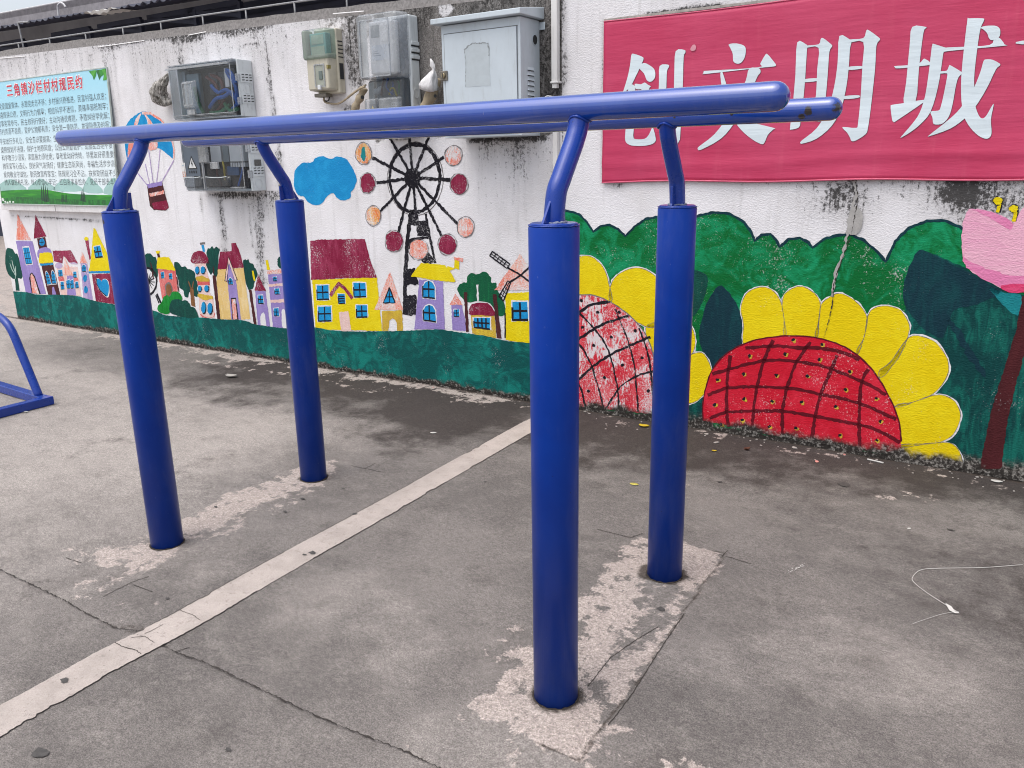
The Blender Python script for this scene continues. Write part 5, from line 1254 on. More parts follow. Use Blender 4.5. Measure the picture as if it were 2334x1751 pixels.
# lettering
DG = bpy.context.evaluated_depsgraph_get
def glyphs(body, thick=0.0, res=2, space=1.0):
    c = bpy.data.curves.new('glyphs', 'FONT'); c.body = body; c.space_character = space; c.resolution_u = res; c.offset = thick
    o = bpy.data.objects.new('glyphs', c); COL.objects.link(o)
    bpy.context.view_layer.update()
    me = bpy.data.meshes.new_from_object(o.evaluated_get(DG()))
    bpy.data.objects.remove(o); bpy.data.curves.remove(c)
    co = np.zeros(len(me.vertices) * 3); me.vertices.foreach_get('co', co); co = co.reshape(-1, 3)
    return me, co
def lettering(name, body, p0, p1, p2, mat, parent, plane, lift, thick=0.0, res=2, xr=None, yr=None, space=1.0):
    """set a line of print: p0 lower left, p1 lower right, p2 upper left (plane metres)"""
    me, co = glyphs(body, thick, res, space)
    lo, hi = (co.min(0), co.max(0)) if xr is None else (np.array([xr[0], yr[0], 0]), np.array([xr[1], yr[1], 0]))
    a = (co[:, 0] - lo[0]) / (hi[0] - lo[0]); b = (co[:, 1] - lo[1]) / (hi[1] - lo[1])
    S = p0[0] + (p1[0] - p0[0]) * a + (p2[0] - p0[0]) * b
    Z = p0[1] + (p1[1] - p0[1]) * a + (p2[1] - p0[1]) * b
    W = plane.o + S[:, None] * plane.t + Z[:, None] * plane.up + lift * plane.n
    base = np.array(parent['base'])
    me.vertices.foreach_set('co', (W - base).ravel())
    me.materials.clear(); me.materials.append(mat)
    me.name = name
    me.update()
    o = bpy.data.objects.new(name, me); COL.objects.link(o); o.parent = parent; o['base'] = tuple(base); o['kind'] = 'stuff'
    return (lo, hi)
M_INK = plain('print_ink', (58, 60, 66), 0.4, 0.05)
M_RED = plain('print_red', (208, 30, 60), 0.4, 0.05)
M_WHT = plain('print_white', (240, 242, 244), 0.4, 0.03)
LINES = ['爱国爱集体，永跟党走志不移；乡村振兴稳推进，民富村强人欢喜；', '遵规讲公德，文明行为力倡导；相信科学不迷信，黄赌毒邪抵制牢；', '村事务常参与，民主权利行使好；主动沟通说难题，矛盾纠纷早化解；',
         '节约资源不浪费，爱护公物都有责；安全第一重防范，发现隐患及时报；', '平安出行多礼让，安全意识要提高；生活垃圾要分类，环境卫生要搞好；', '遵照规划不违建，保护土地原风貌；公园公厕勤管护，乱搭乱占绝不要；',
         '科学教子少溺爱，家庭暴力须杜绝；尊老爱幼好传统，邻里友好很重要；', '拥军爱军心连心，良好风气发扬好；健康生态新风尚，幸福生活步步高；', '爱岗敬业守诚信，勤劳致富传家宝；陈规陋习全不沾，扶贫助困益不少；', '待人诚恳有礼貌，核心价值心牢记；红白喜事从俭办，党员干部表率好。']
LINES[0] = '爱党' + LINES[0]; LINES[1] = '遵' + LINES[1] if len(LINES[1]) < 32 else LINES[1]
ends = [(1150, 365), (1168, 472), (1184, 575), (1198, 672), (1215, 790), (1236, 893), (1250, 992), (1264, 1094), (1282, 1195), (1298, 1290)]
# left ends measured where they are in the frame, the rest follow the board's own margin
l7 = BZ_([(18, 1018)])[0]; l10 = BZ_([(62, 1292)])[0]
xL = (l7[0] + l10[0]) / 2
for i, (ln, e) in enumerate(zip(LINES, ends)):
    pe = BZ_([e])[0]
    h = 0.053
    n_ = len(ln)
    lettering('lettering', ln, (xL, pe[1] - .004), (pe[0], pe[1] - .004), (xL, pe[1] + h), M_INK, nb, BP, .0024, thick=-0.013)
t0 = BZ_([(82, 326)])[0]; t1 = BZ_([(898, 262)])[0]; tu = BZ_([(85, 225)])[0]
zb = (t0[1] + t1[1]) / 2
ti = '三角镇沙栏村村规民约'
rng = lettering('title_outline_lettering', ti, (t0[0] - .006, zb - .008), (t1[0] + .006, zb - .008), (t0[0] - .006, zb + .110), M_WHT, nb, BP, .0020, thick=0.045, res=3, space=1.28)
lettering('title_lettering', ti, (t0[0], zb), (t1[0], zb), (t0[0], zb + .102), M_RED, nb, BP, .0026, thick=0.014, res=3, space=1.28)

# ------------------------------------------------------------------ meter boxes
M_GREY = plain('grey_plastic', (212, 218, 220), 0.45, 0.06, 6, dirt=(140, 144, 144))
M_GREYD = plain('slot_dark', (48, 50, 52), 0.8)
M_DARK = plain('dark_interior', (22, 24, 34), 0.7, 0.2, 8)
M_CLEAR = clear('clear_polycarbonate', (232, 236, 240), 0.05)
M_CLEARD = clear('smoky_polycarbonate', (196, 202, 208), 0.10)
M_CLEARB = clear('hazy_polycarbonate', (244, 246, 250), 0.42)
M_CLEARG = clear('tinted_polycarbonate', (214, 230, 226), 0.20)
M_EDGE = plain('polished_edge', (198, 204, 206), 0.15, 0.1, 20)
M_METER = plain('meter_white', (214, 216, 218), 0.4, 0.05)
M_LCD = plain('meter_display', (122, 132, 138), 0.3, 0.05)
M_WB = plain('wire_blue', (24, 92, 178), 0.4); M_WY = plain('wire_yellow', (206, 182, 40), 0.4); M_WR = plain('wire_brown', (96, 42, 38), 0.4); M_WG = plain('wire_green', (30, 120, 80), 0.4)
M_BRK = plain('breaker_blue', (52, 92, 138), 0.4)
def shell(m, s0, s1, z0, z1, o0, o1, r=0.02, draft=0.006, mi=0):
    """open-backed cover with rounded corners and a rounded front edge"""
    def ring(ds, o):
        out = []
        rr = max(r - ds * 0.3, 0.004)
        for (cx, cz, a0) in ((s1 - rr - ds, z1 - rr - ds, 0), (s0 + rr + ds, z1 - rr - ds, 90), (s0 + rr + ds, z0 + rr + ds, 180), (s1 - rr - ds, z0 + rr + ds, 270)):
            for k in range(6):
                a = math.radians(a0 + 18 * k); out.append(WALL.at(cx + rr * math.cos(a), cz + rr * math.sin(a), o))
        return out
    levels = [(0, o0), (draft * .6, o1 - 0.012), (draft + .002, o1 - 0.004), (draft + 0.007, o1)]
    n = 24; vs = []
    for d, o in levels: vs += ring(d, o)
    fs = [(i * n + k, i * n + (k + 1) % n, (i + 1) * n + (k + 1) % n, (i + 1) * n + k) for i in range(len(levels) - 1) for k in range(n)]
    m.add(vs, fs, mi, True)
    b = len(m.v) - n
    m.f.append([b + k for k in range(n)]); m.mi.append(mi); m.sm.append(False)
    return m
def frame_rim(m, s0, s1, z0, z1, o, w_=0.008, d=0.006, mi=0):
    m.box(s0, s1, z0, z0 + w_, o, o + d, WALL, mi); m.box(s0, s1, z1 - w_, z1, o, o + d, WALL, mi)
    m.box(s0, s0 + w_, z0 + w_, z1 - w_, o, o + d, WALL, mi); m.box(s1 - w_, s1, z0 + w_, z1 - w_, o, o + d, WALL, mi)
    return m
def wires(parent, pts_list, r=0.006):
    for pts, mt in pts_list:
        MB().tube(smooth([tuple(WALL.at(*p)) for p in pts], 5, closed=False), r, 8).build('wire', mt, parent)
def side_slots(parent, s, zs, o0, o1, n=3, rows=3):
    for z in zs:
        for r in range(rows):
            for k in range(n):
                oo = o1 - 0.012 - k * (o1 - o0) / 3.2
                m = MB(); zc = z - r * 0.017
                v = [WALL.at(s, zc, oo), WALL.at(s, zc + .002, oo - .020), WALL.at(s, zc + .0075, oo - .020), WALL.at(s, zc + .0055, oo)]
                v2 = [WALL.at(s + .0022, zc + .001, oo - .001), WALL.at(s + .0022, zc + .003, oo - .019), WALL.at(s + .0022, zc + .0068, oo - .019), WALL.at(s + .0022, zc + .005, oo - .001)]
                m.add(v + v2, [(4, 5, 6, 7), (0, 1, 5, 4), (1, 2, 6, 5), (2, 3, 7, 6), (3, 0, 4, 7)]).build('vent_slot', M_GREYD, parent)
def warning(parent, s, z, o, h, fill, name='warning_triangle'):
    m = MB()
    m.poly([(s - h * .58, z), (s + h * .58, z), (s, z + h)], WALL, o, 0)
    m.poly([(s - h * .43, z + h * .09), (s + h * .43, z + h * .09), (s, z + h * .84)], WALL, o + .0006, 1)
    m.poly([(s + h * .04, z + h * .66), (s - h * .13, z + h * .36), (s - h * .01, z + h * .37), (s - h * .06, z + h * .13), (s + h * .13, z + h * .43), (s + h * .01, z + h * .42), (s + h * .10, z + h * .62)], WALL, o + .0012, 0)
    return m.build(name, [plain('sign_black', (32, 32, 34), .5), fill], parent)
# the two stacked boxes on the left
def stacked(label, s0, s1, z0, z1, upper):
    t = thing('meter_box', label, 'meter box', WALL.at(s0, z0, 0), 'electricity meter boxes on the white wall')
    # base tray and stepped side
    m = MB(); m.box(s0 + .015, s1, z0 + .008, z1 - .004, 0.002, 0.014, WALL)
    m.box(s1 - .012, s1 + .004, z0 + .008, z1 - .004, 0.002, 0.118, WALL)          # right-hand side wall of the tray
    m.box(s0 + .015, s0 + .025, z0 + .008, z1 - .004, 0.014, 0.090, WALL); m.box(s0 + .025, s1 - .012, z1 - .016, z1 - .004, 0.014, 0.100, WALL); m.box(s0 + .025, s1 - .012, z0 + .008, z0 + .018, 0.014, 0.100, WALL)
    tray = m.build('tray', M_GREY, t, bevel=.003)
    hgt = z1 - z0
    # raised bands on the side of the tray
    for a, b in [(0.02, 0.20), (0.48, 0.72), (0.98, 1.0)]:
        pass
    for a, b in [(0.60, 0.76), (0.24, 0.40)]:
        MB().box(s1 + .004, s1 + .0085, z0 + hgt * a, z0 + hgt * b, 0.012, 0.108, WALL).build('side_band', M_GREY, tray, bevel=.0015)
    side_slots(tray, s1 + .0088, [z0 + hgt * .725, z0 + hgt * .365], 0.012, 0.108)
    m = MB(); c0 = z0 + hgt * (.50 if upper else .13)
    ring = [WALL.at(s1 + .0042, c0 + .030 * math.sin(a), 0.062 + .030 * math.cos(a)) for a in np.linspace(0, 2 * math.pi, 28)]
    m.tube(ring, .0012, 5).build('knockout', M_GREY, tray)
    # dark back plate, wires, meter
    MB().box(s0 + .03, s1 - .015, z0 + .022, z1 - .02, 0.014, 0.020, WALL).build('back_plate', M_DARK, t)
    cov = MB(); shell(cov, s0, s1 - .004, z0, z1, 0.040, 0.155, 0.014, 0.012)
    cover = cov.build('clear_cover', M_CLEAR, t)
    m = MB(); frame_rim(m, s0 + .02, s1 - .022, z0 + .03, z1 - .028, 0.1565, .006, .004); m.build('cover_rib', M_CLEARB, cover, bevel=.001)
    m = MB(); m.box(s0 + .003, s1 - .010, z1 - .010, z1 - .002, .060, .152, WALL); m.box(s0 - .004, s1 - .03, z1 - .034, z1 - .020, .156, .168, WALL); m.build('cover_lip', M_CLEARB, cover, bevel=.002)
    m = MB()
    for k in range(4): m.box(s0 + .012, s1 - .012, z0 + .006 + k * .009, z0 + .0085 + k * .009, .150 - k * .0, .158, WALL)
    m.build('cover_rib', M_CLEARB, cover)
    MB().box(s1 - .006, s1 + .012, z0 + hgt * .62, z0 + hgt * .74, .112, .140, WALL).build('latch', M_CLEARB, cover, bevel=.002)
    MB().box(s1 - .006, s1 + .012, z0 + hgt * .22, z0 + hgt * .34, .112, .140, WALL).build('latch', M_CLEARB, cover, bevel=.002)
    return t, cover
U, ucov = stacked('upper left clear fronted meter box full of coiled blue wires', -4.300, -3.622, 1.668, 2.030, True)
us0, uz0 = -4.300, 1.668
m = MB(); m.box(us0 + .04, us0 + .19, uz0 + .05, uz0 + .31, .02, .05, WALL); m.build('meter', plain('meter_blue_grey', (118, 142, 156), .4), U, bevel=.004)
MB().box(us0 + .02, us0 + .06, uz0 + .03, uz0 + .33, .02, .06, WALL).build('wire_duct', plain('duct_grey', (150, 166, 176), .4), U)
wires(U, [([(us0 + .50, uz0 + .30, .06), (us0 + .56, uz0 + .26, .09), (us0 + .62, uz0 + .20, .1), (us0 + .60, uz0 + .10, .08), (us0 + .52, uz0 + .06, .06)], M_WB), ([(us0 + .33, uz0 + .22, .06), (us0 + .42, uz0 + .17, .08), (us0 + .52, uz0 + .18, .09), (us0 + .60, uz0 + .12, .09)], M_WB),
          ([(us0 + .30, uz0 + .08, .07), (us0 + .40, uz0 + .13, .09), (us0 + .50, uz0 + .14, .1), (us0 + .58, uz0 + .16, .1), (us0 + .61, uz0 + .08, .08)], M_WB), ([(us0 + .45, uz0 + .10, .06), (us0 + .52, uz0 + .05, .08), (us0 + .60, uz0 + .06, .08)], M_WG), ([(us0 + .28, uz0 + .05, .05), (us0 + .40, uz0 + .05, .06), (us0 + .5, uz0 + .09, .06)], M_WG),
          ([(us0 + .28, uz0 + .28, .05), (us0 + .38, uz0 + .22, .06), (us0 + .40, uz0 + .10, .06)], M_WR), ([(us0 + .33, uz0 + .29, .05), (us0 + .45, uz0 + .24, .07), (us0 + .44, uz0 + .12, .06), (us0 + .36, uz0 + .06, .05)], M_WR), ([(us0 + .48, uz0 + .31, .05), (us0 + .54, uz0 + .30, .08), (us0 + .60, uz0 + .27, .1), (us0 + .63, uz0 + .21, .1)], M_WB),
          ([(us0 + .15, uz0 + .22, .06), (us0 + .19, uz0 + .12, .07), (us0 + .22, uz0 + .05, .06)], M_WG)], 0.013)
m = MB()
for a, b in [(.31, .39), (.41, .47)]: m.box(us0 + a, us0 + b, uz0 + .16, uz0 + .30, .02, .06, WALL)
m.build('breaker', plain('breaker_dark', (60, 66, 76), .4), U, bevel=.003)
MB().box(us0 + .49, us0 + .53, uz0 + .20, uz0 + .32, .02, .075, WALL).build('terminal', M_METER, U, bevel=.003)
# raised window over the meter
m = MB(); shell(m, us0 + .17, us0 + .30, uz0 + .07, uz0 + .25, .157, .186, .010, .006); wn = m.build('meter_window', M_CLEARB, ucov)
m = MB(); frame_rim(m, us0 + .185, us0 + .285, uz0 + .09, uz0 + .235, .187, .006, .003); m.box(us0 + .19, us0 + .27, uz0 + .035, uz0 + .068, .157, .172, WALL); m.build('window_catch', M_CLEARB, wn, bevel=.002)
Lw, lcov = stacked('lower left meter box with lightning triangle and 53 sticker', -4.252, -3.593, 1.190, 1.606, False)
ls0, lz0 = -4.252, 1.190
MB().box(ls0 + .01, ls0 + .19, lz0 + .11, lz0 + .36, .1566, .1580, WALL).build('tinted_panel', plain('slate_panel', (88, 98, 110), .3, .1, 9), lcov)
warning(lcov, ls0 + .112, lz0 + .155, .1590, .092, plain('sign_white', (214, 216, 216), .5))
M_INKB = plain('sign_ink', (40, 42, 46), .5)
m = MB()
for k in range(4): m.box(ls0 + .068 + k * .024, ls0 + .082 + k * .024, lz0 + .128, lz0 + .146, .1585, .1592, WALL)
m.build('small_print', M_INKB, lcov)
st = MB().box(ls0 - .006, ls0 + .034, lz0 + .085, lz0 + .20, .1594, .1604, WALL).build('number_sticker', plain('sticker_white', (226, 224, 222), .5), lcov)
lettering('number_lettering', '53', (ls0 - .003, lz0 + .105), (ls0 + .031, lz0 + .105), (ls0 - .003, lz0 + .140), plain('sticker_orange', (206, 112, 60), .5), st, WALL, .1612, thick=.0)
MB().box(ls0 + .002, ls0 + .026, lz0 + .178, lz0 + .182, .1606, .161, WALL).build('sticker_line', plain('sticker_blue', (130, 170, 190), .5), st)
m = MB(); m.box(ls0 + .23, ls0 + .34, lz0 + .20, lz0 + .37, .02, .09, WALL); m.build('meter', M_METER, Lw, bevel=.004)
m = MB(); m.box(ls0 + .44, ls0 + .58, lz0 + .20, lz0 + .38, .02, .10, WALL); m.build('meter', M_METER, Lw, bevel=.004)
MB().box(ls0 + .36, ls0 + .42, lz0 + .20, lz0 + .37, .02, .09, WALL).build('display', M_LCD, Lw, bevel=.003)
for k in range(6): MB().box(ls0 + .415 + k * .026, ls0 + .432 + k * .026, lz0 + .165, lz0 + .195, .02, .08, WALL).build('terminal', M_METER, Lw, bevel=.002)
MB().box(ls0 + .36, ls0 + .48, lz0 + .11, lz0 + .17, .02, .07, WALL).build('breaker', M_BRK, Lw, bevel=.003)
wires(Lw, [([(ls0 + .34, lz0 + .20, .08), (ls0 + .36, lz0 + .15, .09), (ls0 + .33, lz0 + .08, .07)], M_WY), ([(ls0 + .25, lz0 + .2, .05), (ls0 + .24, lz0 + .12, .06), (ls0 + .27, lz0 + .04, .05)], M_WR), ([(ls0 + .52, lz0 + .17, .06), (ls0 + .50, lz0 + .10, .07), (ls0 + .45, lz0 + .04, .06)], M_WB)], .007)
for a, b in [(.015, .225), (.25, .50)]:
    dm = MB(); shell(dm, ls0 + a, ls0 + b, lz0 + .03, lz0 + .105, .157, .176, .014, .006); dd_ = dm.build('hinged_door', M_CLEARD, lcov)
    MB().tube([WALL.at(ls0 + a + .012 + (b - a - .03) * t, lz0 + .103 + .006 * math.sin(math.pi * t) * -1, .176) for t in np.linspace(0, 1, 8)], .003, 6).build('door_pull', M_EDGE, dd_)
MB().box(ls0 + .228, ls0 + .24, lz0 + .02, lz0 + .20, .157, .172, WALL).build('cover_rib', M_CLEARB, lcov, bevel=.002)
m = MB(); shell(m, ls0 + .20, ls0 + .30, lz0 + .19, lz0 + .36, .157, .176, .008, .005); m.build('meter_window', M_CLEARB, lcov)
m = MB(); m.box(ls0 + .32, ls0 + .40, lz0 + .155, lz0 + .20, .157, .175, WALL); m.build('window_catch', M_CLEARB, lcov, bevel=.004)
m = MB(); m.tube([WALL.at(ls0 + .125 + .035 * t, lz0 + .325 - .012 * math.sin(t * 3.1), .162) for t in np.linspace(0, 1, 6)], .010, 8, caps='round'); m.build('plastic_seal', M_METER, lcov)
MB().box(-3.586, -3.584, 1.36, 1.40, .030, .085, WALL).build('rating_plate', plain('rating_plate', (98, 98, 96), .4, .2, 90), Lw)

# small beige box
bs0, bs1, bz_0, bz_1 = -3.000, -2.795, 1.775, 2.140
bb_ = thing('meter_box', 'small beige meter box with green tinted window', 'meter box', WALL.at(bs0, bz_0, 0), 'electricity meter boxes on the white wall')
M_BEI = plain('aged_plastic', (196, 190, 172), 0.5, 0.08, 8, dirt=(140, 132, 116))
m = MB(); m.box(bs0 + .02, bs1, bz_0, bz_1, .002, .055, WALL); bt_ = m.build('back_box', M_BEI, bb_, bevel=.006)
for k in range(5): MB().box(bs1, bs1 + .002, bz_1 - .075 - .022 * k, bz_1 - .069 - .022 * k, .008, .048, WALL).build('vent_slot', M_GREYD, bt_)
MB().box(bs1 + .0005, bs1 + .002, bz_0 + .08, bz_0 + .17, .012, .045, WALL).build('side_opening', M_GREYD, bt_)
m = MB(); shell(m, bs0, bs1 - .015, bz_0 + .015, bz_1 - .14, .056, .120, .012, .006); lowc = m.build('lower_cover', M_BEI, bb_)
m = MB(); shell(m, bs0 - .012, bs1 - .010, bz_1 - .175, bz_1, .056, .135, .014, .006); upc = m.build('tinted_cover', M_CLEARG, bb_)
MB().box(bs0 + .028, bs1 - .045, bz_1 - .155, bz_1 - .025, .056, .100, WALL).build('meter', plain('meter_teal', (150, 196, 194), .4, .1), bb_, bevel=.004)
MB().box(bs0 + .045, bs1 - .062, bz_1 - .085, bz_1 - .035, .1005, .103, WALL).build('display', plain('meter_pale', (196, 206, 192), .4), bb_)
MB().box(bs0 + .040, bs1 - .058, bz_1 - .148, bz_1 - .098, .1005, .103, WALL).build('name_plate', plain('meter_label', (204, 206, 188), .4), bb_)
MB().box(bs0 - .008, bs0 + .020, bz_1 - .17, bz_1 - .006, .06, .125, WALL).build('side_cheek', M_BEI, bb_, bevel=.006)
m = MB(); frame_rim(m, bs0 + .070, bs0 + .155, bz_0 + .035, bz_0 + .165, .1202, .007, .006); fr = m.build('switch_window', M_CLEARB, lowc, bevel=.001)
MB().box(bs0 + .080, bs0 + .148, bz_0 + .045, bz_0 + .158, .1202, .1215, WALL).build('window_pane', plain('pane_grey', (160, 164, 152), .3), fr)
MB().box(bs0 + .108, bs0 + .135, bz_0 + .078, bz_0 + .125, .1216, .126, WALL).build('switch', plain('switch_grey', (104, 116, 112), .4), fr, bevel=.001)
MB().box(bs0 + .098, bs0 + .122, bz_0 + .020, bz_0 + .046, .1205, .134, WALL).build('seal_lug', M_METER, lowc, bevel=.003)
MB().box(bs0 + .02, bs0 + .12, bz_0 - .018, bz_0 + .003, .03, .09, WALL).build('cable_gland', plain('gland_grey', (120, 114, 104), .6), bb_, bevel=.005)
MB().box(bs1 - .030, bs1 - .018, bz_0 + .135, bz_0 + .155, .09, .124, WALL).build('seal_lug', plain('brass_seal', (150, 140, 84), .4), lowc)

# large clear box with white meter
cs0, cs1, cz0, cz1 = -2.520, -2.212, 1.50, 2.165
cb_ = thing('meter_box', 'large clear meter box with white meter and yellow warning triangle', 'meter box', WALL.at(cs0, cz0, 0), 'electricity meter boxes on the white wall')
m = MB(); m.box(cs0 + .04, cs1, cz0, cz1 - .012, .002, .085, WALL); bk = m.build('back_box', M_GREY, cb_, bevel=.012, seg=3)
for k in range(3): MB().box(cs1, cs1 + .006, cz1 - .170 - .036 * k, cz1 - .150 - .036 * k, .006, .076, WALL).build('side_rib', M_GREY, bk, bevel=.003)
for k in range(3): MB().box(cs1 + .0005, cs1 + .002, cz1 - .178 - .036 * k, cz1 - .171 - .036 * k, .006, .076, WALL).build('vent_slot', M_GREYD, bk)
MB().tube([WALL.at(cs1 + .001, 1.74 + .026 * math.sin(a), .050 + .022 * math.cos(a)) for a in np.linspace(0, 6.283, 26)], .0014, 5).build('knockout', M_GREY, bk)
dm_ = 0.018
MB().add([WALL.at(cs1 + .001, 1.665 + dm_, .045), WALL.at(cs1 + .001, 1.665, .045 + dm_), WALL.at(cs1 + .001, 1.665 - dm_, .045), WALL.at(cs1 + .001, 1.665, .045 - dm_), WALL.at(cs1 + .0025, 1.665 + dm_, .045), WALL.at(cs1 + .0025, 1.665, .045 + dm_), WALL.at(cs1 + .0025, 1.665 - dm_, .045), WALL.at(cs1 + .0025, 1.665, .045 - dm_)],
         [(7, 6, 5, 4), (0, 1, 5, 4), (1, 2, 6, 5), (2, 3, 7, 6), (3, 0, 4, 7)]).build('diamond_mark', M_METER, bk)
MB().box(cs0 + .05, cs1 - .015, cz0 + .02, cz1 - .03, .085, .088, WALL).build('back_plate', plain('plate_slate', (112, 122, 132), .6, .1), cb_)
m = MB(); shell(m, cs0 - .002, cs1 - .002, cz1 - .345, cz1, .088, .185, .022, .008); top = m.build('clear_cover', M_CLEARB, cb_)
m = MB(); frame_rim(m, cs0 + .028, cs1 - .062, cz1 - .335, cz1 - .035, .1855, .006, .006); m.build('cover_rib', M_CLEARB, top, bevel=.002)
mt_ = MB().box(cs0 + .065, cs1 - .070, cz1 - .315, cz1 - .040, .088, .150, WALL).build('meter', plain('meter_body', (222, 224, 226), .4), cb_, bevel=.010, seg=3)
MB().box(cs0 + .085, cs0 + .145, cz1 - .125, cz1 - .060, .1505, .153, WALL).build('display', M_LCD, mt_)
MB().box(cs0 + .155, cs0 + .205, cz1 - .150, cz1 - .062, .1505, .156, WALL).build('port_cover', plain('port_white', (232, 233, 234), .3), mt_, bevel=.002)
MB().box(cs0 + .085, cs1 - .092, cz1 - .245, cz1 - .165, .1505, .152, WALL).build('name_plate', plain('meter_plate', (206, 216, 228), .4), mt_)
m = MB()
for k in range(3): m.box(cs0 + .095, cs0 + .15 - .01 * k, cz1 - .222 + .012 * k, cz1 - .218 + .012 * k, .1525, .153, WALL)
m.build('small_print', plain('plate_ink', (120, 136, 160), .5), mt_)
m = MB(); shell(m, cs0 + .03, cs1 - .010, cz0 + .02, cz1 - .346, .088, .150, .014, .006); low = m.build('lower_cover', M_CLEARD, cb_)
wires(cb_, [([(cs0 + .12, cz1 - .34, .10), (cs0 + .13, cz1 - .38, .13), (cs0 + .11, cz1 - .43, .12)], M_WR), ([(cs0 + .15, cz1 - .34, .10), (cs0 + .16, cz1 - .39, .13), (cs0 + .20, cz1 - .43, .12)], M_WB), ([(cs0 + .18, cz1 - .36, .10), (cs0 + .21, cz1 - .38, .13), (cs0 + .19, cz1 - .42, .12)], M_WB),
            ([(cs0 + .17, cz1 - .43, .12), (cs0 + .19, cz1 - .40, .13), (cs0 + .215, cz1 - .40, .13), (cs0 + .225, cz1 - .44, .12)], M_WY), ([(cs0 + .22, cz1 - .36, .1), (cs0 + .245, cz1 - .38, .12), (cs0 + .24, cz1 - .43, .12)], M_WG)], .006)
MB().tube(smooth([tuple(WALL.at(cs0 + .07 + .05 * t, cz1 - .40 - .012 * math.sin(t * 5), .12)) for t in np.linspace(0, 1, 5)], 2, closed=False), [.012, .018, .02, .016, .02, .018, .016, .014, .010][:9], 8, caps='round').build('paper_scrap', M_METER, cb_)
for a, b in [(.02, .115), (.125, .285)]:
    m = MB(); shell(m, cs0 + a, cs0 + b, cz0 + .03, cz1 - .445, .150, .180, .012, .006); dr = m.build('hinged_door', M_CLEARB, cb_)
    if a < .1:
        MB().box(cs0 + a + .018, cs0 + b - .01, cz0 + .05, cz1 - .475, .146, .149, WALL).build('sign_panel', plain('sign_panel_slate', (86, 92, 112), .5), dr)
        warning(dr, cs0 + .064, cz1 - .532, .1495, .056, plain('sign_yellow', (222, 192, 40), .5))
        m = MB()
        for k in range(4): m.box(cs0 + .043 + k * .012, cs0 + .052 + k * .012, cz1 - .546, cz1 - .539, .1492, .1496, WALL)
        m.build('small_print', M_INKB, dr)
    else:
        m = MB(); m.box(cs0 + .20, cs0 + .255, cz1 - .495, cz1 - .472, .12, .146, WALL); m.build('terminal', M_METER, dr, bevel=.002)
        for k in range(3): MB().box(cs0 + .208 + k * .017, cs0 + .214 + k * .017, cz1 - .487, cz1 - .481, .146, .1466, WALL).build('screw', M_GREYD, dr)
        MB().box(cs0 + .15, cs0 + .25, cz1 - .60, cz1 - .50, .12, .138, WALL).build('breaker', M_BRK, dr, bevel=.003)
        MB().box(cs0 + .178, cs0 + .252, cz1 - .562, cz1 - .522, .138, .146, WALL).build('breaker_face', M_METER, dr, bevel=.002)
        for k in range(4): MB().box(cs0 + .184 + k * .017, cs0 + .194 + k * .017, cz1 - .548, cz1 - .536, .146, .150, WALL).build('switch', M_GREYD, dr)

# ------------------------------------------------------------------ grey steel cabinet
ks0, ks1, kz0, kz1, ko = -1.912, -1.421, 1.484, 2.048, 0.190
kb = thing('electrical_cabinet', 'grey steel electrical cabinet with sloping lid and side louvres', 'electrical cabinet', WALL.at(ks0, kz0, 0))
M_CAB = plain('cabinet_paint', (196, 206, 213), 0.5, 0.05, 5, dirt=(168, 174, 176))
M_CABP = plain('cabinet_old_paint', (182, 191, 196), 0.55, 0.05, 20)
m = MB(); m.box(ks0, ks1, kz0, kz1, .002, ko, WALL); body = m.build('body', M_CAB, kb, bevel=.003)
MB().add([WALL.at(s, z, o) for s, z, o in [(ks0 - .035, kz1 + .004, -.0), (ks1 + .028, kz1 + .004, 0), (ks1 + .028, kz1 + .004, ko + .045), (ks0 - .035, kz1 + .004, ko + .045), (ks0 - .035, kz1 + .062, 0), (ks1 + .028, kz1 + .062, 0), (ks1 + .028, kz1 + .030, ko + .045), (ks0 - .035, kz1 + .030, ko + .045)]],
         [(3, 2, 1, 0), (4, 5, 6, 7), (0, 1, 5, 4), (1, 2, 6, 5), (2, 3, 7, 6), (3, 0, 4, 7)]).build('lid', M_CAB, kb, bevel=.003)
m = MB(); m.box(ks0 + .022, ks1 - .020, kz0 + .012, kz1 - .045, ko + .0015, ko + .007, WALL); door = m.build('door', M_CAB, kb, bevel=.002)
m = MB()
m.box(ks0 + .017, ks1 - .015, kz1 - .0445, kz1 - .040, ko + .0005, ko + .0018, WALL); m.box(ks0 + .017, ks0 + .0215, kz0 + .012, kz1 - .0445, ko + .0005, ko + .0018, WALL); m.box(ks1 - .0195, ks1 - .0165, kz0 + .012, kz1 - .0445, ko + .0005, ko + .0018, WALL)
m.build('door_gap', plain('gap_shadow', (120, 124, 126), .8), kb)
pp = smooth([(-1.755, 1.715), (-1.755, 1.86), (-1.745, 1.885), (-1.72, 1.90), (-1.68, 1.902), (-1.640, 1.90), (-1.622, 1.885), (-1.612, 1.86), (-1.610, 1.70), (-1.68, 1.702)], 3)
KP = zoom(960, 0, 5.026)
K3 = [WALL.px(960 + a / 5.026, b / 5.026, ko + .007) for a, b in [(510, 1000), (512, 700), (495, 580), (530, 535), (590, 500), (700, 492), (765, 500), (776, 560), (778, 640), (795, 985), (640, 990)]]
pt_ = MB().poly(rough(K3, .01, .0012), WALL, ko + .0078).build('label_ghost', M_CABP, door)
m = MB(); m.poly(stroke(K3[2:6] , .006, .003, .008), WALL, ko + .0083); m.poly(stroke(K3[5:9], .005, .003, .008), WALL, ko + .0084); m.poly(stroke(K3[0:3], .003, .002, .008), WALL, ko + .0085)
m.build('glue_residue', plain('glue_residue', (152, 158, 160), .7, .2, 60), door)
lk = [WALL.px(960 + a / 5.026, b / 5.026, ko + .01) for a, b in [(218, 818), (305, 922)]]
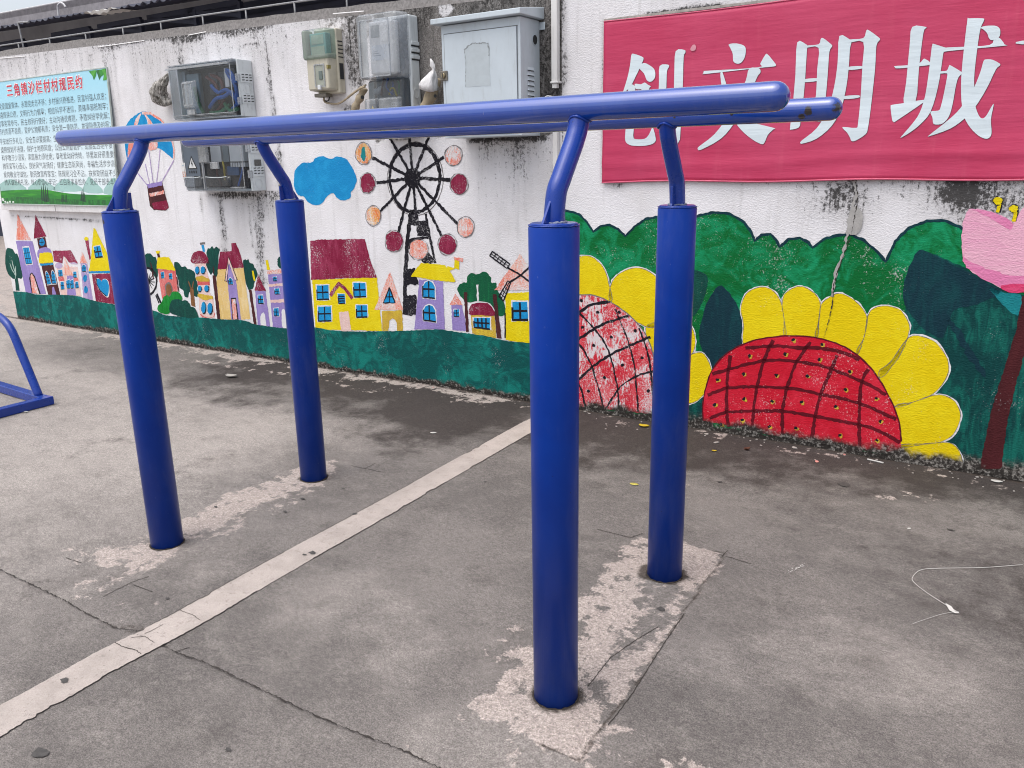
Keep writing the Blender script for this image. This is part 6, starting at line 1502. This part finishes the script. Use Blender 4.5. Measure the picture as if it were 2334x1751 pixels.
m = MB(); m.box(lk[0][0], lk[1][0], lk[1][1], lk[0][1], ko + .0072, ko + .014, WALL); lock = m.build('lock_plate', plain('lock_bronze', (128, 122, 112), .4, .2, 40, metallic=.5), door, bevel=.003)
lc_ = ((lk[0][0] + lk[1][0]) / 2, (lk[0][1] + lk[1][1]) / 2)
MB().tube([WALL.at(*lc_, ko + .014), WALL.at(*lc_, ko + .021), WALL.at(*lc_, ko + .023)], [.014, .013, .010], 20).build('lock_barrel', plain('lock_brass', (166, 152, 122), .35, .15, 30, metallic=.6), lock)
MB().box(lc_[0] - .003, lc_[0] + .003, lc_[1] - .012, lc_[1] + .012, ko + .023, ko + .026, WALL).build('key_slot', plain('slot_bronze', (92, 86, 78), .4), lock)
for k in range(6):
    z = WALL.px(1210, 160, .1)[1] - .0245 * k
    vs = [WALL.at(ks1 + a, z + b, c) for a, b, c in [(.001, 0, .130), (.001, 0, .062), (.001, .016, .066), (.001, .016, .126), (.007, -.001, .126), (.007, -.001, .066)]]
    MB().add(vs, [(2, 3, 4, 5), (0, 4, 3), (1, 2, 5), (0, 1, 5, 4)]).build('louvre', M_CAB, kb)
    MB().add([WALL.at(ks1 + .0012, z - .0045, .126), WALL.at(ks1 + .0012, z - .0045, .066), WALL.at(ks1 + .0012, z, .066), WALL.at(ks1 + .0012, z, .126)], [(0, 1, 2, 3)]).build('louvre_slot', M_GREYD, kb)
hc = (1.952, .052)
MB().tube([WALL.at(ks1 - .01, hc[0], hc[1]), WALL.at(ks1 + .0018, hc[0], hc[1])], .024, 28).build('cable_hole', M_GREYD, kb)
MB().tube([WALL.at(ks1 + .002, hc[0] + .0245 * math.sin(a), hc[1] + .0245 * math.cos(a)) for a in np.linspace(0, 6.283, 30)], .0015, 6).build('hole_rim', M_CAB, kb)
m = MB(); m.box(ks1, ks1 + .035, kz1 - .045, kz1 - .008, .004, .008, WALL); m.build('mounting_tab', M_CAB, kb, bevel=.002)

# ------------------------------------------------------------------ drainpipe between the two walls
M_PVC = plain('white_pvc', (222, 220, 218), 0.45, 0.06, 6, dirt=(176, 172, 168))
dp = thing('drainpipe', 'thin white square drainpipe in the corner by the banner wall', 'pipe', WALL.at(-1.318, 0, 0))
m = MB(); m.box(-1.334, -1.300, 1.745, 2.85, .004, .036, WALL); m.build('upper_pipe', M_PVC, dp, bevel=.003)
m = MB(); m.box(-1.338, -1.290, 1.738, 1.748, .002, .042, WALL); m.build('end_flange', M_PVC, dp, bevel=.003)
m = MB(); m.box(-1.331, -1.305, 1.715, 1.738, .006, .034, WALL); m.build('spigot', M_PVC, dp, bevel=.002)
m = MB(); m.box(-1.332, -1.304, -0.02, 1.60, .004, .030, WALL); m.build('lower_pipe', M_PVC, dp, bevel=.003)
rgp = [WALL.at(-1.335 + .031 * math.cos(a), 1.648 + .031 * math.sin(a), .05) for a in np.linspace(-0.3, 3.6, 24)]
m = MB()
for o_ in (.032, .062):
    pass
vs = []
for a in np.linspace(-0.4, 3.5, 26):
    for r_, o_ in ((.032, .03), (.032, .085), (.027, .085), (.027, .03)): vs.append(WALL.at(-1.328 + r_ * math.cos(a), 1.645 + r_ * math.sin(a), o_))
m.add(vs, [(4 * i + k, 4 * i + (k + 1) % 4, 4 * i + 4 + (k + 1) % 4, 4 * i + 4 + k) for i in range(25) for k in range(4)] + [(0, 3, 2, 1), (100, 101, 102, 103)], 0, True)
m.build('elbow', M_PVC, dp)
M_CABLE = plain('black_cable', (44, 42, 42), .6)
cbn = thing('cable', 'thin dark cable sagging from the cabinet to the drainpipe', 'cable', WALL.at(-1.4, 1.64, 0))
MB().tube(smooth([tuple(WALL.at(*p)) for p in [(-1.425, 1.615, .06), (-1.405, 1.66, .05), (-1.37, 1.685, .03), (-1.335, 1.690, .035), (-1.318, 1.712, .03)]], 5, closed=False), .0045, 8).build('cable_run', M_CABLE, cbn)

# ------------------------------------------------------------------ taped conduits, cable, plastic bag, wrapped bundle
M_TAPE = plain('tan_tape', (176, 160, 134), 0.6, 0.18, 14, dirt=(130, 116, 96))
def W3(u, v, o): return tuple(WALL.at(*WALL.px(u, v, o), o))
t = thing('conduit', 'tan taped conduit bending below the big clear meter box', 'conduit', W3(806, 255, .05))
MB().tube(smooth([W3(830, 200, .05), W3(822, 220, .055), W3(812, 240, .06), W3(806, 262, .06), W3(804, 290, .05)], 5, closed=False), [.022 + .004 * math.sin(k * 1.3) for k in range(21)], 16).build('conduit_pipe', M_TAPE, t)
MB().tube([W3(826, 222, .085), W3(826, 222, .092)], .011, 14).build('knot_hole', M_GREYD, t)
t = thing('conduit', 'tan taped conduit leaning under the plastic bag beside the cabinet', 'conduit', W3(975, 240, .05))
MB().tube(smooth([W3(993, 178, .06), W3(986, 208, .06), W3(974, 235, .06), W3(966, 258, .06), W3(962, 290, .05)], 5, closed=False), [.032 + .003 * math.sin(k * 1.1) for k in range(21)], 16).build('conduit_pipe', M_TAPE, t)
MB().tube([W3(992, 219, .092), W3(992, 219, .097)], .009, 14).build('knot_hole', M_GREYD, t)
t = thing('cable', 'frayed tan cable from the beige meter box to the clear box', 'cable', W3(750, 236, .04))
MB().tube(smooth([W3(738, 222, .05), W3(740, 232, .03), W3(752, 236, .03), W3(772, 236, .035), W3(790, 225, .05), W3(812, 208, .08), W3(834, 194, .12)], 5, closed=False), [.005 + .0016 * (k % 2) for k in range(31)], 8).build('cable_run', M_TAPE, t)
MB().tube(smooth([W3(792, 222, .05), W3(815, 205, .085), W3(832, 198, .12)], 5, closed=False), .005, 8).build('cable_run', M_TAPE, t)
MB().tube(smooth([W3(736, 220, .06), W3(740, 229, .03), W3(748, 230, .035), W3(751, 222, .06)], 5, closed=False), .004, 8).build('tie_wire', M_CABLE, t)
# bag
M_BAG = NT('thin_plastic_bag')
bc = M_BAG.mix(M_BAG.ss(0.4, 0.7, M_BAG.noise(18, 4, .6)), srgb(226, 224, 224), srgb(206, 204, 204))
fz = M_BAG.ss(1.715, 1.675, M_BAG.sep()[2]) if False else M_BAG.math('SUBTRACT', 1.0, M_BAG.ss(1.70, 1.745, M_BAG.sep()[2]))
bc = M_BAG.mix(M_BAG.math('MULTIPLY', fz, M_BAG.ss(.4, .6, M_BAG.noise(30, 3, .6))), bc, srgb(206, 140, 148))
M_BAG.set(Base_Color=bc, Roughness=.3, Normal=M_BAG.bump(M_BAG.noise(60, 3, .6, M_BAG.scaled((1, 1, .35))), .9, .01))
t = thing('plastic_bag', 'knotted white plastic bag hanging at the cabinet corner', 'bag', W3(985, 180, .1))
prof = [(982, 134, .004), (984, 141, .008), (986, 150, .012), (988, 156, .008), (988, 160, .008), (986, 166, .017), (983, 174, .029), (979, 184, .039), (976, 194, .046), (976, 200, .045), (980, 206, .034), (984, 209, .014)]
vs = []; n = 18
for j, (u, v, r_) in enumerate(prof):
    c0 = np.array(W3(u, v, .11))
    for k in range(n):
        a = 2 * math.pi * k / n; rr = r_ * (1 + .20 * math.sin(a * 5 + j * .5) + .10 * math.sin(a * 9 + 1) + .08 * random.uniform(-1, 1))
        vs.append(tuple(c0 + WALL.t * rr * math.cos(a) * 1.15 + WALL.n * rr * math.sin(a) * .8 + np.array([0, 0, random.uniform(-.003, .003)])))
m = MB(); m.add(vs, [(i * n + k, (i + 1) * n + k, (i + 1) * n + (k + 1) % n, i * n + (k + 1) % n) for i in range(len(prof) - 1) for k in range(n)] + [tuple(range(n)), tuple(range((len(prof) - 1) * n, len(prof) * n))[::-1]], 0, True); m.build('bag_body', M_BAG.m, t)
# wrapped bundle left of the upper box
M_WRAP = NT('weathered_wrap')
c = M_WRAP.mix(M_WRAP.ss(.4, .6, M_WRAP.noise(1.0, 5, .7, M_WRAP.scaled((60, 60, 22), (0, .6, 0)))), srgb(92, 88, 82), srgb(182, 178, 172))
M_WRAP.set(Base_Color=c, Roughness=.8, Normal=M_WRAP.bump(M_WRAP.noise(1.0, 4, .6, M_WRAP.scaled((60, 60, 20), (0, .6, 0))), .9, .012))
t = thing('cable_bundle', 'grey weathered wrapped cable bundle left of the upper meter box', 'cable bundle', W3(355, 215, .06))
rs = [.016, .024, .030, .042, .055, .062, .060, .050, .034, .018]
pts = smooth([W3(384, 172, .10), W3(374, 186, .10), W3(364, 201, .09), W3(362, 216, .08), W3(370, 228, .07), W3(388, 233, .07)], 4, closed=False)
m = MB(); m.tube(pts, [np.interp(i / (len(pts) - 1), np.linspace(0, 1, len(rs)), rs) * (1 + .08 * math.sin(i * 1.9)) for i in range(len(pts))], 16, caps='round'); m.build('wrapping', M_WRAP.m, t)
m = MB(); m.tube(smooth([W3(380, 178, .15), W3(368, 196, .155), W3(366, 218, .14), W3(378, 236, .12)], 5, closed=False), .010, 8, caps='round'); m.build('wrap_fold', M_WRAP.m, t)

# ------------------------------------------------------------------ rod fixed along the top of the low wall
M_ROD = plain('dull_rod', (150, 150, 152), 0.5, .15, 30)
rl = thing('guard_rail', 'thin steel rod on short stubs along the low wall top', 'railing', WALL.at(-5, 2.3, -.06))
ends_ = [WALL.px(0, 104.5, -.06), WALL.px(145, 83, -.06), WALL.px(300, 60, -.06), WALL.px(460, 35.5, -.06), WALL.px(563, 20.5, -.06), WALL.px(675, 4.5, -.06), WALL.px(790, -11, -.06), WALL.px(960, -34, -.06)]
ends_.insert(0, (-7.2, ends_[0][1] + .010)); ends_.append((-1.35, ends_[-1][1] - .012))
MB().tube([WALL.at(a, b, -.06) for a, b in ends_], .006, 8).build('rod', M_ROD, rl)
for u in (35, 108, 192, 279, 367, 464, 563.5, 675, 794, 930):
    s = WALL.px(u, 60, -.06)[0]
    zt = float(np.interp(s, [e[0] for e in ends_], [e[1] for e in ends_]))
    MB().tube([WALL.at(s, float(ztop(s)) + .02, -.06), WALL.at(s, zt, -.06)], .0055, 8).build('stub', M_ROD, rl)
tp_ = thing('vent_pipe', 'thin grey pole with a bent top standing on the far wall coping', 'pole', WALL.at(*WALL.px(55.7, 116, -.1), -.1))
MB().tube(smooth([tuple(WALL.at(*WALL.px(u, v, -.1), -.1)) for u, v in [(56, 122), (50, 92), (45, 70), (41, 54), (44, 51.5), (66, 50)]], 4, closed=False), .007, 8).build('pole_pipe', M_ROD, tp_)

# ------------------------------------------------------------------ factory shed behind the wall
M_SHEDC = plain('grey_render', (150, 146, 150), 0.9, .14, 9, bump=.3, dirt=(112, 108, 110))
M_SHEDD = plain('shaded_interior_blue', (46, 52, 72), 0.7, .15, 3)  # darkness of the shaded shed interior put into the colour
M_SHEDG = plain('grey_cladding', (150, 152, 158), 0.7, .12, 3)
M_SHEET = plain('corrugated_sheet', (60, 62, 78), 0.6, .15, 5, dirt=(48, 46, 52))
sh = thing('factory_shed', 'grey factory shed with dark corrugated canopy behind the wall', 'building', WALL.at(-8, 0, -5.2))
S0, S1 = -34.0, 9.0
m = MB(); m.box(S0, S1, 0.0, 3.76, -5.5, -5.2, WALL); m.build('lower_wall', M_SHEDD, sh)
m = MB(); m.box(S0, S1, 3.76, 4.0, -5.5, -5.195, WALL); m.build('cladding_band', M_SHEDG, sh)
# parapet follows the sky line seen over the canopy
def off_pt(u, v, o): return WALL.px(u, v, o)
pz = [off_pt(u, v, -5.2) for u, v in [(0, 45), (145, 19), (260, 0)]]
zs = np.polyfit([p[0] for p in pz], [p[1] for p in pz], 1)
pzf = lambda s: float(np.polyval(zs, s))
m = MB(); vs = []
for o_ in (-5.2, -5.5):
    vs += [WALL.at(S0, 4.0, o_), WALL.at(S1, 4.0, o_), WALL.at(S1, pzf(S1), o_), WALL.at(S0, pzf(S0), o_)]
m.add(vs, [(0, 1, 2, 3), (7, 6, 5, 4), (3, 2, 6, 7), (0, 3, 7, 4), (1, 5, 6, 2)]); m.build('parapet', M_SHEDC, sh)
ez = [off_pt(u, v, -4.0) for u, v in [(0, 63), (145, 38), (320, 11)]]
es = np.polyfit([p[0] for p in ez], [p[1] for p in ez], 1)
ezf = lambda s: float(np.polyval(es, s))
m = MB(); ss = np.arange(S0, S1, 0.06); vs = []
for i, s in enumerate(ss):
    k = i % 3
    rr = .028 if k == 0 else 0.0
    j = .02 * (fbm(np.array(s * .7), np.array(3.0), 3) - .5)
    vs += [WALL.at(s, ezf(s) + rr + j, -4.0 + .03 * random.uniform(-1, 1)), WALL.at(s, ezf(s) + .25 + rr, -5.19), WALL.at(s, ezf(s) + rr + j - .012, -4.0), WALL.at(s, ezf(s) + .238 + rr, -5.19)]
fs = []
for i in range(len(ss) - 1):
    a, b = 4 * i, 4 * (i + 1)
    fs += [(a, b, b + 1, a + 1), (a + 2, a + 3, b + 3, b + 2), (a, a + 2, b + 2, b)]
m.add(vs, fs); m.build('canopy_sheet', M_SHEET, sh)
# lighter replaced sheet, sagging
pa, pb_ = off_pt(196, 33, -3.97), off_pt(268, 22, -3.97)
M_PALE = plain('pale_sheet', (206, 204, 200), .6, .1, 5)
m = MB(); vs = []
for i in range(17):
    t_ = i / 16; s = pa[0] + (pb_[0] - pa[0]) * t_
    z = ezf(s) + .022 * (1 if i % 4 in (1, 2) else 0) - .015
    vs += [WALL.at(s, z, -3.93), WALL.at(s, z + .02, -4.3), WALL.at(s, z - .045 * math.sin(math.pi * t_), -3.95)]
m.add(vs, [f for i in range(16) for f in ((3 * i, 3 * i + 3, 3 * i + 4, 3 * i + 1), (3 * i + 2, 3 * i + 5, 3 * i + 3, 3 * i))]); m.build('pale_sheet', M_PALE, sh)
m = MB()
m.box(S0, S1, 3.50, 3.56, -5.195, -5.15, WALL); m.build('wall_rail', M_SHEDD, sh)
for u, v in [(34, 70), (185, 60), (300, 55), (420, 20), (520, 8)]:
    s = off_pt(u, v, -4.6)[0]
    m = MB()
    m.bar(WALL.at(s - .9, 3.62, -4.6), WALL.at(s + .25, 3.62, -4.6), .05, .07); m.bar(WALL.at(s - .85, 3.60, -4.6), WALL.at(s + .25, 3.44, -4.6), .05, .05); m.bar(WALL.at(s + .25, 3.62, -4.6), WALL.at(s + .25, 3.40, -4.6), .06, .06)
    m.build('bracket', M_SHEDD, sh)
M_RAILW = plain('pale_rail', (206, 204, 206), .5, .08)
m = MB()
rz = [off_pt(u, v, -5.35) for u, v in [(0, 31), (90, 13.5), (165, 0)]]
rs_ = np.polyfit([p[0] for p in rz], [p[1] for p in rz], 1)
m.tube([WALL.at(S0, float(np.polyval(rs_, S0)), -5.35), WALL.at(S1, float(np.polyval(rs_, S1)), -5.35)], .016, 8)
for u in (-40, 28, 90, 155, 226, 290):
    s = off_pt(u, 30, -5.35)[0]
    m.tube([WALL.at(s, pzf(s) - .01, -5.35), WALL.at(s, float(np.polyval(rs_, s)), -5.35)], .014, 8)
m.build('roof_rail', M_RAILW, sh)
MB().tube(smooth([tuple(WALL.at(*off_pt(u, v, -5.1), -5.1)) for u, v in [(134, 39), (132, 22), (132, 13), (136, 8), (141, 7), (146, 11), (150, 17)]], 4, closed=False), .017, 8).build('roof_vent', M_RAILW, sh)

# ------------------------------------------------------------------ far end: low hut beyond the wall
hx = -26.0
ht = thing('hut', 'dark red roofed hut far beyond the left end of the wall', 'building', (hx, 9.6, 0))
MB().abox((hx - 4, 9.6, 0), (hx + 4.5, 12, 1.0)).build('hut_wall', plain('hut_wall', (92, 82, 78), .9, .2, 2), ht)
MB().add([(hx - 4.4, 8.9, .95), (hx + 4.9, 8.9, .95), (hx + 4.9, 12.3, 1.7), (hx - 4.4, 12.3, 1.7), (hx - 4.4, 8.9, .86), (hx + 4.9, 8.9, .86), (hx + 4.9, 12.3, 1.6), (hx - 4.4, 12.3, 1.6)], [(0, 1, 2, 3), (7, 6, 5, 4), (0, 4, 5, 1), (1, 5, 6, 2), (2, 6, 7, 3), (3, 7, 4, 0)]).build('hut_roof', plain('hut_roof', (96, 40, 42), .7, .15, 2), ht)

# ------------------------------------------------------------------ blue exercise frame at the left edge
ex = thing('exercise_frame', 'blue steel exercise frame foot at the left edge of the yard', 'exercise machine', (-4.6, 0.7, 0))
zb_ = .028
MB().bar((-3.966, .765, zb_), (-3.925, -.35, zb_), .055, .05).build('base_bar', M_BLUE, ex, bevel=.004)
MB().bar((-3.996, .735, zb_), (-5.35, .775, zb_), .055, .05).build('base_bar', M_BLUE, ex, bevel=.004)
MB().bar((-5.38, .79, zb_), (-5.34, -.35, zb_), .055, .05).build('base_bar', M_BLUE, ex, bevel=.004)
tb = smooth([(-4.045, .735, .04), (-4.112, .737, .17), (-4.178, .738, .30), (-4.238, .739, .415), (-4.305, .74, .474), (-4.42, .742, .51), (-4.60, .745, .525), (-4.9, .75, .525), (-5.1, .755, .48), (-5.2, .76, .36), (-5.28, .765, .2), (-5.34, .768, .04)], 4, closed=False)
MB().tube([tuple(p) for p in tb], .024, 18).build('bent_tube', M_BLUE, ex)

# ------------------------------------------------------------------ litter on the ground
def leaf_thing(u, v, size, rot, mat, label, name='fallen_leaf', cat='leaf', curl=.25):
    x, y = ground(u, v)
    m = MB(); vs = []; n = 7
    for i in range(n):
        t = i / (n - 1); w2 = size * .32 * math.sin(math.pi * min(1, .08 + .92 * t)) ** .8
        for k in (-1, 0, 1):
            a, b = (t - .5) * size, k * w2
            zz = size * curl * (abs(k) * .5 + (t - .5) ** 2) + .002
            vs.append((x + a * math.cos(rot) - b * math.sin(rot), y + a * math.sin(rot) + b * math.cos(rot), gz(x, y) + zz))
    m.add(vs, [(3 * i + k, 3 * i + k + 1, 3 * i + 4 + k, 3 * i + 3 + k) for i in range(n - 1) for k in (0, 1)], 0, True)
    o = m.build(name, mat, None, base=Vector((x, y, gz(x, y))))
    s_ = o.modifiers.new('thick', 'SOLIDIFY'); s_.thickness = .0008
    return tag(o, label, cat)
M_LY = plain('leaf_yellow', (214, 184, 44), .6, .15, 30); M_LB = plain('leaf_brown', (92, 52, 34), .7, .2, 30); M_LW = plain('paper_white', (206, 203, 198), .8, .05)
leaf_thing(1468, 973, .055, .2, M_LY, 'yellow leaf pieces at the wall foot between the right posts')
leaf_thing(1628, 1030, .024, .4, M_LY, 'tiny yellow leaf on the ground below the red sunflower')
leaf_thing(1703, 1028, .034, 1.0, M_LB, 'small brown curled leaf on the ground below the red sunflower', curl=.6)
leaf_thing(1446, 1104, .040, .1, plain('leaf_pale_yellow', (196, 184, 88), .7, .15, 40), 'flattened pale yellow leaf on the dark ground right of the near post', curl=.02)
leaf_thing(988, 988, .032, .6, M_LW, 'small white paper scrap on the ground left of the painted line', 'paper_scrap', 'paper', .05)
leaf_thing(528, 860, .085, .3, plain('paper_grey', (176, 172, 166), .8), 'crumpled grey paper scrap on the ground behind the near left post', 'paper_scrap', 'paper', .30)
leaf_thing(60, 941, .03, .2, M_LW, 'small white scrap beside the blue exercise frame', 'paper_scrap', 'paper', .2)
leaf_thing(2072, 1207, .016, .9, M_LW, 'tiny white fleck on the open ground at the right', 'paper_scrap', 'paper', .1)
leaf_thing(2272, 1098, .045, .1, M_LW, 'white plaster flake near the tulip stem', 'paper_scrap', 'paper', .15)
a, b = ground(1978, 1048), ground(2012, 1056)
m = MB(); m.tube([(a[0], a[1], gz(*a) + .004), (b[0], b[1], gz(*b) + .004)], .0035, 8, caps='round')
o = m.build('drinking_straw', M_LW, None, base=Vector((a[0], a[1], 0))); tag(o, 'thin white stick lying along the foot of the sunflower wall', 'stick')
# plaster flakes fallen from the wall
M_FLAKE = plain('plaster_flake', (172, 166, 160), .9, .1, 50)
M_FLAKEP = plain('plaster_flake_pink', (222, 150, 140), .9, .1, 50)
m = MB()
for i in range(80):
    s = random.uniform(-1.25, 1.05) if i < 56 else random.uniform(-4.6, -1.4)
    d = abs(random.gauss(0, .07)) + .012
    p = WALL.at(s, 0, d); r_ = random.uniform(.0025, .008) * (1 if i % 7 else 1.9); a0 = random.random() * 6
    z = gz(p[0], p[1]); k = random.randint(5, 7)
    q = [(p[0] + r_ * random.uniform(.6, 1.2) * math.cos(a0 + 6.283 * j / k), p[1] + r_ * random.uniform(.5, 1.0) * math.sin(a0 + 6.283 * j / k)) for j in range(k)]
    tl = random.uniform(-.15, .15)
    vs = [(x, y, z + .002) for x, y in q] + [(x, y, z + .0045 + tl * (x - p[0])) for x, y in q]
    m.add(vs, [tuple(range(k, 2 * k))] + [(j, (j + 1) % k, k + (j + 1) % k, k + j) for j in range(k)], 1 if i % 19 == 0 else 0)
o = m.build('plaster_flakes', [M_FLAKE, M_FLAKEP]); o['kind'] = 'stuff'; o['label'] = 'fallen plaster flakes along the foot of the wall'
# thin torn plastic string on the right
st_ = thing('plastic_string', 'thin white torn plastic string curling on the ground at the right', 'string', (*ground(2160, 1380), 0))
def gp(u, v, h=.004):
    x, y = ground(u, v); return (x, y, gz(x, y) + h)
MB().tube(smooth([gp(*q) for q in [(2330, 1290), (2240, 1296), (2140, 1299), (2098, 1303), (2080, 1318), (2083, 1330), (2110, 1352), (2140, 1372), (2165, 1388), (2185, 1400)]], 5, closed=False), 0.0009, 6).build('strand', M_LW, st_)
MB().tube(smooth([gp(*q) for q in [(2185, 1398), (2150, 1402), (2110, 1414), (2080, 1424)]], 4, closed=False), .0005, 5).build('strand', M_LW, st_)
m = MB()
q = [gp(*p, .005) for p in [(2154, 1378), (2168, 1386), (2176, 1397), (2187, 1402), (2176, 1402), (2163, 1395)]]
m.add(q, [tuple(range(len(q)))]); m.build('torn_flap', M_LW, st_)
# scratched white mark
m = MB()
for i in range(26):
    u, v = 1797 + random.random() * 36, 0
    v = 1302 - (u - 1797) * .36 + random.uniform(-4, 4); x, y = ground(u, v); r_ = random.uniform(.0015, .004)
    m.add([(x + r_ * math.cos(a), y + r_ * .6 * math.sin(a), gz(x, y) + .003) for a in (0, 1.2, 2.5, 3.8, 5.1)], [(0, 1, 2, 3, 4)])
m.build('chalk_specks', M_LW, go)
